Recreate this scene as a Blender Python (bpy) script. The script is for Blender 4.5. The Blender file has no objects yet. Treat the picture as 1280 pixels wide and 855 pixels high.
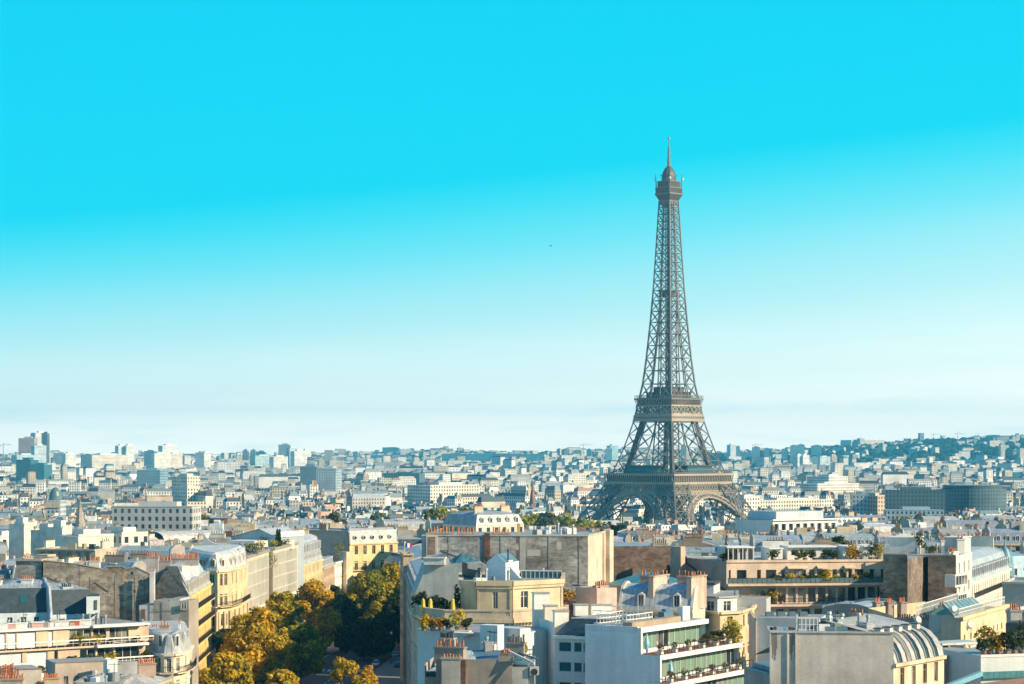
import bpy, math, random
import numpy as np
from mathutils import Vector

# ------------------------------------------------------------------ camera, sky, sun, exposure
S = bpy.context.scene
C = S.collection
F, CX, HY, EYE = 2736.0, 640.0, 563.0, 50.0          # focal length in photo pixels, picture centre, eye level, eye height
cam = bpy.data.cameras.new('camera'); camo = bpy.data.objects.new('camera', cam); C.objects.link(camo)
camo.location = (0, 0, EYE); camo.rotation_euler = (math.radians(90), 0, 0)
cam.sensor_width = 36; cam.lens = 36*F/1280; cam.shift_y = 135.5/1280
cam.clip_start = 1; cam.clip_end = 40000
S.camera = camo
SUN_AZ, SUN_EL = math.radians(112), math.radians(27)   # azimuth measured from the view direction towards the right
S.view_settings.view_transform = 'Standard'; S.view_settings.look = 'None'
S.view_settings.exposure = 0.75; S.view_settings.gamma = 1.0; S.view_settings.use_curve_mapping = False
S.cycles.max_bounces = 6; S.cycles.diffuse_bounces = 3; S.cycles.glossy_bounces = 2; S.cycles.transmission_bounces = 3
S.cycles.volume_bounces = 0; S.cycles.transparent_max_bounces = 6
S.cycles.use_adaptive_sampling = True; S.cycles.adaptive_threshold = 0.015
S.cycles.use_denoising = True
S.render.film_transparent = False

def lin(r, g, b):
    f = lambda v: (v/255/12.92 if v/255 <= .04045 else ((v/255+.055)/1.055)**2.4)
    return (f(r), f(g), f(b), 1)

wd = bpy.data.worlds.new('World'); S.world = wd; wd.use_nodes = True
N = wd.node_tree.nodes; L = wd.node_tree.links; N.clear()
out = N.new('ShaderNodeOutputWorld'); bg = N.new('ShaderNodeBackground'); bg.inputs['Strength'].default_value = 0.1
sky = N.new('ShaderNodeTexSky'); sky.sky_type = 'NISHITA'; sky.sun_disc = False
sky.sun_elevation = SUN_EL; sky.sun_rotation = SUN_AZ
tc = N.new('ShaderNodeTexCoord'); sep = N.new('ShaderNodeSeparateXYZ'); L.new(tc.outputs['Generated'], sep.inputs[0])
m1 = N.new('ShaderNodeMath'); m1.operation = 'MULTIPLY'; m1.inputs[1].default_value = -0.10; L.new(sep.outputs['X'], m1.inputs[0])
mt = N.new('ShaderNodeMapRange'); mt.inputs[1].default_value = 0; mt.inputs[2].default_value = .10; L.new(sep.outputs['Z'], mt.inputs[0])   # the slant fades out towards the horizon
m3 = N.new('ShaderNodeMath'); m3.operation = 'MULTIPLY'; L.new(m1.outputs[0], m3.inputs[0]); L.new(mt.outputs[0], m3.inputs[1])
m2 = N.new('ShaderNodeMath'); m2.operation = 'ADD'; L.new(m3.outputs[0], m2.inputs[0]); L.new(sep.outputs['Z'], m2.inputs[1])
ramp = N.new('ShaderNodeValToRGB'); L.new(m2.outputs[0], ramp.inputs['Fac'])
STOPS = [(0.0, (2.25, 1.92, 1.52, 1)), (.014, (2.0, 1.76, 1.42, 1)), (.03, (1.2, 1.28, 1.13, 1)), (.06, (.60, 1.0, 1.0, 1)), (.092, (.19, .86, .98, 1)),
         (.111, (.055, .79, .96, 1)), (.125, (.0, .73, .95, 1)), (.21, (.0, .67, .93, 1)), (.5, (.05, .29, .63, 1)), (1.0, (.06, .17, .42, 1))]
el = ramp.color_ramp.elements
el[0].position, el[0].color = STOPS[0]; el[1].position, el[1].color = STOPS[-1]
for p_, c_ in STOPS[1:-1]:
    e_ = el.new(p_); e_.color = c_
# thin pale cirrus low in the sky
mp = N.new('ShaderNodeMapping'); mp.inputs['Scale'].default_value = (14, 14, 130); L.new(tc.outputs['Generated'], mp.inputs['Vector'])
cn = N.new('ShaderNodeTexNoise'); cn.inputs['Scale'].default_value = 1.0; cn.inputs['Detail'].default_value = 4; L.new(mp.outputs[0], cn.inputs['Vector'])
cr = N.new('ShaderNodeMapRange'); cr.inputs[1].default_value = .5; cr.inputs[2].default_value = .72; cr.inputs[3].default_value = 0; cr.inputs[4].default_value = .4; L.new(cn.outputs['Fac'], cr.inputs[0])
ce = N.new('ShaderNodeMapRange'); ce.inputs[1].default_value = .015; ce.inputs[2].default_value = .06; ce.inputs[3].default_value = 1; ce.inputs[4].default_value = 0; L.new(m2.outputs[0], ce.inputs[0])
cm = N.new('ShaderNodeMath'); cm.operation = 'MULTIPLY'; L.new(cr.outputs[0], cm.inputs[0]); L.new(ce.outputs[0], cm.inputs[1])
cmix = N.new('ShaderNodeMix'); cmix.data_type = 'RGBA'; L.new(cm.outputs[0], cmix.inputs[0]); L.new(ramp.outputs[0], cmix.inputs[6]); cmix.inputs[7].default_value = (1.2, 1.34, 1.2, 1)
sc_ = N.new('ShaderNodeVectorMath'); sc_.operation = 'SCALE'; sc_.inputs['Scale'].default_value = 6.0; L.new(cmix.outputs[2], sc_.inputs[0])
mx = N.new('ShaderNodeMix'); mx.data_type = 'RGBA'; mx.inputs[0].default_value = 0.995
L.new(sky.outputs[0], mx.inputs[6]); L.new(sc_.outputs[0], mx.inputs[7])
L.new(mx.outputs[2], bg.inputs['Color']); L.new(bg.outputs[0], out.inputs['Surface'])

sl = bpy.data.lights.new('sun', 'SUN'); sl.energy = 5.0; sl.angle = math.radians(.5); sl.color = (1, .80, .53)
so = bpy.data.objects.new('sun', sl); C.objects.link(so)
sd = Vector((math.sin(SUN_AZ)*math.cos(SUN_EL), math.cos(SUN_AZ)*math.cos(SUN_EL), math.sin(SUN_EL)))
so.rotation_euler = sd.to_track_quat('Z', 'Y').to_euler()

# ------------------------------------------------------------------ helpers
R = random.Random(7)
def X(px, D): return (px-CX)/F*D
def Z(py, D): return EYE-(py-HY)/F*D
def P(px, D): return (X(px, D), D)
def PX(x, y): return CX+F*x/y
def lerp(a, b, t): return a+(b-a)*t
RIDGE = ([-400, 0, 340, 440, 520, 640, 700, 900, 1000, 1100, 1150, 1280, 1700], [571, 571, 572, 568, 564, 567, 566, 566, 562, 555, 551, 546, 540])
def zg(x, y):
    """height of the ground"""
    z = 0 if y < 500 else -25*min(1, (y-500)/1000)
    if y > 4200:
        zr = EYE-(np.interp(CX+F*x/y, *RIDGE)-HY)*8800/F
        t = min(1, (y-4200)/4600); t = t*t*(3-2*t)
        z = lerp(z, zr-9, t)
    return float(z)

MATS = {}
def mat(name):
    return MATS[name]
def newmat(name):
    m = bpy.data.materials.new(name); m.use_nodes = True
    MATS[name] = m
    nt = m.node_tree; b = nt.nodes['Principled BSDF']
    return m, nt.nodes, nt.links, b
def noise(nd, lk, scale, detail=4, vec=None, rough=.55):
    n = nd.new('ShaderNodeTexNoise'); n.inputs['Scale'].default_value = scale; n.inputs['Detail'].default_value = detail; n.inputs['Roughness'].default_value = rough
    if vec is not None: lk.new(vec, n.inputs['Vector'])
    return n
def geo_vec(nd, lk, scale):
    g = nd.new('ShaderNodeNewGeometry'); m = nd.new('ShaderNodeMapping'); m.inputs['Scale'].default_value = scale
    lk.new(g.outputs['Position'], m.inputs['Vector']); return m.outputs[0]
def maprange(nd, lk, src, a, b, c, d):
    m = nd.new('ShaderNodeMapRange'); lk.new(src, m.inputs[0])
    for i, v in enumerate((a, b, c, d)): m.inputs[1+i].default_value = v
    return m.outputs[0]
def mult(nd, lk, col, fac):
    m = nd.new('ShaderNodeVectorMath'); m.operation = 'SCALE'; lk.new(col, m.inputs[0]); lk.new(fac, m.inputs['Scale']); return m.outputs[0]
def math2(nd, lk, op, a, b):
    m = nd.new('ShaderNodeMath'); m.operation = op
    for i, v in enumerate((a, b)):
        if isinstance(v, (int, float)): m.inputs[i].default_value = v
        else: lk.new(v, m.inputs[i])
    return m.outputs[0]
def tinted(name, rough=.85, lo=.72, hi=1.15, scale=.35, streak=True, rubble=0, metal=0, spec=.3, seams=0):
    """own colour of the piece times weathering: blotches, rain streaks, courses of rubble"""
    m, nd, lk, b = newmat(name)
    a = nd.new('ShaderNodeAttribute'); a.attribute_name = 'tint'
    n1 = noise(nd, lk, 1, 5, geo_vec(nd, lk, (scale, scale, scale)))
    f = maprange(nd, lk, n1.outputs['Fac'], .3, .7, lo, hi)
    if streak:
        n2 = noise(nd, lk, 1, 3, geo_vec(nd, lk, (1.6, 1.6, .07)))
        f = math2(nd, lk, 'MULTIPLY', f, maprange(nd, lk, n2.outputs['Fac'], .35, .65, .93, 1.04))
    n3 = noise(nd, lk, 1, 2, geo_vec(nd, lk, (6, 6, 6)))
    f = math2(nd, lk, 'MULTIPLY', f, maprange(nd, lk, n3.outputs['Fac'], .3, .7, .92, 1.08))
    if rubble:
        n4 = noise(nd, lk, 1, 4, geo_vec(nd, lk, (.8, .8, 1.5)), .72)
        f = math2(nd, lk, 'MULTIPLY', f, maprange(nd, lk, n4.outputs['Fac'], .36, .64, 1-rubble, 1+rubble*.7))
        n5 = noise(nd, lk, 1, 3, geo_vec(nd, lk, (.16, .16, .22)))
        f = math2(nd, lk, 'MULTIPLY', f, maprange(nd, lk, n5.outputs['Fac'], .4, .6, 1-rubble*.6, 1+rubble*.5))
        bp = nd.new('ShaderNodeBump'); bp.inputs['Strength'].default_value = .5; bp.inputs['Distance'].default_value = .15
        lk.new(n4.outputs['Fac'], bp.inputs['Height']); lk.new(bp.outputs[0], b.inputs['Normal'])
    if seams:                                            # standing seams running down the slope of a sheet-metal roof
        g = nd.new('ShaderNodeNewGeometry'); cx = nd.new('ShaderNodeVectorMath'); cx.operation = 'CROSS_PRODUCT'; lk.new(g.outputs['True Normal'], cx.inputs[0]); cx.inputs[1].default_value = (.02, .005, 1)
        nz = nd.new('ShaderNodeVectorMath'); nz.operation = 'NORMALIZE'; lk.new(cx.outputs[0], nz.inputs[0])
        dt = nd.new('ShaderNodeVectorMath'); dt.operation = 'DOT_PRODUCT'; lk.new(nz.outputs[0], dt.inputs[0]); lk.new(g.outputs['Position'], dt.inputs[1])
        fr = math2(nd, lk, 'FRACT', math2(nd, lk, 'DIVIDE', dt.outputs['Value'], seams), 0); ln = math2(nd, lk, 'LESS_THAN', fr, .16)
        f = math2(nd, lk, 'MULTIPLY', f, maprange(nd, lk, ln, 0, 1, 1.04, .66))
        n6 = noise(nd, lk, 1, 3, geo_vec(nd, lk, (.9, .9, .9))); f = math2(nd, lk, 'MULTIPLY', f, maprange(nd, lk, n6.outputs['Fac'], .35, .65, .82, 1.12))
    lk.new(mult(nd, lk, a.outputs['Color'], f), b.inputs['Base Color'])
    b.inputs['Roughness'].default_value = rough; b.inputs['Metallic'].default_value = metal; b.inputs['Specular IOR Level'].default_value = spec
    return m
tinted('wall'); tinted('rubble', rubble=.42, lo=.7, hi=1.2, scale=.2); tinted('plain', .6, .86, 1.06, .22, True)
tinted('zinc', .5, .8, 1.15, .5, False, metal=.08, spec=.4, seams=.7); tinted('slate', .5, .75, 1.3, .9, False, rubble=.25, spec=.5)
tinted('pot', .8, .7, 1.25, 2.0, False); tinted('iron', .5, .9, 1.1, .5, False); tinted('tower_iron', .55, .85, 1.12, .05, False, spec=.4)
tinted('car_paint', .25, .97, 1.03, .5, False, spec=.6)

m, nd, lk, b = newmat('glass')                           # window panes: dark rooms, some with pale curtains
oi = nd.new('ShaderNodeObjectInfo'); gn = noise(nd, lk, 1, 0, geo_vec(nd, lk, (.35, .35, .33)))
f = math2(nd, lk, 'ADD', math2(nd, lk, 'MULTIPLY', oi.outputs['Random'], .45), gn.outputs['Fac'])
f = maprange(nd, lk, f, .78, .95, 0, 1)
mxx = nd.new('ShaderNodeMix'); mxx.data_type = 'RGBA'; lk.new(f, mxx.inputs[0]); mxx.inputs[6].default_value = (.015, .025, .03, 1); mxx.inputs[7].default_value = (.22, .21, .18, 1)
lk.new(mxx.outputs[2], b.inputs['Base Color']); b.inputs['Roughness'].default_value = .12; b.inputs['Specular IOR Level'].default_value = .6
m, nd, lk, b = newmat('glass_green')
b.inputs['Base Color'].default_value = (.16, .26, .20, 1); b.inputs['Roughness'].default_value = .1
m, nd, lk, b = newmat('glass_blue')
b.inputs['Base Color'].default_value = (.02, .09, .12, 1); b.inputs['Roughness'].default_value = .08; b.inputs['Specular IOR Level'].default_value = .8
m, nd, lk, b = newmat('rail_glass')
b.inputs['Base Color'].default_value = (.10, .16, .17, 1); b.inputs['Roughness'].default_value = .22

def leafmat(name):
    m, nd, lk, b = newmat(name)
    a = nd.new('ShaderNodeAttribute'); a.attribute_name = 'tint'
    n = noise(nd, lk, 1, 2, geo_vec(nd, lk, (1.2, 1.2, 1.2)))
    c = mult(nd, lk, a.outputs['Color'], maprange(nd, lk, n.outputs['Fac'], .3, .7, .7, 1.25))
    lk.new(c, b.inputs['Base Color']); b.inputs['Roughness'].default_value = .7; b.inputs['Specular IOR Level'].default_value = .15
    t = nd.new('ShaderNodeBsdfTranslucent'); lk.new(c, t.inputs['Color'])
    ms = nd.new('ShaderNodeMixShader'); ms.inputs[0].default_value = .4; o = nd['Material Output']
    lk.new(b.outputs[0], ms.inputs[1]); lk.new(t.outputs[0], ms.inputs[2]); lk.new(ms.outputs[0], o.inputs['Surface'])
leafmat('leaf')
m, nd, lk, b = newmat('bark')
n = noise(nd, lk, 1, 4, geo_vec(nd, lk, (3, 3, .8))); rp = nd.new('ShaderNodeValToRGB'); lk.new(n.outputs['Fac'], rp.inputs[0])
rp.color_ramp.elements[0].color = (.07, .055, .04, 1); rp.color_ramp.elements[1].color = (.26, .23, .18, 1); lk.new(rp.outputs[0], b.inputs['Base Color']); b.inputs['Roughness'].default_value = .9

m, nd, lk, b = newmat('city_wall')                       # far facades: a regular grid of window openings, u and v in metres
a = nd.new('ShaderNodeAttribute'); a.attribute_name = 'tint'
uv = nd.new('ShaderNodeUVMap'); uv.uv_map = 'uv'; su = nd.new('ShaderNodeSeparateXYZ'); lk.new(uv.outputs[0], su.inputs[0])
def band(src, period, lo, hi):
    fr = math2(nd, lk, 'FRACT', math2(nd, lk, 'DIVIDE', src, period), 0)
    return math2(nd, lk, 'MULTIPLY', math2(nd, lk, 'GREATER_THAN', fr, lo), math2(nd, lk, 'LESS_THAN', fr, hi))
w = math2(nd, lk, 'MULTIPLY', band(su.outputs[0], 2.9, .3, .72), band(su.outputs[1], 3.2, .26, .8))
w = math2(nd, lk, 'MULTIPLY', w, math2(nd, lk, 'GREATER_THAN', su.outputs[0], -50))
n = noise(nd, lk, 1, 3, geo_vec(nd, lk, (.08, .08, .08)))
base = mult(nd, lk, a.outputs['Color'], maprange(nd, lk, n.outputs['Fac'], .3, .7, .75, 1.15))
mxx = nd.new('ShaderNodeMix'); mxx.data_type = 'RGBA'; lk.new(w, mxx.inputs[0]); lk.new(base, mxx.inputs[6]); mxx.inputs[7].default_value = (.03, .045, .055, 1)
lk.new(mxx.outputs[2], b.inputs['Base Color'])
lk.new(maprange(nd, lk, w, 0, 1, .85, .15), b.inputs['Roughness'])

m, nd, lk, b = newmat('asphalt')
n = noise(nd, lk, 1, 5, geo_vec(nd, lk, (.6, .6, .6))); rp = nd.new('ShaderNodeValToRGB'); lk.new(n.outputs['Fac'], rp.inputs[0])
rp.color_ramp.elements[0].color = (.035, .036, .038, 1); rp.color_ramp.elements[1].color = (.075, .075, .078, 1); lk.new(rp.outputs[0], b.inputs['Base Color']); b.inputs['Roughness'].default_value = .85
m, nd, lk, b = newmat('paving')
n = noise(nd, lk, 1, 5, geo_vec(nd, lk, (1.1, 1.1, 1.1))); rp = nd.new('ShaderNodeValToRGB'); lk.new(n.outputs['Fac'], rp.inputs[0])
rp.color_ramp.elements[0].color = (.14, .13, .12, 1); rp.color_ramp.elements[1].color = (.26, .25, .23, 1); lk.new(rp.outputs[0], b.inputs['Base Color']); b.inputs['Roughness'].default_value = .9
m, nd, lk, b = newmat('road_paint'); b.inputs['Base Color'].default_value = (.62, .62, .6, 1); b.inputs['Roughness'].default_value = .7
m, nd, lk, b = newmat('soil')
n = noise(nd, lk, 1, 6, geo_vec(nd, lk, (.012, .012, .012))); rp = nd.new('ShaderNodeValToRGB'); lk.new(n.outputs['Fac'], rp.inputs[0])
rp.color_ramp.elements[0].position = .38; rp.color_ramp.elements[0].color = (.025, .045, .02, 1); rp.color_ramp.elements[1].position = .62; rp.color_ramp.elements[1].color = (.11, .105, .09, 1)
lk.new(rp.outputs[0], b.inputs['Base Color']); b.inputs['Roughness'].default_value = .95

class MB:
    """collects faces (shared corners are merged) and links them as one mesh object"""
    def __init__(s): s.v, s.k, s.f, s.m, s.c, s.u = [], {}, [], [], [], []
    def vert(s, p):
        k = (round(p[0], 3), round(p[1], 3), round(p[2], 3)); i = s.k.get(k)
        if i is None: i = s.k[k] = len(s.v); s.v.append(k)
        return i
    def face(s, pts, m, t=(.5, .5, .5), uv=None):
        ids, us = [], []
        for j, p in enumerate(pts):
            i = s.vert(p)
            if i not in ids: ids.append(i); us.append(uv[j] if uv else (-100, 0))
        if len(ids) < 3: return
        s.f.append(ids); s.m.append(m); s.c.append(t); s.u.append(us)
    def hexa(s, a, b_, m, t):
        """a, b_: bottom and top rings of four points"""
        s.face(a[::-1], m, t); s.face(b_, m, t)
        for i in range(4): j = (i+1) % 4; s.face([a[i], a[j], b_[j], b_[i]], m, t)
    def box(s, x, y, z, sx, sy, sz, rot=0, m='wall', t=(.5, .5, .5)):
        """centred on x, y, standing on z"""
        c, n = math.cos(rot), math.sin(rot)
        q = [(x+c*u*sx/2-n*v*sy/2, y+n*u*sx/2+c*v*sy/2) for u, v in ((-1, -1), (1, -1), (1, 1), (-1, 1))]
        s.hexa([(p[0], p[1], z) for p in q], [(p[0], p[1], z+sz) for p in q], m, t)
    def seg(s, A, B, z0, z1, o0, o1, m='wall', t=(.5, .5, .5), e=0):
        """box along A-B from offset o0 to o1 outwards, lengthened by e at each end"""
        d, n, l = dirs(A, B); A = (A[0]-d[0]*e, A[1]-d[1]*e); B = (B[0]+d[0]*e, B[1]+d[1]*e)
        q = [(A[0]+n[0]*o1, A[1]+n[1]*o1), (B[0]+n[0]*o1, B[1]+n[1]*o1), (B[0]+n[0]*o0, B[1]+n[1]*o0), (A[0]+n[0]*o0, A[1]+n[1]*o0)]
        s.hexa([(p[0], p[1], z0) for p in q], [(p[0], p[1], z1) for p in q], m, t)
    def bar(s, p, q, r, m='iron', t=(.05, .05, .05), r2=None):
        p, q = Vector(p), Vector(q); d = q-p
        if d.length < 1e-4: return
        d.normalize(); u = d.cross(Vector((0, 0, 1)) if abs(d.z) < .95 else Vector((1, 0, 0))).normalized(); w = d.cross(u); r2 = r if r2 is None else r2
        s.hexa([tuple(p+(u*a+w*b_)*r) for a, b_ in ((-1, -1), (1, -1), (1, 1), (-1, 1))], [tuple(q+(u*a+w*b_)*r2) for a, b_ in ((-1, -1), (1, -1), (1, 1), (-1, 1))], m, t)
    def prism(s, poly, z0, z1, m, t, top=None, tt=None, bottom=False):
        n = len(poly)
        for i in range(n):
            a, b_ = poly[i], poly[(i+1) % n]; l = math.dist(a, b_)
            s.face([(*a, z0), (*b_, z0), (*b_, z1), (*a, z1)], m, t, [(0, z0-z1), (l, z0-z1), (l, 0), (0, 0)])
        s.face([(*p, z1) for p in poly], top or m, tt or t)
        if bottom: s.face([(*p, z0) for p in poly[::-1]], m, t)
    def tube(s, pts, rads, m, t, n=6, cap=True):
        rings = []
        for i, p in enumerate(pts):
            p = Vector(p); d = (Vector(pts[min(i+1, len(pts)-1)])-Vector(pts[max(i-1, 0)])).normalized()
            u = d.cross(Vector((0, 0, 1)) if abs(d.z) < .95 else Vector((1, 0, 0))).normalized(); w = d.cross(u)
            rings.append([tuple(p+(u*math.cos(2*math.pi*k/n)+w*math.sin(2*math.pi*k/n))*rads[i]) for k in range(n)])
        for a, b_ in zip(rings, rings[1:]):
            for k in range(n): j = (k+1) % n; s.face([a[k], a[j], b_[j], b_[k]], m, t)
        if cap: s.face(rings[-1], m, t); s.face(rings[0][::-1], m, t)
    def build(s, name, parent=None, o=(0, 0, 0)):
        me = bpy.data.meshes.new(name)
        me.from_pydata([(p[0]-o[0], p[1]-o[1], p[2]-o[2]) for p in s.v], [], s.f)
        names = list(dict.fromkeys(s.m)); ix = {n: i for i, n in enumerate(names)}
        for n in names: me.materials.append(MATS[n])
        me.polygons.foreach_set('material_index', [ix[x] for x in s.m])
        at = me.attributes.new('tint', 'FLOAT_COLOR', 'CORNER'); buf = []
        for f_, c_ in zip(s.f, s.c): buf += [c_[0], c_[1], c_[2], 1.0]*len(f_)
        at.data.foreach_set('color', buf)
        ul = me.uv_layers.new(name='uv'); ub = []
        for q in s.u:
            for w_ in q: ub += [w_[0], w_[1]]
        ul.data.foreach_set('uv', ub)
        me.shade_flat(); me.update()
        ob = bpy.data.objects.new(name, me); C.objects.link(ob)
        if parent is not None: ob.parent = parent
        return ob

def dirs(A, B):
    l = math.dist(A, B) or 1e-6; d = ((B[0]-A[0])/l, (B[1]-A[1])/l)
    return d, (d[1], -d[0]), l
def along(A, B, u, o=0):
    d, n, l = dirs(A, B); return (A[0]+d[0]*u+n[0]*o, A[1]+d[1]*u+n[1]*o)
def tag(o, label=None, cat=None, group=None, kind=None):
    for k, v in (('label', label), ('category', cat), ('group', group), ('kind', kind)):
        if v: o[k] = v
    return o
def thing(name, label, cat, loc, group=None, rz=0):
    o = bpy.data.objects.new(name, None); o.empty_display_size = 1; C.objects.link(o)
    o.location = loc; o.rotation_euler = (0, 0, rz)
    return tag(o, label, cat, group)
def offset(poly, ins):
    """polygon with each edge moved inwards by its own distance"""
    n = len(poly); ln = []
    for i in range(n):
        A, B = poly[i], poly[(i+1) % n]; d, nn, l = dirs(A, B)
        ln.append(((A[0]-nn[0]*ins[i], A[1]-nn[1]*ins[i]), d))
    res = []
    for i in range(n):
        (p, d), (q, e) = ln[i-1], ln[i]; den = d[0]*e[1]-d[1]*e[0]
        if abs(den) < 1e-3: res.append(q); continue
        t = ((q[0]-p[0])*e[1]-(q[1]-p[1])*e[0])/den
        res.append((p[0]+d[0]*t, p[1]+d[1]*t))
    return res
def vary(t, k=.06, r=R):
    f = 1+r.uniform(-k, k); return tuple(min(.85, max(.01, c*f*(1+r.uniform(-k, k)*.4))) for c in t)

CREAM, STONE, WHITE, OCHRE = (.56, .45, .30), (.50, .42, .31), (.74, .72, .67), (.60, .42, .19)
GREYW, TAN, RUB, PINK = (.34, .33, .31), (.36, .28, .21), (.26, .225, .19), (.56, .42, .30)
ZINC, PALEZ, SLATE, BLUEZ, RED = (.30, .34, .37), (.42, .45, .47), (.022, .045, .06), (.10, .20, .26), (.33, .12, .07)
IRON, TERRA, BRICK, FRAME = (.03, .032, .035), (.46, .17, .08), (.20, .09, .06), (.7, .69, .66)

def facade(mb, A, B, z0, z1, us, vs, m='wall', t=CREAM, depth=.22, pane=None, skip=()):
    """wall from A to B (left to right from outside) with real openings; gives back where windows go"""
    d, n, l = dirs(A, B); got = []
    ub = sorted({0, l, *[x for q in us for x in q]}); vb = sorted({z0, z1, *[x for q in vs for x in q]})
    pt = lambda u, o, z: (A[0]+d[0]*u-n[0]*o, A[1]+d[1]*u-n[1]*o, z)
    for i in range(len(ub)-1):
        for j in range(len(vb)-1):
            u0, u1, v0, v1 = ub[i], ub[i+1], vb[j], vb[j+1]
            ui = [k for k, q in enumerate(us) if q[0] <= u0+1e-6 and u1 <= q[1]+1e-6]; vi = [k for k, q in enumerate(vs) if q[0] <= v0+1e-6 and v1 <= q[1]+1e-6]
            if ui and vi and (ui[0], vi[0]) not in skip:
                for a, b_ in (((u0, v0), (u1, v0)), ((u1, v0), (u1, v1)), ((u1, v1), (u0, v1)), ((u0, v1), (u0, v0))):
                    mb.face([pt(a[0], 0, a[1]), pt(b_[0], 0, b_[1]), pt(b_[0], depth, b_[1]), pt(a[0], depth, a[1])], m, t)
                if pane: mb.face([pt(u0, depth, v0), pt(u1, depth, v0), pt(u1, depth, v1), pt(u0, depth, v1)], pane, FRAME)
                c = pt((u0+u1)/2, depth, v0); got.append((c, math.atan2(d[1], d[0]), u1-u0, v1-v0))
            else: mb.face([pt(u0, 0, v0), pt(u1, 0, v0), pt(u1, 0, v1), pt(u0, 0, v1)], m, t)
    return got
def cols(l, n, w, edge=.9):
    """n openings of width w spread over a wall of length l"""
    if n < 1 or l < w+2*.3: return []
    n = max(1, min(n, int((l-2*edge+.6)/(w+.6)))); s = (l-2*edge-n*w)/n
    return [(edge+s/2+i*(w+s), edge+s/2+i*(w+s)+w) for i in range(n)]
WIN = {}
def window(parent, o, spot, style='casement', ft=FRAME, glass='glass', label=None):
    """a window of its own: frame bars, set back in its opening, and its pane as a sub-part"""
    (x, y, z), rot, w, h = spot; key = (round(w, 2), round(h, 2), style, ft, glass)
    if key not in WIN:
        mb, pn = MB(), MB(); w_, h_ = key[0], key[1]; fw = .07 if w_ < 1.6 else .06
        pn.face([(-w_/2, -.005, 0), (w_/2, -.005, 0), (w_/2, -.005, h_), (-w_/2, -.005, h_)], glass)
        bars = [(-w_/2+.002, -w_/2+fw, .002, h_-.002), (w_/2-fw, w_/2-.002, .002, h_-.002), (-w_/2+fw, w_/2-fw, .002, fw), (-w_/2+fw, w_/2-fw, h_-fw, h_-.002)]
        if style == 'casement': bars += [(-fw*.6, fw*.6, fw, h_-fw), (-w_/2+fw, -fw*.6, h_*.68, h_*.68+.04), (fw*.6, w_/2-fw, h_*.68, h_*.68+.04)]
        if style == 'slide':
            k = max(1, round(w_/1.3)); bars += [(-w_/2+w_*i/k-.035, -w_/2+w_*i/k+.035, fw, h_-fw) for i in range(1, k)]
        for a, b_, c, e in bars: mb.hexa([(a, -.07, c), (b_, -.07, c), (b_, -.01, c), (a, -.01, c)], [(a, -.07, e), (b_, -.07, e), (b_, -.01, e), (a, -.01, e)], 'plain', ft)
        ob, pa = mb.build('window', parent), pn.build('pane'); WIN[key] = (ob.data, pa.data); pa.parent = ob
    else:
        ob, pa = bpy.data.objects.new('window', WIN[key][0]), bpy.data.objects.new('pane', WIN[key][1])
        C.objects.link(ob); C.objects.link(pa); ob.parent = parent; pa.parent = ob
    ob.location = (x-o[0], y-o[1], z-o[2]); ob.rotation_euler = (0, 0, rot)
    return ob
def railing(mb, A, B, z, h=1.0, o=.75, step=.28, t=IRON, r=.018, ends=True):
    d, n, l = dirs(A, B)
    pts = [along(A, B, 0, 0), along(A, B, 0, o), along(A, B, l, o), along(A, B, l, 0)] if ends else [along(A, B, 0, o), along(A, B, l, o)]
    for a, b_ in zip(pts, pts[1:]):
        k = max(1, int(math.dist(a, b_)/step))
        for i in range(k+1):
            q = (lerp(a[0], b_[0], i/k), lerp(a[1], b_[1], i/k)); mb.bar((*q, z), (*q, z+h), r, 'iron', t)
        mb.bar((*a, z+h), (*b_, z+h), .04, 'iron', t); mb.bar((*a, z+.12), (*b_, z+.12), .025, 'iron', t)
def stack(parent, o, A, B, z0, z1, th=.6, n=5, t=STONE, m='wall', pt=TERRA, ph=.7, name='chimney', label=None):
    """chimney stack along A-B with a projecting cap and a row of pots"""
    mb = MB(); mb.seg(A, B, z0, z1, -th/2, th/2, m, t); mb.seg(A, B, z1, z1+.18, -th/2-.1, th/2+.1, 'wall', tuple(c*.8 for c in t), .1)
    d, nn, l = dirs(A, B)
    for i in range(n):
        q = along(A, B, l*(i+.5)/n, R.uniform(-.05, .05)); hh = ph*R.uniform(.6, 1.15); r = R.uniform(.11, .15)
        mb.tube([(*q, z1+.17), (*q, z1+.18+hh*.85), (*q, z1+.18+hh)], [r, r*.85, r*1.05], 'pot', vary(pt, .25), 6)
    ob = mb.build(name, parent, o)
    if label: ob['label'] = label
    return ob
def aerial(parent, o, x, y, z, h=2.2):
    mb = MB(); mb.bar((x, y, z), (x, y, z+h), .03)
    a = R.uniform(0, 3.1); c, s_ = math.cos(a), math.sin(a)
    mb.bar((x-c*.7, y-s_*.7, z+h*.9), (x+c*.7, y+s_*.7, z+h*.9), .02)
    for k in range(5):
        u = -.6+k*.3; mb.bar((x+c*u+s_*.3, y+s_*u-c*.3, z+h*.9), (x+c*u-s_*.3, y+s_*u+c*.3, z+h*.9), .014)
    return mb.build('aerial', parent, o)

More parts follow.
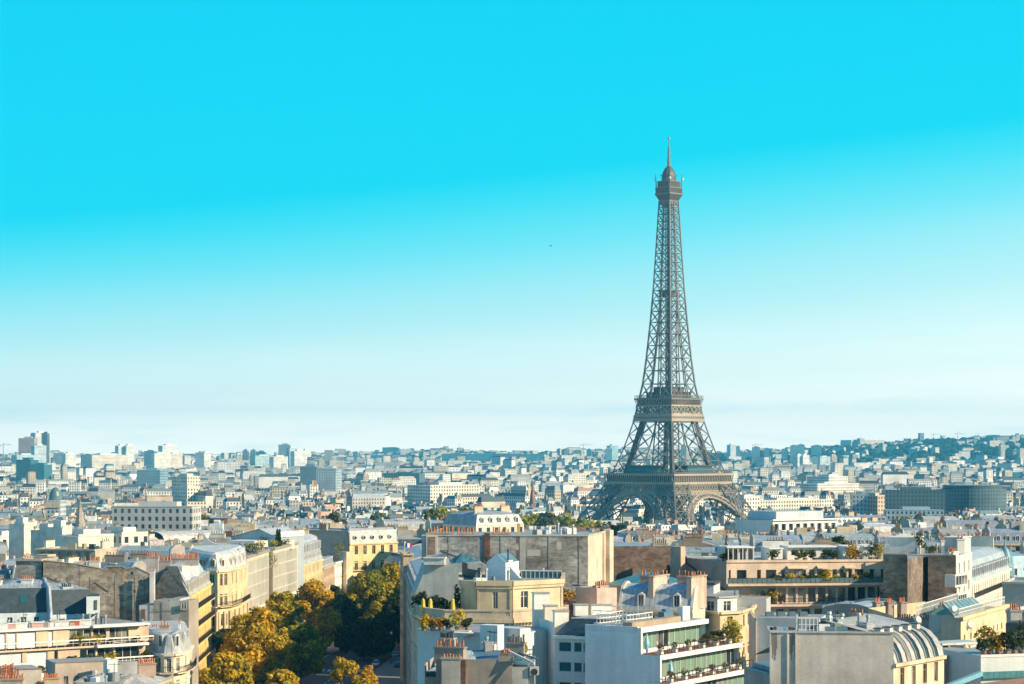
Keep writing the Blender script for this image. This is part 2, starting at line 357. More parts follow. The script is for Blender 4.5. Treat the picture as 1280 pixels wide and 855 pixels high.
def mansard(mb, poly, kinds, ze, h1, i1, h2, i2, m, t, wt, m2=None, t2=None, wm='wall'):
    n = len(poly); slope = [k in 'srbq' for k in kinds]
    r1 = offset(poly, [i1 if s_ else 0 for s_ in slope]); r2 = offset(poly, [i2 if s_ else 0 for s_ in slope])
    za, zb = ze+h1, ze+h1+h2
    for i in range(n):
        j = (i+1) % n
        if slope[i]:
            mb.face([(*poly[i], ze), (*poly[j], ze), (*r1[j], za), (*r1[i], za)], m, t)
            mb.face([(*r1[i], za), (*r1[j], za), (*r2[j], zb), (*r2[i], zb)], m2 or m, t2 or t)
    mb.face([(*p, zb) for p in r2], m2 or m, t2 or t)
    return r1, r2, za, zb
def party_gable(mb, A, B, r1a, r1b, r2a, r2b, ze, za, zb, m, t, th=.35, up=.35):
    """thick party wall following the roof's profile and standing a little above it"""
    d, n, l = dirs(A, B); pr = lambda p: (p[0]-A[0])*d[0]+(p[1]-A[1])*d[1]
    prof = [(0, ze-.3), (l, ze-.3), (l, ze+up), (pr(r1b), za+up), (pr(r2b), zb+up), (pr(r2a), zb+up), (pr(r1a), za+up), (0, ze+up)]
    q = []
    for p in prof:
        if not q or math.dist(p, q[-1]) > 1e-3: q.append(p)
    if math.dist(q[0], q[-1]) < 1e-3: q.pop()
    fr = [(*along(A, B, u, .012), z) for u, z in q]; bk = [(*along(A, B, u, -th), z) for u, z in q]
    mb.face(fr, m, t); mb.face(bk[::-1], m, t)
    for i in range(len(q)):
        j = (i+1) % len(q); mb.face([fr[i], bk[i], bk[j], fr[j]], 'zinc' if i >= 2 else m, PALEZ if i >= 2 else t)
def dormer(mb, A, B, u, ze, h1, i1, w=1.15, h=1.75, t=FRAME, rt=ZINC, round_=False, pane='glass', base=.35):
    """dormer standing on the lower roof slope"""
    d, n, l = dirs(A, B); o0 = -.18
    pt = lambda uu, o, z: (A[0]+d[0]*uu+n[0]*o, A[1]+d[1]*uu+n[1]*o, z)
    z0, z1 = ze+base, ze+base+h; zt = z1+(.35 if not round_ else .5); back = -min(i1+1.2, .2+i1*(z1-ze)/h1+.5)
    u0, u1 = u-w/2, u+w/2; g = .13
    prof = [(u0, z0), (u1, z0), (u1, z1), (u, zt), (u0, z1)]
    if round_: prof = [(u0, z0), (u1, z0), (u1, z1)]+[(u+math.cos(a)*w/2, z1+math.sin(a)*.5) for a in (math.pi*.25, math.pi*.5, math.pi*.75)]+[(u0, z1)]
    fr = [pt(a, o0, b_) for a, b_ in prof]; bk = [pt(a, back, b_) for a, b_ in prof]
    for i in range(len(prof)):
        j = (i+1) % len(prof); roof = i >= 2 and i < len(prof)-1
        mb.face([fr[i], bk[i], bk[j], fr[j]], 'zinc', rt)
    iu = [(u0+g, z0+g*.6), (u1-g, z0+g*.6), (u1-g, z1-g*.2), (u0+g, z1-g*.2)]; fo = [pt(a, o0, b_) for a, b_ in iu]; fi = [pt(a, o0-.12, b_) for a, b_ in iu]
    q = [fr[0], fr[1], fr[2], fr[-1]]
    for i in range(4):
        j = (i+1) % 4; mb.face([q[i], q[j], fo[j], fo[i]], 'plain', t); mb.face([fo[i], fo[j], fi[j], fi[i]], 'plain', t)
    mb.face(fi, pane, t); mb.face([fr[2]]+fr[3:], 'plain', t)
    c = [pt(u-.03, o0-.1, z0+.1), pt(u+.03, o0-.1, z0+.1), pt(u+.03, o0-.1, z1-.05), pt(u-.03, o0-.1, z1-.05)]; mb.face(c, 'plain', t)

def house(label, poly, kinds, ze, name='apartment_building', cat='building', group=None, t=CREAM, rt=ZINC, m='wall', pm=None, ptint=None, rm='zinc', floors=6, fh=3.15,
          ww=1.1, wh=1.95, gap=2.5, roof='mansard', h1=2.5, i1=.9, h2=.9, i2=4.2, dorm=True, win='pane', balc=(), stacks=True, pots=6, potc=TERRA, stc=None, ft=FRAME, stags='mid', zb=None,
          cornice=True, round_=False, dw=1.15, dh=1.75, ncols=None, stack_h=1.6, shut=None):
    """a town house on a polygon; kinds: s street, r rear, p party wall (blank, roof flush), b blank with roof slope, q quiet street side without windows"""
    n = len(poly); cx = sum(p[0] for p in poly)/n; cy = sum(p[1] for p in poly)/n; z0 = zg(cx, cy) if zb is None else zb; o = (cx, cy, z0)
    T = thing(name, label, cat, o, group); W = MB(); RF = MB(); spots = []; pt_ = ptint or t; BAL = MB(); zl = z0-1.5
    vs = [(ze-.7-k*fh-wh, ze-.7-k*fh) for k in range(floors) if ze-.7-k*fh-wh > z0+.5]
    for i in range(n):
        A, B = poly[i], poly[(i+1) % n]; l = math.dist(A, B); k = kinds[i]
        if k in 'sr':
            us = cols(l, ncols if ncols and k == 's' else max(1, int(l/gap)), ww if l > ww+.8 else l*.5, min(.9, l*.12))
            spots += facade(W, A, B, zl, ze, us, vs, m, t, pane=None if win == 'obj' and k == 's' else 'glass') if not (win == 'obj' and k == 'r') else facade(W, A, B, zl, ze, us, vs, m, t, pane='glass') and []
        else: facade(W, A, B, zl, ze, [], [], (pm or m) if k == 'p' else m, pt_ if k == 'p' else t)
        if cornice and k in 'sbq':
            W.seg(A, B, ze-.32, ze+.06, -.1, .38, 'wall', tuple(min(.8, c*1.08) for c in t), .02)
            W.seg(A, B, ze-.7-fh*1-.5, ze-.7-fh*1-.3, -.1, .16, 'wall', t, .01)
        if k in 's':
            for b_ in balc:
                zz = ze-.7-b_*fh-wh-.12
                BAL.seg(A, B, zz-.16, zz, -.05, .8, 'wall', t); railing(BAL, A, B, zz, .95, .74, .3, ends=False)
    if roof == 'mansard':
        r1, r2, za, zt = mansard(RF, poly, kinds, ze+.07, h1, i1, h2, i2, rm, rt, t, 'zinc', ZINC if rm == 'slate' else tuple(min(.6, c*1.15) for c in rt))
        for i in range(n):
            j = (i+1) % n; A, B = poly[i], poly[j]; l = math.dist(A, B)
            if kinds[i] == 'p': party_gable(W, A, B, r1[i], r1[j], r2[i], r2[j], ze+.07, za, zt, pm or m, pt_)
            if kinds[i] in 's' and dorm:
                nd_ = ncols or max(1, int(l/gap))
                for c in cols(l, nd_, ww, .9)[::1]:
                    if dorm == 'own':
                        mb = MB(); dormer(mb, A, B, (c[0]+c[1])/2, ze+.07, h1, i1, dw, dh, ft, rt, round_); mb.build('dormer', T, o)
                    else: dormer(RF, A, B, (c[0]+c[1])/2, ze+.07, h1, i1, dw, dh, ft, rt, round_)
    elif roof == 'flat':
        zt = ze; RF.face([(*p, ze-.35) for p in offset(poly, [.05]*n)], 'zinc', rt)
        for i in range(n): RF.seg(poly[i], poly[(i+1) % n], ze-.5, ze+.03, -.28, .03, m, t)
    elif roof == 'hip':
        r2 = offset(poly, [i2 if k != 'p' else 0 for k in kinds]); zt = ze+h1
        for i in range(n):
            j = (i+1) % n
            if kinds[i] == 'p': party_gable(W, poly[i], poly[j], r2[i], r2[j], r2[i], r2[j], ze+.05, zt, zt, pm or m, pt_)
            else: RF.face([(*poly[i], ze+.05), (*poly[j], ze+.05), (*r2[j], zt), (*r2[i], zt)], rm, rt)
        RF.face([(*p, zt) for p in r2], rm, rt)
    if W.f: W.build('wall', T, o)
    if RF.f: RF.build('roof', T, o)
    if BAL.f: BAL.build('balcony', T, o)
    if win == 'obj':
        for s_ in spots: window(T, o, s_, 'casement', ft)
    if stacks:
        for i in range(n):
            if kinds[i] == 'p':
                A, B = poly[i], poly[(i+1) % n]; l = math.dist(A, B); k = max(2.2, min(l*.4, 4.5)); s0 = l*R.uniform(.22, .38)
                stack(T, o, along(A, B, s0, -.3), along(A, B, min(l-.5, s0+k), -.3), ze, zt+R.uniform(.7, 1.3)*stack_h, .55, pots, vary(stc or ptint or t, .1), m, potc)
    return T, o, zt
# ------------------------------------------------------------------ the ground, the avenue
def ground():
    ys = [-200, 0, 150]+list(range(250, 2000, 60))+list(range(2000, 4200, 220))+list(range(4200, 10001, 180))+[11000, 12500, 14500]
    us = np.linspace(-.62, .62, 90); v, f = [], []
    for y in ys:
        for u in us: x = u*max(y, 700); v.append((x, y, zg(x, max(y, 1))))
    k = len(us)
    for j in range(len(ys)-1):
        for i in range(k-1): a = j*k+i; f.append((a, a+1, a+k+1, a+k))
    me = bpy.data.meshes.new('ground'); me.from_pydata(v, [], f); me.materials.append(MATS['soil']); me.update()
    for p in me.polygons: p.use_smooth = True
    ob = bpy.data.objects.new('ground', me); C.objects.link(ob); tag(ob, kind='structure')
ground()
AX0, AX1 = (-45.0, 330.0), (-31.0, 720.0)                # axis of the tree-lined avenue
def sheet(name, A, B, w0, w1, dz, m, solid=0):
    """strip along the avenue from offset w0 to w1, following the ground"""
    mb = MB(); k = 30; d, n, l = dirs(A, B)
    for i in range(k):
        q = []
        for u in (l*i/k, l*(i+1)/k):
            for w in (w0, w1):
                p = along(A, B, u, w); q.append((*p, zg(*p)+dz))
        a, b, c, e = q; mb.face([a, b, e, c], m)
        if solid:
            for s0, s1 in ((a, c), (b, e)): mb.face([s0, s1, (s1[0], s1[1], s1[2]-solid), (s0[0], s0[1], s0[2]-solid)], m)
    return tag(mb.build(name), kind='structure')
sheet('road', AX0, AX1, -8, 8, .02, 'asphalt')
sheet('pavement', AX0, AX1, 8, 21, .15, 'paving', .14); sheet('pavement', AX0, AX1, -20, -8, .15, 'paving', .14)
mb = MB()                                                # zebra crossing and lane dashes
d_, n_, l_ = dirs(AX0, AX1)
for u in (165, 252):
    for k in range(11):
        w = -7+k*1.4; q = [along(AX0, AX1, u+a, w+b) for a, b in ((0, 0), (0, .6), (4, .6), (4, 0))]
        mb.face([(*p, zg(*p)+.03) for p in q], 'road_paint')
for u in range(0, 380, 6):
    q = [along(AX0, AX1, u+a, b) for a, b in ((0, -.07), (0, .07), (3, .07), (3, -.07))]; mb.face([(*p, zg(*p)+.03) for p in q], 'road_paint')
tag(mb.build('road_markings'), kind='structure')
tag(sheet('street', (X(300, 470), 470), (X(620, 492), 492), -5, 5, .026, 'asphalt'), kind='structure')

# ------------------------------------------------------------------ the lattice tower
def tower():
    D = 1710; x0 = X(836, D); T = thing('lattice_tower', 'tall brown iron lattice tower with four curved legs, the highest thing on the skyline', 'tower', (x0, D, zg(x0, D)), rz=math.radians(45.5))
    IR, IR2, DK, IR_LIT = (.145, .142, .14), (.07, .07, .072), (.028, .029, .031), (.34, .285, .22); TI = 'tower_iron'  # lighter tan for the lower ironwork: sunlight put into the tint
    ZS = [0, 13, 26, 43, 57, 66, 75, 84, 97, 109, 116, 125, 145, 177, 200, 228, 255, 272]
    HW = [63.5, 55.5, 47.2, 38.0, 31.3, 28.2, 25.4, 22.8, 19.6, 17.4, 16.2, 14.6, 12.5, 10.0, 8.6, 7.2, 6.0, 5.2]
    hw = lambda z: float(np.interp(z, ZS, HW)); lw = lambda z: float(np.interp(z, [0, 57, 97, 116], [25, 15.6, 12.8, 11.2]))
    def lat(mb, qa, qb, r, sub=1, t=IR):
        """one lattice panel between two level edges qa=(left,right) and qb above"""
        a, b, c, e = map(Vector, (*qa, *qb))
        mb.bar(a, e, r, TI, t); mb.bar(b, c, r, TI, t); mb.bar(c, e, r, TI, t)
        if sub:
            m0, m1 = (a+b)/2, (c+e)/2; ml, mr = (a+c)/2, (b+e)/2
            for p, q in ((m0, ml), (m0, mr), (m1, ml), (m1, mr)): mb.bar(p, q, r*.65, TI, t)
    for sx in (-1, 1):
        for sy in (-1, 1):
            mb = MB(); lev = [3, 16, 29, 42, 49.5, 57, 67, 77, 87, 97, 104, 110, 116]
            ring = lambda z: [(sx*(hw(z)-a*lw(z)), sy*(hw(z)-b*lw(z)), z) for a, b in ((0, 0), (1, 0), (1, 1), (0, 1))]
            for z0, z1 in zip(lev, lev[1:]):
                A, B = ring(z0), ring(z1)
                for i in range(4):
                    j = (i+1) % 4; mb.bar(A[i], B[i], .58 if z0 < 57 else .46, TI, IR); lat(mb, (A[i], A[j]), (B[i], B[j]), .30 if z0 < 57 else .22, 1 if z0 < 57 else 0)
                mb.bar(B[0], B[2], .22, TI, IR2); mb.bar(B[1], B[3], .22, TI, IR2)
            c0, c1 = Vector((sx*(hw(5)-lw(5)/2), sy*(hw(5)-lw(5)/2), 5)), Vector((sx*(hw(56)-lw(56)/2), sy*(hw(56)-lw(56)/2), 56))
            mb.bar(c0, c1, 2.2, TI, IR2, 1.8)            # lift run inside the leg
            c2 = Vector((sx*(hw(114)-lw(114)/2), sy*(hw(114)-lw(114)/2), 114)); mb.bar(c1, c2, 1.5, TI, IR2, 1.2)
            mb.build('leg', T)
            for a, b in ((0, 0), (1, 0), (1, 1), (0, 1)):
                pb = MB(); pb.box(sx*(hw(0)-a*lw(0)), sy*(hw(0)-b*lw(0)), -2, 7, 7, 5.6, 0, 'wall', STONE); pb.build('pier', T)
    face = lambda k: (lambda s, o, z: [(s, -o, z), (o, s, z), (-s, o, z), (-o, -s, z)][k])   # along, out, up on each of four sides
    for k in range(4):
        q = face(k); mb = MB(); n = 26
        ins, outs = [], []
        for i in range(n+1):
            a = math.pi*i/n; s, z = 34.5*math.cos(a), 6+33*math.sin(a); ins.append((s, z)); outs.append((38.6*math.cos(a), 6+36.4*math.sin(a)))
        o = lambda z: hw(z)-.2
        for i in range(n+1):
            p, r = ins[i], outs[i]
            for dep in (0, 2.2):
                mb.bar(q(p[0], o(p[1])-dep, p[1]), q(r[0], o(r[1])-dep, r[1]), .2, TI, IR_LIT)
                if i < n:
                    p2, r2 = ins[i+1], outs[i+1]
                    mb.bar(q(p[0], o(p[1])-dep, p[1]), q(p2[0], o(p2[1])-dep, p2[1]), .5, TI, IR_LIT); mb.bar(q(r[0], o(r[1])-dep, r[1]), q(r2[0], o(r2[1])-dep, r2[1]), .5, TI, IR_LIT)
                    if not dep: mb.bar(q(p[0], o(p[1]), p[1]), q(r2[0], o(r2[1]), r2[1]), .2, TI, IR_LIT); mb.bar(q(r[0], o(r[1]), r[1]), q(p2[0], o(p2[1]), p2[1]), .2, TI, IR_LIT)
            if 3 < i < n-3 and r[1] < 41.5:
                mb.bar(q(r[0], o(r[1]), r[1]), q(r[0]*1.04, o(42.5), 42.5), .2, TI, IR_LIT)
            mb.bar(q(p[0], o(p[1]), p[1]), q(p[0], o(p[1])-2.2, p[1]), .35, TI, IR2)
        mb.build('arch', T)
    def belt(mb, z0, z1, half, step, r, solid=False, o=None):
        for k in range(4):
            q = face(k); oo = o or half; m = max(2, round(2*half/step))
            for zz, rr in ((z0, .5), (z1, .5)): mb.bar(q(-half, oo, zz), q(half, oo, zz), rr, TI, IR_LIT)
            for i in range(m):
                s0, s1 = -half+2*half*i/m, -half+2*half*(i+1)/m
                mb.bar(q(s0, oo, z0), q(s1, oo, z1), r, TI, IR_LIT); mb.bar(q(s1, oo, z0), q(s0, oo, z1), r, TI, IR_LIT); mb.bar(q(s0, oo, z0), q(s0, oo, z1), r*.8, TI, IR)
    def slab(mb, z0, z1, ho, hi, t=IR):
        for k in range(4):
            q = face(k); ring = lambda z: [q(-ho, ho, z), q(ho, ho, z), q(hi, hi, z), q(-hi, hi, z)]
            mb.hexa(ring(z0), ring(z1), TI, t)
    def fascia(mb, z0, z1, h0, h1, step, back, t=DK):
        slab(mb, z0, z1, back, back-1, t)
        for k in range(4):
            q = face(k); m = round(2*h1/step)
            for i in range(m+1):
                s = -1+2*i/m; mb.bar(q(s*h0, h0, z0), q(s*h1, h1, z1), .26, TI, IR_LIT)
    mb = MB()
    slab(mb, 55.6, 57.2, 36.0, 17, IR_LIT); slab(mb, 49.6, 50.8, 35.2, 31, IR_LIT); fascia(mb, 50.8, 55.6, 34.9, 35.6, 2.1, 34.0)
    belt(mb, 43.6, 49.4, 36.0, 3.0, .24, o=35.0); slab(mb, 40.6, 42.9, 37.6, 36.4, IR_LIT)
    belt(mb, 43.6, 49.4, 34.4, 4.5, .2, o=33.0)
    for k in range(4):
        q = face(k)
        for z in (58.2, 60.0): mb.bar(q(-35.6, 35.6, z), q(35.6, 35.6, z), .16, TI, IR)
        for i in range(36): s = -35.6+71.2*i/35; mb.bar(q(s, 35.6, 57), q(s, 35.6, 60), .12, TI, IR)
    mb.build('first_platform', T)
    for k in range(4):
        q = face(k); pv = MB(); rg = lambda z, a, b, h: [q(-h, a, z), q(h, a, z), q(h, b, z), q(-h, b, z)]
        pv.hexa(rg(57.3, 32, 22, 15), rg(62.6, 31.4, 22, 15), 'glass_blue', DK); pv.hexa(rg(62.6, 33, 21.5, 16), rg(63.3, 33, 21.5, 16), TI, (.07, .06, .05)); pv.build('pavilion', T)
    mb = MB()
    slab(mb, 114.3, 115.6, 19.2, 5, IR); fascia(mb, 110.6, 114.3, 17.6, 18.8, 1.7, 17.4); slab(mb, 109.8, 110.6, 18.0, 16, IR)
    belt(mb, 103.6, 109.6, 18.2, 4.5, .26, o=17.9); slab(mb, 97.6, 99.0, 20.0, 19, IR_LIT); slab(mb, 101.8, 103.2, 19.0, 18, IR_LIT); belt(mb, 99.0, 101.8, 19.5, 2.2, .24, o=19.3)
    for k in range(4):
        q = face(k); mb.bar(q(-19, 19, 117.6), q(19, 19, 117.6), .16, TI, IR)
        for i in range(22): s = -19+38*i/21; mb.bar(q(s, 19, 115.6), q(s, 19, 117.6), .12, TI, IR)
    mb.build('second_platform', T)
    pv = MB(); pv.box(0, 0, 115.7, 25, 25, 4.2, 0, TI, (.10, .085, .07)); pv.box(0, 0, 119.9, 27, 27, .6, 0, TI, IR2); pv.box(0, 0, 120.5, 17, 17, 4, 0, TI, (.10, .085, .07)); pv.build('upper_pavilion', T)
    mb = MB(); z = 116.0; lev = [z]
    while z < 262: z += 10.5-5.6*(z-116)/150; lev.append(z)
    lev = [116+(v-116)*(270-116)/(lev[-1]-116) for v in lev]
    gap = lambda z: max(0, float(np.interp(z, [116, 190], [4.6, 0])))
    for z0, z1 in zip(lev, lev[1:]):
        for k in range(4):
            q = face(k); h0, h1, g0, g1 = hw(z0), hw(z1), gap(z0), gap(z1); r = .24 if z0 < 190 else .21
            mb.bar(q(-h0, h0, z0), q(-h1, h1, z1), .55 if z0 < 190 else .44, TI, IR)
            for sgn in (-1, 1):
                lat(mb, (q(sgn*h0, h0, z0), q(sgn*g0, h0, z0)), (q(sgn*h1, h1, z1), q(sgn*g1, h1, z1)), r, 0)
                if g0 > 0 or sgn > 0: mb.bar(q(sgn*g0, h0, z0), q(sgn*g1, h1, z1), .36, TI, IR)
            if g1 > 0: mb.bar(q(-g1, h1, z1), q(g1, h1, z1), .25, TI, IR)
        mb.bar((hw(z1), hw(z1), z1), (-hw(z1), -hw(z1), z1), .2, TI, IR2); mb.bar((hw(z1), -hw(z1), z1), (-hw(z1), hw(z1), z1), .2, TI, IR2)
    mb.build('spire', T)
    mb = MB(); r = 1.7
    for z0 in range(120, 268, 6):
        for a, b in ((-1, -1), (1, -1), (1, 1), (-1, 1)):
            mb.bar((a*r, b*r, z0), (a*r, b*r, z0+6), .22, TI, IR2); mb.bar((a*r, b*r, z0), (-b*r, a*r, z0+6), .15, TI, IR2)
    mb.box(0, 0, 118, 1.3, 1.3, 152, 0, TI, (.07, .065, .06)); mb.build('lift_shaft', T)
    mb = MB(); mb.box(0, 0, 195, 12, 12, 1, 0, TI, IR2); mb.box(0, 0, 196, 10.5, 10.5, 3, 0, TI, (.10, .085, .07)); mb.box(0, 0, 199, 12, 12, .6, 0, TI, IR2); mb.build('middle_landing', T)
    mb = MB(); sq = lambda h, z: [(-h, -h, z), (h, -h, z), (h, h, z), (-h, h, z)]
    for h0, z0, h1, z1, t in ((5.2, 267, 5.3, 270, IR), (5.3, 270, 7.6, 274.5, IR2), (7.8, 274.5, 7.8, 275.6, IR), (7.1, 275.6, 7.1, 279.4, (.13, .105, .085)), (7.6, 279.4, 7.6, 280.2, IR),
                              (6.2, 280.2, 6.2, 284.5, (.12, .1, .08)), (6.7, 284.5, 6.7, 285.2, IR)):
        mb.hexa(sq(h0, z0), sq(h1, z1), TI, t)
    for i in range(12):
        a = -7+14*i/11
        for k in range(4): q = face(k); mb.bar(q(a, 7.5, 275.6), q(a, 7.5, 279.6), .14, TI, IR); mb.bar(q(a*.95, 6.6, 280), q(a*.95, 6.6, 285), .12, TI, IR)
    for a in (-1, 1):
        for b in (-1, 1): mb.bar((a*7, b*7, 280), (a*7.4, b*7.4, 291), .22, TI, IR); mb.box(a*7.6, b*7.6, 286, 1.3, 1.3, 1.6, 0, TI, (.5, .5, .5))
    mb.build('top_cabin', T)
    mb = MB(); mb.tube([(0, 0, 285), (0, 0, 289), (0, 0, 292), (0, 0, 295), (0, 0, 297)], [5.8, 5.6, 4.9, 3.4, 1.3], TI, IR2, 10); mb.box(0, 0, 289.5, 10, 10, .5, 0, TI, IR); mb.build('dome', T)
    mb = MB(); mb.tube([(0, 0, 296), (0, 0, 303), (0, 0, 303.1), (0, 0, 312), (0, 0, 312.1), (0, 0, 321)], [1.3, 1.15, .7, .6, .35, .25], TI, (.16, .13, .11), 6)
    for z in range(297, 312, 2): mb.box(0, 0, z, 2.1, 2.1, .5, 0, TI, (.2, .17, .15))
    mb.box(0, 0, 318.4, 2.0, 2.0, .7, 0, TI, (.3, .28, .26)); mb.build('mast', T)
tower()

# ------------------------------------------------------------------ trees
def leaves(mb, c, rx, rz, n, size, tints, r, flat=.0, shell=.45):
    """leaf sprays spread through an ellipsoidal clump, denser near its skin"""
    for _ in range(n):
        a, b = r.uniform(0, 2*math.pi), math.acos(r.uniform(-1, 1)); q = shell+(1-shell)*r.random()**.6
        d = Vector((math.sin(b)*math.cos(a), math.sin(b)*math.sin(a), math.cos(b)))
        p = Vector(c)+Vector((d.x*rx, d.y*rx, d.z*rz))*q
        nrm = (d+Vector((r.gauss(0, .6), r.gauss(0, .6), r.gauss(0, .6)+.3))).normalized()
        u = nrm.cross(Vector((r.gauss(0, 1), r.gauss(0, 1), r.gauss(0, 1)))).normalized(); w = nrm.cross(u); s = size*r.uniform(.6, 1.4)
        t = vary(r.choice(tints), .22, r)
        mb.face([tuple(p+u*s), tuple(p+w*s*.75+nrm*s*.15), tuple(p-u*s), tuple(p-w*s*.75-nrm*s*.1)], 'leaf', t)
YEL = [(.60, .41, .03), (.50, .37, .03), (.38, .32, .03), (.68, .43, .02)]
AMB = [(.55, .26, .02), (.48, .26, .025), (.60, .33, .025), (.34, .20, .03)]
GYEL = [(.34, .31, .03), (.24, .25, .03), (.44, .35, .03), (.15, .19, .03)]
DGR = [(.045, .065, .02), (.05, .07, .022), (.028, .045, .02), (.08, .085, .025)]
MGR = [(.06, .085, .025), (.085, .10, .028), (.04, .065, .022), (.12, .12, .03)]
def tree(label, x, y, h, rad, tints, seed, name='plane_tree', group='plane trees along the avenue', clumps=26, n=230, size=.42, trunk=True, base=None, low=.3):
    r = random.Random(seed); z0 = zg(x, y) if base is None else base; T = thing(name, label, 'tree', (x, y, z0), group); o = (x, y, z0); mb, tb = MB(), MB()
    ends = []
    for k in range(clumps):
        a = r.uniform(0, 2*math.pi); f = (k+.5)/clumps; zz = h*(low+(.93-low)*f); env = rad*math.sin(math.pi*min(1, .28+.72*f*.93))**.7
        q = env*r.uniform(.35, .9); c = (x+math.cos(a)*q, y+math.sin(a)*q, z0+zz); cr = rad*(r.uniform(.26, .42) if clumps < 20 else r.uniform(.19, .33))
        tt = [r.choice(tints), r.choice(tints), tints[k % len(tints)]]
        leaves(mb, c, cr, cr*r.uniform(.7, 1.0), n, size, tt, r); ends.append(c)
    for k in range(clumps//2):                           # stray sprays that break the outline
        a = r.uniform(0, 2*math.pi); f = r.random(); env = rad*math.sin(math.pi*min(1, .28+.72*f*.93))**.7
        leaves(mb, (x+math.cos(a)*env*r.uniform(.85, 1.12), y+math.sin(a)*env*r.uniform(.85, 1.12), z0+h*(low+(.98-low)*f)), rad*.13, rad*.11, n//6, size, tints, r, shell=.1)
    mb.build('crown', T, o)
    if trunk:
        wob = [(x+r.uniform(-.25, .25)*i, y+r.uniform(-.2, .2)*i, z0+h*f) for i, f in enumerate((-.02, .12, .26, .45, .66))]
        tb.tube(wob, [h*.022, h*.018, h*.015, h*.011, h*.005], 'bark', (.2, .2, .2), 8)
        for c in ends[::2]:
            s = wob[2] if c[2] < z0+h*.55 else wob[3]; m = ((s[0]*.55+c[0]*.45), (s[1]*.55+c[1]*.45), s[2]*.62+c[2]*.38)
            tb.tube([s, m, c], [h*.008, h*.0055, h*.002], 'bark', (.2, .2, .2), 5)
        tb.build('trunk', T, o)
    return T
def shrub(label, x, y, z, h, w, tints, seed, name='potted_shrub', group=None, pot=True, n=240):
    r = random.Random(seed); T = thing(name, label, 'plant', (x, y, z), group); o = (x, y, z); mb = MB(); ph = .45 if pot else 0
    for k in range(5):
        f = k/4; c = (x+r.uniform(-.3, .3)*w, y+r.uniform(-.3, .3)*w, z+ph+(h-ph)*(.25+.6*f)); leaves(mb, c, w*.38, (h-ph)*.28, n//5, .17, [r.choice(tints), r.choice(tints)], r)
    mb.build('foliage', T, o)
    p = MB(); p.tube([(x, y, z-.02), (x, y, z+.45 if pot else z+h*.4)], [w*.2, w*.26] if pot else [.06, .04], 'pot' if pot else 'bark', (.28, .16, .10), 8)
    p.build('pot' if pot else 'stem', T, o)
    return T
TREES = [  # px, D, top py, crown radius, tints, label
    (320, 425, 758, 7.4, YEL, 'big yellow-green plane tree in front, hiding the foot of the ribbed white office'),
    (286, 404, 818, 6.4, GYEL+YEL, 'olive-gold plane tree cut by the bottom edge beside the yellow facade'),
    (352, 398, 838, 4.2, YEL, 'low golden plane crown at the bottom edge, left of the crossing'),
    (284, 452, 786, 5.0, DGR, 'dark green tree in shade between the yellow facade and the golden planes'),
    (352, 486, 738, 5.4, YEL+GYEL, 'small yellow tree touching the second ribbed white office'),
    (388, 520, 725, 7.2, AMB+YEL, 'orange-brown plane tree with bare pale branches showing on one side'),
    (432, 388, 821, 3.9, YEL, 'bright yellow tree standing alone at the zebra crossing, left of two'),
    (456, 380, 831, 3.4, YEL+AMB, 'smaller amber tree close beside the bright yellow one at the crossing'),
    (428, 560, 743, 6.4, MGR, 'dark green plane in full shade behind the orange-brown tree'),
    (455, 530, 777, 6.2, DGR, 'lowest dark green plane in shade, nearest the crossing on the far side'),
    (462, 600, 713, 7.2, GYEL, 'sunlit yellow-green plane before the cream mansard house'),
    (490, 612, 701, 6.0, GYEL+YEL, 'tallest sunlit plane, its crown against the corner of the cream mansard house'),
    (418, 632, 731, 5.0, MGR, 'green tree deeper down the avenue in front of the low white house'),
    (404, 552, 752, 5.8, DGR+AMB, 'brownish dark plane between the orange-brown tree and the shaded green ones'),
    (376, 462, 778, 5.2, YEL+GYEL, 'yellow plane right of the big front one, overhanging the street'),
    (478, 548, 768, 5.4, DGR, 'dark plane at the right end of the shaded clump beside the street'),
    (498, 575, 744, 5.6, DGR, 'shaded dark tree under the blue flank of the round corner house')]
for i, (px, D, py, rad, tn, lab) in enumerate(TREES):
    x = X(px, D); h = Z(py, D)-zg(x, D)
    tree(lab, x, D, h, rad, tn, 100+i, clumps=48 if rad > 4 else 24, n=250, size=.36 if rad > 4 else .30, low=.22)
FT = [(646, 1240, 645, 11, GYEL), (664, 1330, 643, 12, GYEL), (684, 1290, 641, 12, MGR), (704, 1320, 643, 12, GYEL), (722, 1260, 648, 11, GYEL), (741, 1270, 651, 11, GYEL), (757, 1250, 654, 10, MGR),
      (774, 815, 655, 7.5, DGR), (540, 1150, 634, 10, MGR), (556, 1180, 633, 11, GYEL), (574, 1160, 634, 11, GYEL), (584, 1190, 634, 10, MGR),
      (1138, 1120, 645, 12, GYEL), (1158, 1130, 643, 12, MGR), (1178, 1110, 645, 12, GYEL), (1198, 1140, 646, 11, MGR), (1220, 1130, 650, 10, GYEL), (946, 1250, 641, 9, AMB), (1048, 640, 667, 5, MGR),
      (478, 1060, 640, 9, MGR), (420, 1080, 638, 9, DGR), (250, 1000, 640, 8, MGR)]
WORDS = ['yellow-green', 'olive', 'green', 'dark green', 'amber']
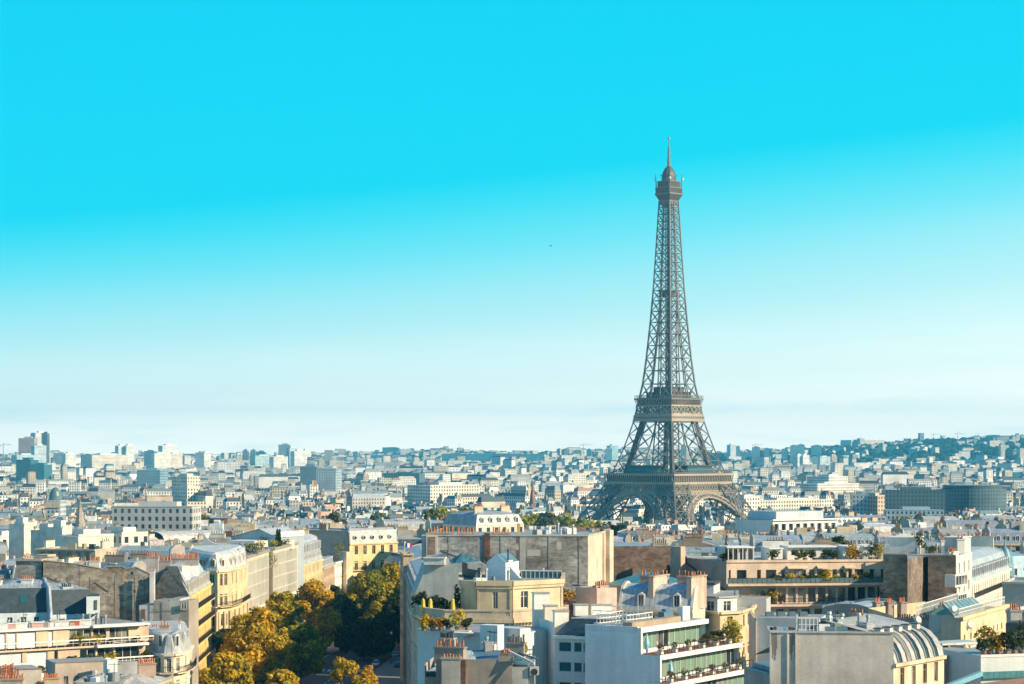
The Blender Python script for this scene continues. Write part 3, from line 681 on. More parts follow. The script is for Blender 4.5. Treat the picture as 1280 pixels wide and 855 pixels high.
FTL = ['olive tree first of the row left of the tower, above the grey party wall', 'second olive tree of the row leading to the tower', 'rounder green tree third in the row towards the tower',
       'yellowish tree midway in the row towards the tower', 'fifth tree of the row, just left of the tower foot', 'olive tree touching the left tower foot', 'green tree under the shaded tower arch',
       'dark tree below the shaded tower arch, right of the grey party wall',
       'green tree at the left end of the clump behind the grey party wall', 'yellowish tree, second in the clump behind the grey party wall', 'broad yellowish tree, third in the clump behind the grey party wall',
       'green tree at the right end of the clump behind the grey party wall', 'olive tree at the left end of the clump before the curved office', 'green tree second in the clump before the curved office',
       'olive tree third in the clump before the curved office', 'green tree fourth in the clump before the curved office', 'low olive tree at the right end of the clump before the curved office',
       'small amber tree at the right tower foot', 'small green tree among roofs behind the long terraced block', 'green tree among roofs behind the cream mansard house',
       'dark tree among roofs behind the gabled pavilion', 'green tree right of the long white block']
for i, (px, D, py, rad, tn) in enumerate(FT):
    x = X(px, D); h = Z(py, D)-zg(x, D); tn = [tuple(c*1.3 for c in q) for q in tn]
    tree(FTL[i], x, D, h, rad, tn, 300+i, name='broadleaf_tree', group='trees among the roofs towards the tower', clumps=14, n=110, size=1.0, low=.35)
# ------------------------------------------------------------------ houses of the near districts, one by one
HEROES = []                                               # footprints that the generated blocks keep clear of
def hero(poly): HEROES.append(poly)
def quad(px0, D0, px1, D1, depth):
    """footprint from its front edge (left and right corners) and its depth"""
    A, B = P(px0, D0), P(px1, D1); d, n, l = dirs(A, B)
    return [A, B, (B[0]-n[0]*depth, B[1]-n[1]*depth), (A[0]-n[0]*depth, A[1]-n[1]*depth)]
def clutter(T, o, poly, z, n, r, aer=2):
    """small roof furniture: housings, vents, aerials, each a part"""
    q = offset(poly, [1.2]*len(poly))
    for i in range(n):
        a, b = r.random(), r.random(); x = lerp(lerp(q[0][0], q[1][0], a), lerp(q[-1][0], q[-2][0], a), b); y = lerp(lerp(q[0][1], q[1][1], a), lerp(q[-1][1], q[-2][1], a), b)
        mb = MB(); k = r.random()
        if k < .4: mb.box(x, y, z-.05, r.uniform(.7, 1.8), r.uniform(.7, 1.5), r.uniform(.5, 1.2), r.uniform(0, 3), 'plain', vary(r.choice([WHITE, ZINC, GREYW]), .15)); nm = 'housing'
        elif k < .93:
            hh = r.uniform(.6, 1.5); mb.tube([(x, y, z-.05), (x, y, z+hh), (x, y, z+hh+.02), (x, y, z+hh+.3)], [.16, .16, .26, .2], 'zinc', vary(ZINC, .3), 8); nm = 'vent'
        else:
            mb.tube([(x, y, z), (x, y, z+.9)], [.03, .03], 'iron', IRON, 5); mb.tube([(x, y, z+.9), (x+.1, y-.15, z+.97)], [.3, .2], 'plain', (.42, .42, .42), 10); nm = 'satellite_dish'
        mb.build(nm, T, o)
    for i in range(aer): a, b = r.random(), r.random(); aerial(T, o, lerp(q[0][0], q[2][0], a), lerp(q[0][1], q[2][1], b), z-.05, r.uniform(1.8, 3))
def deck_rail(mb, A, B, z, h=.95, t=(.6, .6, .58), step=1.2, glass=None):
    d, n, l = dirs(A, B); k = max(1, int(l/step))
    for i in range(k+1): p = along(A, B, l*i/k); mb.bar((*p, z), (*p, z+h), .03, 'plain', t)
    mb.bar((*A, z+h), (*B, z+h), .045, 'plain', t)
    if glass: mb.seg(A, B, z+.08, z+h-.06, -.012, .012, glass)
    else: mb.bar((*A, z+h*.5), (*B, z+h*.5), .025, 'plain', t)

# --- white modern block with stepped glazed terraces
def stepped_block():
    A = P(797, 250); n = (.84, -.543); d = (.543, .84); z0 = zg(*A); T = thing('terraced_apartment_block', 'white modern block with stepped glazed terraces and a blank blue-white end wall', 'building', (*A, z0)); o = (*A, z0)
    at = lambda u, w: (A[0]+d[0]*u+n[0]*w, A[1]+d[1]*u+n[1]*w)
    zr = Z(785, 250); tops = [zr, zr-3.0, zr-6.05, zr-9.1, zr-12.1]; outs = [0, 2.5, 3.8, 4.4, 4.4]; lens = [16.5, 20.5, 21, 21, 21]
    W = MB(); dep = 7.0; hero([at(0, 5), at(22, 5), at(22, -8), at(0, -8)])
    for k, (zt, w, l) in enumerate(zip(tops, outs, lens)):
        zb = tops[k+1] if k < 4 else z0-1; a, b = at(0, w), at(l, w)
        if k < 4: 
            W.seg(a, b, zt-.55, zt, -.3, .45, 'plain', WHITE)                          # white fascia
            W.seg(at(0, w), at(.35, w), zb+.0, zt-.55, -.3, .45, 'plain', WHITE)
        for q0, q1 in ((at(0, -dep), at(0, w)), (at(l, w), at(l, -dep))): facade(W, q0, q1, zb, zt-.002*k, [], [], 'plain', (.76, .77, .78))
        W.face([(*p, zt-.56-.002*k) for p in (at(0, w), at(l, w), at(l, -dep), at(0, -dep))], 'zinc', GREYW)
        W.seg(a, b, zb, zb+.45, -.12, .0, 'plain', WHITE)
        m = 8 if k else 6; us = [(l*i/m+.5, l*(i+1)/m+.3) for i in range(m)]
        for i in range(m):
            c = at((us[i][0]+us[i][1])/2, w-.75); wd_ = us[i][1]-us[i][0]
            window(T, o, ((*c, zb+.05), math.atan2(d[1], d[0]), wd_, zt-.6-zb-.1), 'slide', FRAME, 'glass_green' if R.random() < .6 else 'glass')
        facade(W, at(0, w-.8), at(l, w-.8), zb, zt-.56, [(.45, l-.45)], [(zb+.04, zt-.7)], 'plain', WHITE, .02)
        if 0 < k < 4:
            B_ = MB(); B_.seg(at(0, w), at(l, w), tops[k]-.0, tops[k]+.02, -2.6, .4, 'pot', (.22, .10, .07)); deck_rail(B_, at(.2, w+.3), at(l, w+.3), tops[k]+.02, .95, IRON, .9); B_.build('terrace', T, o)
            for j in range(int(l/3.4)):
                pl = MB(); c = at(1.2+j*3.4, w-.2); pl.box(*c, tops[k]+.02, .55, .55, .5, math.atan2(d[1], d[0]), 'plain', WHITE)
                leaves(pl, (*c, tops[k]+.85), .45, .4, 60, .13, [MGR[1], DGR[1], YEL[1]] if j % 3 else [(.3, .05, .04), MGR[1]], R); pl.build('planter', T, o)
    facade(W, at(22-1, -dep), at(0, -dep), z0-1, zr-.6, [], [], 'plain', WHITE)
    W.seg(at(0, -dep), at(0, 0), zr-.6, zr+.12, -.3, .006, 'plain', (.66, .68, .7))
    W.build('wall', T, o)
    r_ = MB(); r_.face([(*p, zr-.15) for p in (at(.3, -.3), at(16.5, -.3), at(16.5, -dep), at(.3, -dep))], 'zinc', GREYW); r_.seg(at(.3, -.9), at(12, -.9), zr-.15, zr+.55, -1.2, 0, 'wall', TAN); r_.build('roof', T, o)
    for u, w, s, h, c_ in ((13, -3.5, 1.4, 1.1, BLUEZ), (15.2, -2.2, 1.1, 1.7, WHITE), (9, -4.5, 1.6, .8, BLUEZ), (16, -5, 1.0, 1.2, BLUEZ)):
        mb = MB(); mb.box(*at(u, w), zr-.2, s, s*.8, h, .6, 'plain', c_); mb.build('roof_housing', T, o)
    mb = MB(); pts = [at(1, -2), at(1, -6), at(7, -6), at(7, -2)]                      # white lattice rail round the hatch
    for p, q in zip(pts, pts[1:]+pts[:1]):
        k = 8
        for i in range(k): a = (lerp(p[0], q[0], i/k), lerp(p[1], q[1], i/k)); mb.bar((*a, zr-.2), (*a, zr+1.3), .035, 'plain', WHITE)
        for zz in (zr+.2, zr+.75, zr+1.3): mb.bar((*p, zz), (*q, zz), .04, 'plain', WHITE)
    mb.build('hatch_rail', T, o)
    for i, (u, w) in enumerate(((.3, .7), (1.6, 3.1))):                                   # folded parasols on the top terraces
        mb = MB(); c = at(u+.6, w); zz = tops[1+i]+.02; mb.tube([(*c, zz), (*c, zz+1.1), (*c, zz+2.3)], [.06, .32, .05], 'plain', (.25, .5, .62), 8)
        ob = mb.build('folded_parasol'); tag(ob, ('pale blue folded parasol at the near end of the upper white terrace', 'pale blue folded parasol one terrace below, against the white end wall')[i], 'parasol', 'folded parasols on the white terraces')
    c = at(19.6, 2.4); shrub('golden bushy palm-like plant at the far end of the white terraces', *c, tops[1]+.02, 2.6, 2.6, YEL+GYEL, 901, pot=False, n=500)
    c = at(17.3, 1.2); shrub('dark rounded shrub beside the golden plant on the white terrace', *c, tops[1]+.02, 1.5, 1.6, DGR, 902)
    c = at(15.6, .9); shrub('grey-green clipped bush near the upper glazed corner of the white block', *c, tops[1]+.02, 1.2, 1.5, MGR, 903)
stepped_block()

# --- blue-glazed office wing left of it
def glazed_wing():
    poly = [P(674, 266), P(693, 258), P(742, 256), (X(742, 256)+2.4, 271), (X(674, 266), 276)]; ze = Z(796, 257); z0 = zg(*poly[0]); o = (*poly[1], z0); hero(poly)
    T = thing('office_wing', 'white office wing with bands of blue windows and a steep near-black roof', 'building', o); W = MB(); sp = []
    vs = [(ze-.65-k*2.35-1.15, ze-.65-k*2.35) for k in range(5)]; A, B = poly[1], poly[2]; l = math.dist(A, B)
    sp += facade(W, A, B, z0-1, ze, [(.55, l*.43), (l*.5, l*.7), (l*.74, l-.15)], vs, 'plain', (.5, .58, .62), .18)
    sp += facade(W, poly[0], A, z0-1, ze+1.6, [(.7, 1.2)], [(ze-1.2, ze-.7)], 'plain', WHITE, .15)
    for i in (2, 3, 4): facade(W, poly[i], poly[(i+1) % 5], z0-1, ze, [], [], 'plain', WHITE)
    W.seg(A, B, ze-.25, ze+.1, -.1, .35, 'plain', WHITE, .1); W.build('wall', T, o)
    for s_ in sp: window(T, o, s_, 'slide', (.45, .5, .52), 'glass_blue')
    Rf = MB(); up = [along(A, B, .9, -3.2), along(A, B, l+.8, -3.2)]; zt = Z(772, 262)
    Rf.face([(*A, ze+.1), (*B, ze+.1), (*up[1], zt), (*up[0], zt)], 'slate', SLATE); bk = [along(A, B, l+.8, -13), along(A, B, .3, -13)]
    Rf.face([(*up[0], zt), (*up[1], zt), (*bk[0], zt), (*bk[1], zt)], 'zinc', GREYW); Rf.face([(*A, ze+.1), (*up[0], zt), (*bk[1], zt), (*along(A, B, 0, -13), ze)], 'slate', SLATE)
    Rf.face([(*B, ze+.1), (*along(A, B, l, -13), ze+.1), (*bk[0], zt), (*up[1], zt)], 'slate', SLATE)
    Rf.seg(up[0], up[1], zt, zt+.15, -.1, .12, 'plain', WHITE); Rf.build('roof', T, o)
    for px, D, w, h, c_ in ((676, 268, 1.9, 4.4, WHITE), (688, 266, 1.6, 3.0, (.7, .62, .5)), (701, 262.5, 1.7, 2.6, WHITE), (726, 266, 1.6, 1.3, WHITE), (745, 267, 1.3, 1.2, WHITE), (756, 268, 1.5, 1.1, WHITE)):
        mb = MB(); mb.box(*P(px, D), ze-.6 if px < 705 else zt-.05, w, w*.8, h if px > 705 else h+.6, .15, 'plain', c_); mb.box(*P(px, D), (ze+h if px < 705 else zt+h-.05), w+.2, w*.8+.2, .12, .15, 'plain', GREYW); mb.build('flue', T, o)
    mb = MB(); deck_rail(mb, P(741, 262), P(798, 259), zt-.25, 1.1, (.55, .6, .62), .9, None); deck_rail(mb, P(742, 270), P(798, 268), zt-.25, 1.1, (.55, .6, .62), .9); mb.build('roof_rail', T, o)
    mb = MB(); mb.prism([P(742, 258), P(799, 256), P(800, 272), P(745, 273)], z0-1, zt-.3, 'plain', (.76, .77, .78), 'zinc', GREYW); mb.build('annex', T, o)
glazed_wing()

# --- round corner house with cream upper storey
def round_house():
    lo = [P(516, 300), P(521, 291), P(534, 285), P(556, 281.5), P(640, 280.5), P(706, 286.5), P(706, 307), P(516, 309)]; up = [P(577, 288), P(596, 285.5), P(640, 285), P(703, 290.5), P(703, 305), P(577, 306)]
    zl, zu = Z(771, 283), Z(730, 283); z0 = zg(*lo[0]); o = (*P(640, 290), z0); hero(lo)
    T = thing('corner_house', 'round-cornered cream stone house with set-back upper storey, balustrade and roof machinery', 'building', o); W = MB(); sp = []
    vs = [(zl-1.2-k*3.6-2.3, zl-1.2-k*3.6) for k in range(6)]
    for i in range(8):
        l = math.dist(lo[i], lo[(i+1) % 8]); us = cols(l, {0: 1, 1: 1, 2: 1, 3: 3, 4: 3}.get(i, 0), 1.15, .6) if i < 6 else []
        sp += facade(W, lo[i], lo[(i+1) % 8], z0-1, zl, us, vs, 'wall', STONE if i < 4 else CREAM, .28)  # left facets duller: their weak light is put into the tint
        if i < 6: W.seg(lo[i], lo[(i+1) % 8], zl-.6, zl-.1, -.1, .55, 'wall', CREAM, .1); W.seg(lo[i], lo[(i+1) % 8], zl-5, zl-4.7, -.1, .2, 'wall', CREAM, .04)
        if i < 6:
            k = int(l/.55)
            for j in range(k): a = along(lo[i], lo[(i+1) % 8], l*(j+.5)/k, .28); W.box(*a, zl-.85, .22, .3, .26, 0, 'wall', STONE)
    W.face([(*p, zl-.05) for p in lo], 'zinc', GREYW)
    for i in range(6):
        A, B = up[i], up[(i+1) % 6]; l = math.dist(A, B); us = {0: [], 1: [(1.2, 2.0)], 2: [(1.9, 3.0), (5.3, 6.0)]}.get(i, [])
        if i == 2: us = [(1.5, 2.75)]
        if i == 1: us = [(l*.45, l*.45+.7)]
        sp += facade(W, A, B, zl-.05, zu, us, [(zl+.9, zl+3.1)], 'wall', CREAM if i != 2 else (.62, .5, .34), .25)  # right facet lighter: sunlight put into the tint
        W.seg(A, B, zu-.75, zu-.35, -.1, .25, 'wall', CREAM, .04); W.seg(A, B, zu-.35, zu+.25, -.25, .4, 'wall', CREAM, .04)
        for j in (0, 1): W.seg(along(A, B, .05+j*(l-.35)), along(A, B, .3+j*(l-.35)), zl, zu-.75, -.05, .12, 'wall', CREAM)
    W.build('wall', T, o)
    for s_ in sp: window(T, o, s_)
    Bm = MB()
    for i in range(5):
        A, B = lo[i], lo[(i+1) % 8]; l = math.dist(A, B); k = max(2, int(l/.33))
        Bm.seg(A, B, zl-.1, zl+.12, -.2, .32, 'wall', STONE, .04); Bm.seg(A, B, zl+.85, zl+1.05, -.16, .3, 'wall', STONE, .04)
        for j in range(k):
            a = along(A, B, l*(j+.5)/k, .08)
            if (j//9) % 3 == 2: Bm.box(*a, zl+.12, .12, .14, .73, 0, 'wall', STONE)
            else: Bm.box(*a, zl+.12, l/k+.02, .22, .74, math.atan2(B[1]-A[1], B[0]-A[0]), 'wall', STONE)
    Bm.build('balustrade', T, o)
    Rf = MB(); Rf.face([(*p, zu-.1) for p in offset(up, [.24]*6)], 'zinc', GREYW); Rf.build('roof', T, o)
    mb = MB(); q = quad(641, 297, 702, 296, .25); q2 = Z(713, 297)                     # glazed plant screen
    for i in range(12): a = along(q[0], q[1], math.dist(q[0], q[1])*i/11); mb.bar((*a, zu-.1), (*a, q2), .05, 'plain', (.35, .4, .42))
    mb.seg(q[0], q[1], zu, q2-.1, -.05, 0, 'glass_blue'); mb.bar((*q[0], q2), (*q[1], q2), .08, 'plain', (.5, .55, .56)); mb.build('plant_screen', T, o)
    mb = MB(); g = quad(608, 294, 632, 293, 5); zt = Z(703, 294); mb.prism(g, zu-.1, zt, 'plain', (.55, .66, .72), bottom=True)   # pale blue gabled lift house
    m0 = along(g[0], g[1], 1.3); m1 = (m0[0]+(g[3][0]-g[0][0]), m0[1]+(g[3][1]-g[0][1])); zr = zt+1.1
    mb.face([(*g[0], zt), (*g[1], zt), (*m0, zr)], 'plain', (.55, .66, .72)); mb.face([(*along(g[0], g[1], -.15, .1), zt-.05), (*m0, zr+.05), (*m1, zr+.05), (*g[3], zt)], 'zinc', BLUEZ); mb.face([(*g[1], zt-.05), (*g[2], zt), (*m1, zr+.05), (*m0, zr+.05)], 'zinc', BLUEZ); mb.build('lift_house', T, o)
    stack(T, o, P(632.5, 294), P(637, 295), zu-.1, Z(702, 294), .7, 1, WHITE, 'plain', IRON, 1.4)
    sg = MB(); a0, a1 = P(637, 292), P(650, 291); sg.face([(*a0, zu), (*a1, zu), (*a1, zu+.3), (*a0, Z(708, 292))], 'plain', WHITE); sg.face([(*along(a0, a1, 0, -.3), zu), (*along(a0, a1, math.dist(a0, a1), -.3), zu), (*along(a0, a1, math.dist(a0, a1), -.3), zu+.3), (*along(a0, a1, 0, -.3), Z(708, 292))], 'plain', WHITE); sg.face([(*a0, Z(708, 292)), (*a1, zu+.3), (*along(a0, a1, math.dist(a0, a1), -.3), zu+.3), (*along(a0, a1, 0, -.3), Z(708, 292))], 'plain', WHITE); sg.build('sloping_parapet', T, o)
    rr = random.Random(3); clutter(T, o, up, zu-.1, 16, rr, 2)
    mb = MB(); a = [P(578, 300), P(584, 296), P(600, 291)]; mb.seg(a[0], a[1], zu, zu+2.0, -.05, .05, 'plain', IRON); mb.seg(a[1], a[2], zu, zu+1.3, -.05, .05, 'plain', IRON); mb.build('dark_screen', T, o)
    for i, (px, D, h, w, tn, lab) in enumerate(((521, 294, 2.2, 1.6, DGR, 'dark green'), (528, 291, 2.6, 1.5, DGR, 'dark bushy'), (535, 290, 2.0, 1.6, MGR, 'mid green'), (544, 288, 2.3, 1.6, DGR, 'dense dark'), (553, 288, 2.0, 1.5, MGR, 'light green'), (565, 287, 1.6, 1.2, GYEL, 'yellowish'), (572, 288.5, 3.6, 1.1, DGR, 'tall narrow dark'))):
        shrub(lab+' shrub on the round house balcony, '+('leftmost of the row', 'second of the row', 'third of the row', 'fourth of the row', 'fifth of the row', 'beside the tall narrow one', 'against the cream upper storey')[i], *P(px, D), zl, h, w, tn, 700+i, 'balcony_shrub', 'shrubs on the round house balcony')
    for i, px in enumerate((529, 538, 566)):
        mb = MB(); c = P(px, 286); mb.tube([(*c, zl), (*c, zl+.5), (*c, zl+2.0), (*c, zl+2.2)], [.05, .34, .2, .03], 'plain', (.62, .45, .06), 8); mb.tube([(*c, zl), (*c, zl+2.4)], [.03, .03], 'iron', IRON, 5)
        tag(mb.build('folded_parasol'), ('folded yellow parasol, left one of the pair on the round house balcony', 'folded yellow parasol, right one of the pair on the round house balcony', 'folded yellow parasol beside the tall narrow shrub on the round house balcony')[i], 'parasol', 'yellow parasols on the round house balcony')
round_house()

# --- pale mansard flank behind the round house
def pale_flank():
    prof = [(516, 775), (519, 742), (526, 725), (532, 709), (545, 700), (560, 697), (563, 705), (600, 701), (618, 712), (640, 716), (640, 775)]; D = 312; z0 = zg(*P(560, D)); o = (*P(560, D), z0); hero([P(514, 310), P(642, 310), P(642, 324), P(514, 326)])
    T = thing('mansard_house', 'pale plastered end wall with a stepped mansard outline behind the round corner house', 'building', o); W = MB()
    fr = [(X(p, D), D+(p-516)*-.02, Z(q, D)) for p, q in prof]; fr[0] = (fr[0][0], fr[0][1], z0-1); fr[-1] = (fr[-1][0], fr[-1][1], z0-1); bk = [(a-1.0, b+12, c) for a, b, c in fr]; th = [(a, b+.5, c) for a, b, c in fr]
    W.face(fr, 'wall', (.50, .49, .45)); W.face(bk[::-1], 'wall', STONE); W.build('wall', T, o)
    Rf = MB()
    for i in range(len(fr)-1): Rf.face([fr[i], th[i], th[i+1], fr[i+1]], 'wall', (.55, .54, .5)); Rf.face([th[i], bk[i], bk[i+1], th[i+1]], 'zinc' if 0 < i < 9 else 'wall', BLUEZ if 0 < i < 9 else STONE)
    Rf.build('roof', T, o)
    mb = MB(); mb.seg(P(530, 311.3), P(556, 310.8), Z(706, 311), Z(698, 311), -.8, .2, 'plain', (.6, .58, .54)); mb.seg(P(529, 311.3), P(557, 310.8), Z(698, 311), Z(696.5, 311), -1, .4, 'plain', (.6, .58, .54)); mb.build('ledge', T, o)
    mb = MB(); pk = [(556, 704, 0), (566, 698, 0), (578, 691, .5), (590, 695, 0), (597, 699, 0)]                  # blue tarpaulin-like zinc hip
    a = [(X(p, 315), 315, Z(q, 315)) for p, q, _ in pk]; b = [(x, y+7, z-.6) for x, y, z in a]; base = [(x, 313.5, Z(708, 313)) for x, y, z in a]
    for i in range(4): mb.face([base[i], base[i+1], a[i+1], a[i]], 'zinc', (.04, .14, .19)); mb.face([a[i], a[i+1], b[i+1], b[i]], 'zinc', BLUEZ)
    mb.build('dormer_roof', T, o)
    for i in range(3): mb = MB(); c = P(604+i*5, 313); mb.tube([(*c, Z(712, 313)), (*c, Z(699-i, 313)), (*c, Z(698-i, 313))], [.2, .2, .34], 'iron', IRON, 8); mb.build('cowl', T, o)
pale_flank()

# --- the tall grey party wall
def grey_party_wall():
    A, B, C_, Dd = P(527, 337), P(735, 336), P(757, 353), P(540, 356); zt = Z(671, 334); z0 = zg(*A); o = (*A, z0); hero([A, B, C_, Dd])
    T = thing('apartment_building', 'tall building with a huge weathered grey blank end wall and a sunlit cream side', 'building', o); W = MB(); l = math.dist(A, B); s_ = l/208
    g = (.25, .245, .235)
    parts = [(0, 6, (.45, .43, .4), 'wall'), (6, 78, (.33, .335, .335), 'rubble'), (78, 86, (.15, .085, .07), 'rubble'), (86, 118, (.30, .30, .295), 'rubble'), (118, 123, (.11, .10, .095), 'wall'), (123, 130, (.34, .33, .31), 'wall'), (130, 208, (.27, .255, .235), 'rubble')]
    for a, b, t, m in parts: facade(W, along(A, B, a*s_), along(A, B, b*s_), z0-1, zt, [], [], m, t)
    rr = random.Random(41)
    for i in range(34):
        u = rr.uniform(9, 200)*s_; w_ = rr.uniform(.4, 2.2); v = rr.uniform(zt-12, zt-1.0); h_ = rr.uniform(.2, 1.2); e_ = .006+i*.0007
        if u+w_ < l-.2: W.seg(along(A, B, u), along(A, B, u+w_), v, min(zt-.2, v+h_), -.02, e_, 'rubble' if i % 3 else 'wall', vary(rr.choice([(.36, .35, .33), (.22, .205, .185), (.30, .27, .23), (.40, .38, .35)]), .15, rr))
    for u0, v0, u1, v1 in ((142, 9.8, 163, 6.2), (163, 6.2, 190, 9.4), (88, 4.0, 116, 7.5), (24, 2.2, 50, 3.4)): W.bar((*along(A, B, u0*s_, .03), zt-v0), (*along(A, B, u1*s_, .03), zt-v1), .06, 'wall', (.14, .125, .11))
    for u0 in (158, 196, 98, 33): W.seg(along(A, B, u0*s_), along(A, B, u0*s_+.1), z0, zt-.05, -.02, .05, 'wall', (.16, .145, .13))
    facade(W, B, C_, z0-1, zt, [], [], 'wall', (.58, .50, .40)); facade(W, C_, Dd, z0-1, zt, [], [], 'wall', STONE); facade(W, Dd, A, z0-1, zt, [], [], 'wall', STONE)
    W.seg(C_, (C_[0]+.7, C_[1]+2), z0-1, zt+.3, -.2, .7, 'wall', (.58, .48, .36)); W.seg(along(B, C_, math.dist(B, C_)*.8, 0), along(B, C_, math.dist(B, C_)*.8+.9, 0), z0-1, zt-.05, -.1, .35, 'wall', (.60, .49, .36)); W.build('wall', T, o)
    mb = MB(); mb.seg(along(A, B, 6*s_), along(A, B, 20*s_), Z(697, 336), Z(669, 336), -.1, .3, 'wall', (.48, .46, .42)); mb.seg(along(A, B, 8.6*s_), along(A, B, 17.4*s_), Z(693, 336), Z(671, 336), .3, .36, 'rubble', (.19, .14, .11)); mb.build('framed_panel', T, o)
    mb = MB(); mb.seg(A, B, zt, zt+.22, -.3, .12, 'wall', (.4, .38, .34)); mb.seg(B, C_, zt, zt+.22, -.3, .1, 'wall', (.5, .42, .3)); mb.face([(*p, zt-.02) for p in (A, B, C_, Dd)], 'zinc', ZINC); mb.build('roof', T, o)
    mb = MB(); mb.seg(along(A, B, 78.5*s_), along(A, B, 85.5*s_), z0, zt+.5, .0, .25, 'rubble', (.16, .08, .06)); mb.build('flue_strip', T, o)
    for a, b, n, h in ((6, 40, 9, 1.0), (44, 66, 6, .7), (88, 110, 6, .8)): stack(T, o, along(A, B, a*s_, -.6), along(A, B, b*s_, -.6), zt, zt+.35*h, .7, n, (.42, .36, .3), 'wall', TERRA, .9)
    mb = MB(); mb.bar((*along(A, B, 121*s_, -1), zt), (*along(A, B, 121*s_, -1), zt+1.9), .25, 'wall', (.5, .33, .15)); mb.build('flue', T, o)
    rr = random.Random(5); clutter(T, o, [along(A, B, 125*s_, -1), along(A, B, 200*s_, -1), along(A, B, 200*s_, -14), along(A, B, 125*s_, -14)], zt, 9, rr, 3)
    # low annex with a planted roof garden at its foot
    q = quad(700, 316, 752, 314, 9); z1 = Z(757, 316); hero(q); T2 = thing('annex', 'low brown annex with a roof garden at the foot of the tall grey wall', 'building', (*q[0], zg(*q[0]))); W = MB(); W.prism(q, zg(*q[0])-1, z1, 'wall', (.17, .12, .09), 'zinc', GREYW); W.build('wall', T2, (*q[0], zg(*q[0])))
    mb = MB(); mb.seg(q[0], q[1], z1, z1+.35, -.1, .1, 'wall', (.2, .14, .1)); a = along(q[0], q[1], 1.0, -6); b = along(q[0], q[1], 4.6, -3)
    mb.bar((*a, z1+2.6), (*b, z1+.4), .12); mb.bar((*along(q[0], q[1], 0, -6), z1+2.6), (*a, z1+2.6), .1); mb.build('roof', T2, (*q[0], zg(*q[0])))
    for i, px in enumerate((706, 713, 721)): shrub(('rust-brown shrub on the annex roof garden, nearest the glass screen', 'russet shrub in the middle of the annex roof garden', 'ochre shrub at the right of the annex roof garden')[i], *P(px, 319), z1, 1.9, 1.9, AMB+[(.2, .11, .05)], 720+i, 'roof_garden_shrub', 'shrubs of the annex roof garden')
grey_party_wall()

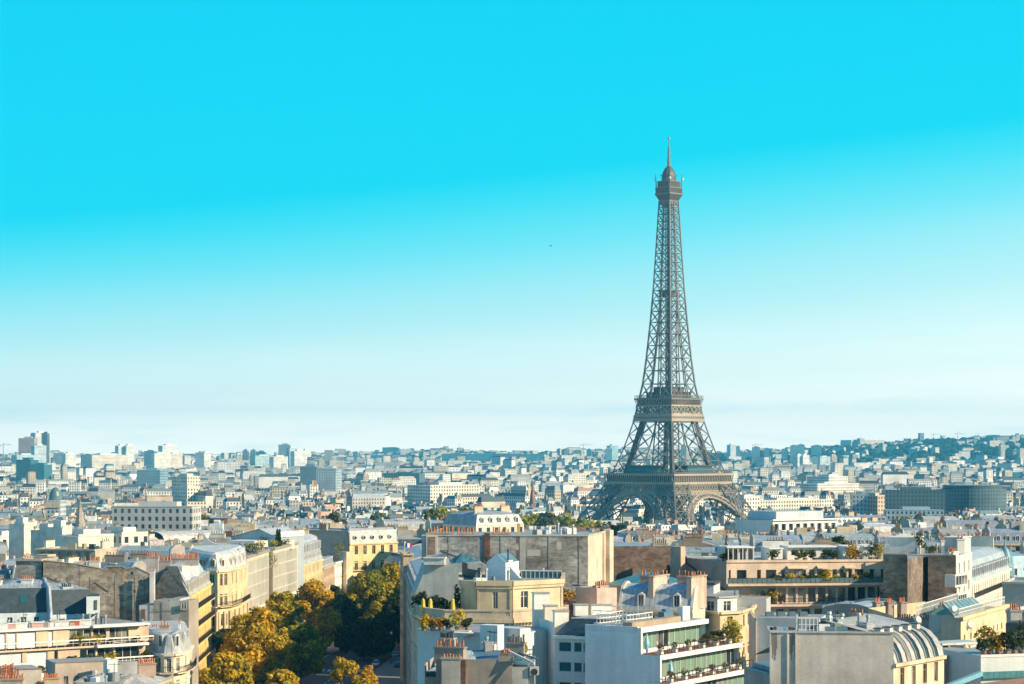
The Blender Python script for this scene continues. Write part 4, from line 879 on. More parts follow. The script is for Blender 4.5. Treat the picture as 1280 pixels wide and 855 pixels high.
# --- grey-brown party wall with chimneys at the bottom centre
def chimney_house():
    A, B = P(531, 236), P(660, 235); zt = Z(826, 234); z0 = zg(*A); o = (*A, z0); q = quad(531, 236, 660, 235, 10); hero(q)
    T = thing('chimney_house', 'brown-grey end wall with stacked chimneys and tangled blue zinc roofs in the shade', 'building', o); W = MB(); l = math.dist(A, B)
    facade(W, P(545, 236), P(640, 235.2), z0-1, zt, [], [], 'wall', (.27, .235, .20)); facade(W, A, P(546, 236), z0-1, Z(846, 236), [], [], 'wall', (.25, .22, .19)); facade(W, P(640, 235.2), B, z0-1, Z(836, 233), [(1.0, 1.6)], [(z0+2, z0+3)], 'wall', (.42, .4, .36))
    for i in (1, 2, 3): facade(W, q[i], q[(i+1) % 4], z0-1, zt-.5, [], [], 'wall', GREYW)
    W.seg(P(623, 235.3), P(641, 235.1), zt-.3, Z(822, 233), -.5, .02, 'wall', (.27, .235, .2)); W.build('wall', T, o)
    Rf = MB(); rz = MB()
    pr = [(P(560, 238), Z(831, 237)), (P(560, 244), Z(812, 244)), (P(660, 240), Z(812, 241)), (P(652, 234), Z(826, 234))]; Rf.face([(*p, z) for p, z in pr], 'zinc', BLUEZ)
    Rf.face([(*P(585, 237.2), Z(829, 237)), (*P(598, 237.2), Z(829, 237)), (*P(590, 241), Z(814, 240)), (*P(580, 241), Z(814, 240))], 'zinc', PALEZ)
    Rf.prism([P(532, 238), P(551, 237), P(551, 243), P(532, 244)], Z(862, 240), Z(836, 240), 'zinc', BLUEZ); Rf.face([(*P(533, 237.4), Z(840, 237)), (*P(549, 237), Z(840, 237)), (*P(548, 239), Z(831, 239))], 'zinc', PALEZ)
    Rf.prism([P(641, 236), P(668, 235), P(668, 242), P(641, 243)], z0, Z(828, 238), 'wall', GREYW, 'zinc', BLUEZ); Rf.build('roof', T, o)
    st = stack(T, o, P(553, 235.7), P(576, 235.5), z0, Z(823, 236), 1.3, 6, (.36, .34, .31), 'wall', TERRA, .35); ob = MB(); ob.seg(P(576.2, 235.5), P(583, 235.4), z0, Z(824, 236), -.5, .5, 'rubble', (.17, .10, .075)); ob.build('flue_strip', T, o)
    stack(T, o, P(545, 239), P(581, 238), Z(830, 238), Z(811, 238), 1.1, 9, (.30, .26, .22), 'wall', TERRA, .8)
    stack(T, o, P(550, 244), P(568, 243.5), Z(815, 244), Z(799, 244), 1.0, 7, (.42, .40, .37), 'wall', (.12, .1, .1), .8)
    stack(T, o, P(634, 238), P(656, 237.5), Z(822, 238), Z(805, 238), 1.0, 7, (.30, .26, .22), 'wall', (.13, .1, .09), .8)
    stack(T, o, P(626, 235.8), P(637, 235.6), Z(822, 233), Z(821, 233), .6, 4, (.28, .24, .2), 'wall', TERRA, .5)
    mb = MB(); a, b = P(632, 236), P(668, 233.5); mb.bar((*a, Z(812, 236)), (*b, Z(829, 234)), .1, 'plain', (.6, .6, .6)); mb.bar((*P(634, 238), Z(811, 238)), (*P(672, 236), Z(824, 236)), .08, 'plain', BLUEZ); mb.build('gutter', T, o)
    mb = MB(); c = P(668, 235); mb.box(*c, Z(846, 233), 1.0, .5, .9, 0, 'plain', (.45, .47, .45)); mb.tube([(c[0], c[1]-.26, Z(842, 233)), (c[0], c[1]-.3, Z(842, 233))], [.36, .36], 'iron', IRON, 12); mb.build('fan_unit', T, o)
    rr = random.Random(9); clutter(T, o, [P(590, 241), P(632, 240), P(632, 245), P(590, 246)], Z(815, 242), 10, rr, 2)
    # white parapet block between it and the round house
    q = quad(522, 262, 642, 255, 11); z1 = Z(790, 258); hero(q); z0 = zg(*q[0]); o = (*q[0], z0); T = thing('white_house', 'white rendered house with blue-shaded wall and a planted roof terrace below the round house', 'building', o); W = MB(); W.prism(q, z0-1, z1, 'plain', (.60, .62, .62), 'zinc', GREYW)
    W.seg(along(q[0], q[1], 0), along(q[0], q[1], 7.4), z1, z1+.12, -.4, .1, 'plain', WHITE); W.build('wall', T, o)
    mb = MB(); mb.prism(quad(600, 250, 622, 249, 1.6), Z(815, 250), Z(781, 250), 'plain', WHITE, bottom=True); mb.seg(P(607.5, 249.8), P(610.5, 249.7), Z(800, 250), Z(783, 250), .02, .12, 'plain', (.4, .38, .36)); mb.build('chimney', T, o)
    mb = MB(); mb.prism(quad(622, 252, 650, 250, 2), Z(805, 250), Z(786, 250), 'plain', (.52, .56, .58), bottom=True); mb.build('parapet', T, o)
    mb = MB(); mb.hexa([(*P(568, 257), z1), (*P(592, 256), z1), (*P(592, 258), z1), (*P(568, 259), z1)], [(*P(575, 257), z1-.6), (*P(592, 256), z1+.0), (*P(592, 258), z1+.02), (*P(575, 259), z1-.5)], 'plain', WHITE); mb.build('awning', T, o)
    for i, (px, w, h, tn, lab) in enumerate(((530, 1.3, 1.8, YEL, 'yellow leafy plant at the left end of the white roof terrace'), (541, 1.3, 1.5, AMB, 'reddish plant second on the white roof terrace'), (551, 1.3, 1.5, AMB, 'rust-coloured plant third on the white roof terrace'), (560, 1.2, 1.3, DGR, 'dark little plant between rust and yellow bushes on the white roof terrace'),
                                        (574, 2.2, 2.4, YEL+GYEL, 'big bright yellow-green bush on the white roof terrace'), (584, 1.2, 1.4, DGR, 'dark plant right of the bright bush on the white roof terrace'), (655, .8, 1.6, GYEL, 'small potted palm by the glazed wing'))):
        shrub(lab, *P(px, 260 if px < 600 else 238), z1 if px < 600 else Z(822, 238), h, w, tn, 740+i, 'terrace_plant', 'plants of the white roof terrace')
chimney_house()

# --- pair of mansards with dormers and red pots
def dormer_pair():
    q = quad(773, 312, 866, 309, 9); ze = Z(763, 310); hero(q); T, o, zt = house('cream house with two zinc mansards, two dormers and rows of red chimney pots', q, 'sprp', ze, t=(.58, .52, .42), rt=(.36, .40, .43), h1=2.7, i1=1.6, h2=.7, i2=4, dorm=False, stacks=False, win='obj', ncols=5, ww=1.0, cornice=True)
    A, B = q[0], q[1]; l = math.dist(A, B)
    for u in (l*.30, l*.78): mb = MB(); dormer(mb, A, B, u, ze+.07, 2.7, 1.6, 1.0, 1.7, (.6, .62, .64), PALEZ); mb.build('dormer', T, o)
    for u, n in ((l*.42, 9), (l*.93, 9)):
        a, b = along(A, B, u, -.9), along(A, B, u+.9, -7.5); stack(T, o, a, b, ze, zt+1.1, .75, 2, (.5, .4, .33)); stack(T, o, along(A, B, u-2.9, -7), along(A, B, u+1.2, -7), ze, zt+.9, .7, n, (.42, .3, .24), 'wall', TERRA, .7)
    q2 = quad(746, 306, 771, 308, 5); hero(q2); z1 = Z(735, 307); z0 = zg(*q2[0]); T = thing('chimney_wall', 'tall pink-beige chimney wall with red pots beside the paired mansards', 'building', (*q2[0], z0)); W = MB(); W.prism(q2, z0-1, z1, 'wall', (.52, .42, .36)); W.build('wall', T, (*q2[0], z0)); stack(T, (*q2[0], z0), along(q2[0], q2[1], .4, -1), along(q2[0], q2[1], 2.5, -1), z1, z1+.15, .7, 6, (.5, .4, .34)); 
    mb = MB(); c = P(749, 307); mb.tube([(*c, z1), (*c, z1+1.0)], [.13, .1], 'iron', IRON, 6); mb.build('flue', T, (*q2[0], z0))
    # dark brick wall behind and its blue roofs
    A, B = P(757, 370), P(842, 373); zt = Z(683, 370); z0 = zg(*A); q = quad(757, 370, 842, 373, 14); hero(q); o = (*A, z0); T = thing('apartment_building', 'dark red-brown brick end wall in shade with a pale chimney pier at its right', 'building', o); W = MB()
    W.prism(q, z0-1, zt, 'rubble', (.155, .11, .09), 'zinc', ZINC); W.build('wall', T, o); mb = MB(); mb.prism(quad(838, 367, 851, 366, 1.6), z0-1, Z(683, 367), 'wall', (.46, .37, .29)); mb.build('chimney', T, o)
    stack(T, o, along(A, B, 8.4, -.5), along(A, B, 11, -.5), zt, zt+.2, .8, 7, GREYW, 'wall', (.1, .08, .08), .9)
    q = quad(757, 345, 830, 342, 13); hero(q); house('low house with bright blue zinc roofs below the dark brick wall', q, 'qrqr', Z(731, 343), t=GREYW, rt=(.05, .19, .27), roof='hip', h1=1.6, i2=4.5, stacks=False, floors=3)
    q = quad(773, 352, 788, 351, 5); z0 = zg(*q[0]); 
dormer_pair()

# --- cream bow-fronted house
def bow_house():
    lo = [P(866, 322), P(900, 318), P(925, 320), P(940, 327), P(946, 340), P(866, 338)]; zl = Z(764, 320); hero(lo)
    T, o, zt = house('cream bow-fronted house with a set-back white attic storey', lo, 'sssqrr', zl, t=(.60, .47, .30), roof='flat', rt=GREYW, win='obj', gap=3.2, wh=1.7, ww=1.0, fh=4.2, ft=(.5, .4, .32))
    up = [P(866, 325), P(897, 321.5), P(921, 324), P(921, 336), P(866, 336)]; zu = Z(746, 322); W = MB(); sp = []
    for i in range(5): l = math.dist(up[i], up[(i+1) % 5]); sp += facade(W, up[i], up[(i+1) % 5], zl-.35, zu, cols(l, 2 if i < 2 else 0, 1.5, .5) if i < 2 else [], [(zl-.2, zl+1.3)], 'wall', WHITE, .2)
    for i in range(3): W.seg(up[i], up[(i+1) % 5], zu-.2, zu+.06, -.2, .3, 'plain', (.35, .33, .3), .05)
    W.face([(*p, zu-.05) for p in up], 'zinc', GREYW); W.build('attic', T, o)
    for s_ in sp: window(T, o, s_)
    q = quad(856, 330, 892, 329, 7); z0 = zg(*q[0]); hero(q); T2 = thing('stair_house', 'pale grey curved stair housing with a dark lid behind the bow-fronted house', 'building', (*q[0], z0)); W = MB(); W.prism(q, z0-1, Z(731, 330), 'plain', (.5, .5, .52), 'slate', (.06, .05, .05)); W.build('wall', T2, (*q[0], z0)); mb = MB(); mb.seg(q[0], q[1], Z(731, 330), Z(728, 330), -6, .2, 'plain', (.07, .06, .06), .2); mb.build('lid', T2, (*q[0], z0))
    q = quad(921, 334, 958, 333, 6); hero(q); T2 = thing('rear_wing', 'pale grey windowless rear wing between the bow-fronted house and the terraced block', 'building', (*q[0], z0)); W = MB(); W.prism(q, z0-1, Z(748, 334), 'plain', (.46, .47, .48), 'zinc', GREYW); W.build('wall', T2, (*q[0], z0))
bow_house()

# --- the long terraced block
def terrace_block():
    A, B = P(908, 358), P(1113, 362); z0 = zg(*A); zt = Z(701, 359); o = (*A, z0); q = quad(908, 358, 1113, 362, 16); hero([P(850, 366), A, B, q[2], q[3]]); l = math.dist(A, B); s_ = l/205
    T = thing('terraced_apartment_block', 'long pink-beige block with planted balconies and a sloping gutter on its side wall', 'building', o); W = MB(); sp = []; t = (.70, .53, .40)
    side = P(850, 374); facade(W, side, A, z0-1, zt-.1, [], [], 'wall', (.40, .33, .27)); facade(W, B, q[2], z0-1, zt, [], [], 'wall', t); facade(W, q[2], q[3], z0-1, zt, [], [], 'wall', t); facade(W, q[3], side, z0-1, zt, [], [], 'wall', t)
    z1 = Z(729, 359); z2 = Z(755, 358); z3 = Z(784, 357)
    us1 = [(1.2*8.2*s_, 11.5*s_*1.0+0), (14*s_*1.0, 27*s_)]; us1 = [(3*s_, 5.5*s_), (13*s_, 25*s_), (38*s_, 43*s_), (49*s_, 62*s_), (68*s_, 73*s_), (84*s_, 99*s_), (103*s_, 110*s_), (113*s_, 127*s_), (132*s_, 138*s_), (141*s_, 150*s_), (152*s_, 157*s_), (160*s_, 172*s_), (179*s_, 185*s_), (193*s_, 204*s_)]
    sp += facade(W, A, B, z1, zt, us1, [(z1+.1, z1+2.2)], 'wall', t, .35)
    sp += facade(W, along(A, B, 0, -.3), along(A, B, l, -.3), z2, z1-.35, [(i*s_*12.5+2*s_, i*s_*12.5+12*s_) for i in range(4, 16)], [(z2+.1, z1-.75)], 'wall', (.62, .5, .42), .25)
    sp += facade(W, along(A, B, 40*s_, 1.2), along(A, B, l, 1.2), z3, z2-.35, [(i*s_*16+3*s_, i*s_*16+14*s_) for i in range(0, 10)], [(z3+.1, z2-.8)], 'wall', t, .7)
    sp += facade(W, along(A, B, 40*s_, 2.0), along(A, B, l, 2.0), z0-1, z3-.35, [(i*s_*16+3*s_, i*s_*16+12*s_) for i in range(0, 10)], [(z3-3, z3-1)], 'wall', t, .4)
    W.seg(A, B, zt-.25, zt+.12, -.3, .18, 'wall', t); W.face([(*p, zt-.15) for p in (side, A, B, q[2], q[3])], 'zinc', GREYW); W.build('wall', T, o)
    for w_ in sp: window(T, o, w_, 'slide', (.5, .45, .4), 'glass')
    for a, b, z, o1, c_ in ((0, l, z1, 1.2, t), (20*s_, l, z2, 2.2, t), (40*s_, l, z3, 2.9, t)):
        mb = MB(); mb.seg(along(A, B, a), along(A, B, b), z-.38, z, -1.5, o1, 'wall', c_); rA, rB = along(A, B, a, o1-.12), along(A, B, b, o1-.12); deck_rail(mb, rA, rB, z, .9, IRON, .8, 'rail_glass' if a == 0 else None)
        if a > 0: railing(mb, rA, rB, z, .9, 0, .3, ends=False)
        mb.build('balcony', T, o)
    mb = MB(); g0, g1, g2, g3 = along(side, A, 2.6, .12), along(side, A, 3.6, .12), along(side, A, math.dist(side, A)-.2, .12), None
    mb.bar((*g0, zt+.2), (*g0, zt-1.0), .12, 'iron', (.08, .06, .05)); mb.bar((*g0, zt-1.0), (*g2, Z(738, 358)), .12, 'iron', (.08, .06, .05)); mb.bar((*g2, Z(738, 358)), (*g2, Z(760, 358)), .12, 'iron', (.08, .06, .05)); mb.build('gutter', T, o)
    for a, b in ((44, 58), (60, 66), (70, 98)): pass
    for u0, u1, dz in ((75, 100, .25), (112, 124, .25), (146, 160, .2)):                                                   # awnings rolled out over the openings
        mb = MB(); p, r_ = along(A, B, u0*s_, .02), along(A, B, u1*s_, .02); d, n, ll = dirs(A, B); mb.hexa([(*p, zt-.9), (*r_, zt-.9), (r_[0]+n[0]*.9, r_[1]+n[1]*.9, zt-1.3), (p[0]+n[0]*.9, p[1]+n[1]*.9, zt-1.3)], [(*p, zt-.8), (*r_, zt-.8), (r_[0]+n[0]*.9, r_[1]+n[1]*.9, zt-1.22), (p[0]+n[0]*.9, p[1]+n[1]*.9, zt-1.22)], 'plain', (.62, .5, .36)); mb.build('awning', T, o)
    # roof pavilions
    for (a, b, dp, h, c_, w_) in ((3, 40, 3, 2.0, (.50, .55, .56), 4), (62, 80, 5, 1.7, WHITE, 0), (88, 150, 6, 1.9, WHITE, 0), (152, 172, 3, 2.0, WHITE, 0), (182, 197, 5, 2.0, (.4, .45, .46), 0)):
        mb = MB(); p, r_ = along(A, B, a*s_, -dp), along(A, B, b*s_, -dp); mb.prism([p, r_, along(p, r_, math.dist(p, r_), -5), along(p, r_, 0, -5)], zt-.2, zt+h, 'plain', c_, 'zinc', PALEZ)
        mb.seg(p, r_, zt+h, zt+h+.2, -5, .6, 'plain', WHITE)
        for i in range(w_): mb.seg(along(p, r_, i*1.2+.3), along(p, r_, i*1.2+1.2), zt+.1, zt+h-.2, .01, .05, 'glass')
        mb.build('roof_pavilion', T, o)
    mb = MB(); mb.bar((*along(A, B, 2*s_, -1.5), zt), (*along(A, B, 2*s_, -1.5), zt+2.3), .06, 'plain', IRON); mb.seg(along(A, B, 2*s_, -1.5), along(A, B, 32*s_, -1.5), zt+2.1, zt+2.35, -2.5, .8, 'plain', WHITE)
    for i in range(5): mb.bar((*along(A, B, (4+i*6)*s_, -.9), zt), (*along(A, B, (4+i*6)*s_, -.9), zt+2.1), .07, 'plain', WHITE)
    mb.build('pergola', T, o)
    PL = [(-44, -1.2, 1.4, 1.3, AMB, 'autumn-red bush at the left corner of the long block roof'), (-36, -.9, 1.1, 1.2, MGR, 'green bush beside the red one at the roof corner of the long block'), (-20, -1, 1.5, 1.2, DGR, 'dark conifer by the sloping gutter of the long block')]
    for i, (u, w, h, wd_, tn, lab) in enumerate(PL): c = along(side, A, math.dist(side, A)+u*s_*.55, -1.2); shrub(lab, *c, zt-.15, h, wd_, tn, 760+i, 'roof_shrub', 'shrubs on the long block')
    HD = ((62, -2, 'small round green hedge on the white roof pavilion of the long block'), (94, -3, 'clipped green hedge, left of two before the wide roof pavilion'), (104, -3, 'clipped green hedge, right of two before the wide roof pavilion'), (116, -3, 'loose green shrub under the white roof slab of the long block'), (128, -2.5, 'dark trailing shrub under the roof slab of the long block'), (138, -2, 'ivy-dark shrub left of the white roof cube'),
          (160, -1.6, 'autumn-coloured tree-like shrub before the white roof cube'), (167, -2, 'brownish shrub right of the autumn-coloured one on the long block roof'), (188, -3, 'big dark green shrub at the right roof end of the long block'), (196, -2.6, 'yellow-green bush at the right roof end of the long block'))
    for i, (u, w, lab) in enumerate(HD): c = along(A, B, u*s_, w); shrub(lab, *c, zt-.15, 1.7 if i not in (6, 8, 9) else 2.8, 1.7 if i < 8 else 2.2, [MGR, MGR, MGR, MGR, DGR, DGR, YEL+AMB, AMB+DGR, DGR, GYEL+YEL][i], 770+i, 'roof_shrub', 'shrubs on the long block')
    BALP = [(60, 1, z1, MGR, 1.3, 'green pot plant on the upper balcony, left of the awning windows'), (66, 1, z1, DGR, 1.2, 'dark pot plant second on the upper balcony of the long block'), (77, 1, z1, YEL, 1.7, 'small yellow tree on the upper balcony between two awnings'), (93, 1, z1, GYEL, 1.2, 'olive pot plant on the upper balcony below the second awning'), (101, 1, z1, MGR, 1.4, 'green pot plant midway along the upper balcony'), (109, 1, z1, MGR, 1.3, 'leafy pot plant right of midway on the upper balcony'),
            (120, 1, z1, GYEL, 1.6, 'olive bush left of the big yellow one on the upper balcony'), (127, 1, z1, YEL, 2.1, 'big bright yellow bush on the upper balcony'), (136, 1, z1, GYEL, 1.3, 'low olive bush right of the big yellow one'), (158, 1, z1, AMB, 1.3, 'reddish plant towards the right end of the upper balcony'), (167, 1, z1, DGR, 1.5, 'purple-dark plant towards the right end of the upper balcony'), (174, 1, z1, MGR, 1.7, 'round green bush at the right end of the upper balcony'),
            (26, 1.4, z2, AMB, 1.6, 'rust-brown hedge bush at the left end of the middle terrace'), (36, 1.4, z2, AMB, 1.5, 'second rust-brown hedge bush of the middle terrace'), (43, 1.4, z2, AMB, 1.4, 'third rust-brown hedge bush of the middle terrace'), (50, 1.4, z2, MGR, 2.0, 'green bush between the rust hedge and the yellow one on the middle terrace'), (58, 1.4, z2, YEL+GYEL, 2.0, 'yellow bush on the middle terrace'), (66, 1.4, z2, DGR, 1.3, 'dark ball shrub beside the yellow bush on the middle terrace'), (196, 1.6, z2, DGR, 2.2, 'blue-green spreading shrub at the right end of the middle terrace')]
    for i, (u, w, z, tn, h, lab) in enumerate(BALP): c = along(A, B, u*s_, w-.45); shrub(lab, *c, z, h, h*.95, tn, 800+i, 'balcony_plant', 'plants on the balconies of the long block', n=180)
    c = along(A, B, 148*s_, .06); mb = MB(); mb.tube([(c[0], c[1]-.03, zt-1.65), (c[0], c[1]-.16, zt-1.65)], [.42, .42], 'plain', (.62, .5, .2), 12); tag(mb.build('wall_ornament'), 'round straw-coloured ornament hung on the upper balcony wall', 'ornament')
terrace_block()

# --- brick twin party walls at the right
def brick_twin():
    z0 = zg(*P(1130, 360)); zt = Z(694, 359); o = (*P(1130, 360), z0); T = thing('apartment_building', 'two tan brick end walls either side of a dark recessed shaft, white bay front', 'building', o); W = MB(); hero([P(1100, 359), P(1197, 354), P(1225, 374), P(1105, 360)])
    bt = (.40, .27, .18); a = [P(1104, 360), P(1134, 358.5), P(1134.5, 345), P(1160, 361.8), P(1160, 357.2), P(1195, 355.5), P(1215, 371), P(1110, 360)]
    for i in range(8): facade(W, a[i], a[(i+1) % 8], z0-1, zt, cols(math.dist(a[5], a[6]), 3, 1.1, .8) if i == 5 else [], [(zt-3.0-k*3.3, zt-1.2-k*3.3) for k in range(5)], 'rubble' if i < 5 else 'wall', bt if i in (0, 4) else ((.20, .16, .13) if i < 5 else (.66, .62, .55)), .22, 'glass')  # shaft faces: shade of the recess put into a darker tint
    W.face([(*p, zt) for p in a], 'zinc', GREYW)
    W.hexa([(*P(1093, 360.6), z0-1), (*P(1104, 360.1), z0-1), (*P(1104, 363), z0-1), (*P(1093, 364), z0-1)], [(*P(1099, 360.6), Z(735, 360)), (*P(1104, 360.1), Z(728, 360)), (*P(1104, 363), Z(728, 360)), (*P(1099, 364), Z(735, 360))], 'rubble', bt)
    W.hexa([(*P(1182, 356), z0-1), (*P(1197, 355.2), z0-1), (*P(1197, 358), z0-1), (*P(1182, 359), z0-1)], [(*P(1182, 356), Z(715, 356)), (*P(1196, 355.3), Z(731, 356)), (*P(1196, 358), Z(731, 356)), (*P(1182, 359), Z(715, 356))], 'rubble', bt)
    W.seg(a[0], a[1], zt, zt+.25, -.3, .1, 'wall', STONE); W.seg(a[4], a[5], zt, zt+.25, -.3, .1, 'wall', STONE); W.seg(a[1], a[4], zt-.2, zt+.1, -.2, .02, 'wall', TAN); W.build('wall', T, o)
    for i, (px0, px1, D, py0, py1) in enumerate(((1196, 1207, 356, 734, 718), (1199, 1206, 356, 752, 742))):
        q0, q1 = P(px0-4, D-1), P(px1, D+3.5); mb = MB(); mb.seg(q0, q1, Z(py0, D), Z(py1, D), -1.5, .3, 'plain', WHITE); mb.seg(along(q0, q1, .15), along(q0, q1, math.dist(q0, q1)-.15), Z(py0, D)+.4, Z(py1, D)-.25, .3, .33, 'glass'); k = 4
        for j in range(k+1): c = along(q0, q1, .15+(math.dist(q0, q1)-.3)*j/k, .34); mb.bar((*c, Z(py0, D)+.35), (*c, Z(py1, D)-.2), .05, 'plain', WHITE)
        mb.build('bay_window', T, o)
    for px, w, h in ((1184, 1.6, 1.9), (1189, 2.0, 2.4)): stack(T, o, P(px, 358), P(px+6, 359), zt, zt+h*.2, .9, 4, WHITE, 'plain')
    PH = [(1112, 1150, 370, 672, 695, WHITE, 'white penthouse box with a small tree behind the twin tan walls'), (1161, 1165, 368, 673, 690, WHITE, None), (1180, 1202, 367, 672, 694, (.45, .5, .52), 'pale blue penthouse with white chimneys right of the twin tan walls')]
    for px0, px1, D, y0, y1, c_, lab in PH:
        if not lab: continue
        q = quad(px0, D, px1, D-1.5, 5); zb = zt-1; t2 = thing('penthouse', lab, 'penthouse', (*q[0], zb)); mb = MB(); mb.prism(q, zb, Z(y0, D), 'plain', c_, 'zinc', PALEZ); mb.seg(q[0], q[1], Z(y0, D), Z(y0, D)+.15, -5, .25, 'plain', WHITE, .2); mb.build('wall', t2, (*q[0], zb)); 
        if c_ != WHITE: stack(t2, (*q[0], zb), P(1196, 365), P(1205, 365), zb, Z(675, 365), 1, 2, WHITE, 'plain'); stack(t2, (*q[0], zb), P(1176, 366), P(1180, 366), zb, Z(677, 365), 1, 2, WHITE, 'plain')
    shrub('small leafy tree before the white penthouse box', *P(1151, 367), zt-.1, 3.3, 2.0, MGR, 850, 'roof_tree', pot=True); shrub('low yellow-green bush on the roof right of the small leafy tree', *P(1167, 366), zt-.1, 1.2, 1.8, GYEL, 851, 'roof_shrub')
    rr = random.Random(12); clutter(T, o, [P(1140, 363), P(1190, 361), P(1190, 370), P(1140, 372)], zt, 8, rr, 3)
    # dormered mansard row at the far right
    q = [P(1214, 385), P(1252, 402), P(1270, 440), P(1224, 440)]; q = quad(1213, 392, 1262, 440, 13); hero(q); house('white house with a row of pale dormers and a balcony beside the tan walls', q, 'sprp', Z(734, 380), t=(.68, .62, .52), rt=(.36, .41, .44), win='obj', dorm='own', balc=(0,), round_=False, h1=3.4, i1=1.4, gap=2.6, pots=7)
    q = quad(1253, 352, 1300, 350, 14); hero(q); house('grey-walled house cut by the right edge below the blue-domed mansard', q, 'qpqp', Z(728, 351), t=(.42, .42, .40), roof='flat', rt=GREYW, win='pane', stacks=False)
    q = quad(1256, 446, 1300, 450, 14); hero(q); T, o, zt = house('mansard house with a blue-grey rounded corner dome at the right edge', q, 'sqpq', Z(727, 446), t=(.5, .48, .44), rt=(.16, .30, .38), h1=5.0, i1=1.3, dorm='own', round_=True, win='obj', dw=1.5, dh=2.2, gap=3.4)
    mb = MB(); c = along(q[0], q[1], 1.2, -1.5); mb.tube([(*c, zt-5), (*c, zt-3), (*c, zt-1), (*c, zt+.6), (*c, zt+1.2), (*c, zt+2.6)], [1.9, 1.85, 1.5, .8, .2, .05], 'zinc', (.12, .25, .33), 20); mb.build('dome', T, o)
brick_twin()

# --- grey end wall with barrel roof, bottom right
def barrel_house():
    A, B = P(962, 216), P(1117, 215); z0 = zg(*A); zt = Z(793, 214); o = (*A, z0); q = quad(962, 216, 1117, 215, 7.5); hero([P(945, 236), A, B, P(1182, 232), P(1180, 245), P(945, 245)])
    T = thing('barrel_roof_house', 'house with a big plain grey end wall and a pale barrel roof with slit windows', 'building', o); W = MB(); l = math.dist(A, B); g = (.48, .435, .39); s_ = l/155
    for a, b, dz, t in ((0, 23, 0, (.45, .42, .385)), (23, 155, .05, g)): facade(W, along(A, B, a*s_, 0), along(A, B, b*s_, 0), z0-1, zt, [], [], 'wall', t)
    for a in (0, 21.5, 32): W.seg(along(A, B, a*s_), along(A, B, (a+1.4)*s_), z0-1, zt-.05, -.1, .18, 'wall', (.44, .41, .37))
    W.seg(A, B, zt, zt+.14, -.35, .12, 'wall', (.36, .35, .33)); ll = 11.0
    C_ = P(1180, 224); d2, n2, l2 = dirs(B, C_); ze = Z(829, 216)
    sp = facade(W, along(B, C_, .0, 0), C_, z0-1, ze, cols(l2, 4, .95, .6), [(ze-2.5, ze-.5)], 'wall', (.60, .50, .36), .25)
    W.seg(along(B, C_, 0), C_, ze-.3, ze+.05, -.1, .3, 'wall', (.62, .5, .34)); W.seg(along(B, C_, 0), C_, z0, z0+.1, -.1, .0, 'wall', g)
    facade(W, C_, (C_[0]-4, C_[1]+12), z0-1, ze, [], [], 'wall', CREAM); W.build('wall', T, o)
    for w_ in sp: window(T, o, w_, 'casement', (.5, .33, .18))
    Rf = MB(); prof = [(0, 0), (-.25, .9), (-.75, 1.8), (-1.5, 2.55), (-2.5, 3.0), (-8, 4.0)]; pr = [(a, ze+b*(zt-ze+.9)/4.0) for a, b in prof]
    for (o0, za), (o1, zb_) in zip(pr, pr[1:]): Rf.face([(*along(B, C_, .3, o0), za), (*along(B, C_, l2, o0), za), (*along(B, C_, l2, o1), zb_), (*along(B, C_, .3, o1), zb_)], 'zinc', (.40, .39, .38))
    Rf.face([(*along(B, C_, l2, a), b) for a, b in pr]+[(*along(B, C_, l2, -8), ze)], 'zinc', PALEZ); Rf.face([(*along(B, C_, .3, -8), pr[-1][1]), (*along(B, C_, l2, -8), pr[-1][1]), (*along(B, C_, l2, -16), ze), (*along(B, C_, .3, -16), ze)], 'zinc', PALEZ)
    Rf.face([(*A, zt-.02), (*B, zt-.02), (*along(B, C_, .3, -12), zt-.02), (*along(A, B, 0, -9), zt-.02)], 'zinc', PALEZ); Rf.build('roof', T, o)
    us = [l2*(i+.5)/5.6 for i in range(5)]
    for u in us:
        mb = MB(); w_ = .78
        for (o0, za), (o1, zb_) in zip(pr[:4], pr[1:5]): mb.face([(*along(B, C_, u, o0+.06), za+.06), (*along(B, C_, u+w_, o0+.06), za+.06), (*along(B, C_, u+w_, o1+.06), zb_+.06), (*along(B, C_, u, o1+.06), zb_+.06)], 'glass')
        for e in (-.08, w_):
            for (o0, za), (o1, zb_) in zip(pr[:4], pr[1:5]): mb.hexa([(*along(B, C_, u+e, o0), za-.1), (*along(B, C_, u+e+.08, o0), za-.1), (*along(B, C_, u+e+.08, o1), zb_-.1), (*along(B, C_, u+e, o1), zb_-.1)], [(*along(B, C_, u+e, o0+.12), za+.1), (*along(B, C_, u+e+.08, o0+.12), za+.1), (*along(B, C_, u+e+.08, o1+.12), zb_+.1), (*along(B, C_, u+e, o1+.12), zb_+.1)], 'plain', (.36, .36, .35))
        mb.build('slit_window', T, o)
        mb = MB(); c = along(B, C_, u+w_/2, pr[4][0]+.2); mb.box(*c, pr[4][1]-.2, .75, .7, .55, math.atan2(d2[1], d2[0]), 'plain', (.5, .48, .45)); mb.box(*c, pr[4][1]+.35, .95, .9, .1, math.atan2(d2[1], d2[0]), 'iron', (.1, .1, .1)); mb.build('vent', T, o)
    for a in (1, 24.5): stack(T, o, along(A, B, (a)*s_, -.4), along(A, B, (a+7.5)*s_, -.4), zt, zt+.05, .5, 5, g, 'wall', (.06, .055, .055), .3)
    mb = MB()                                              # soot streaks below the pots: dirt with a shape of its own
    for a in (2, 25):
        for i in range(7): u = (a+i*1.05)*s_; mb.seg(along(A, B, u), along(A, B, u+R.uniform(.04, .1)), zt-R.uniform(1.2, 2.8), zt-.02, .004, .008, 'wall', (.17, .165, .16))
    mb.build('soot_streak', T, o); 
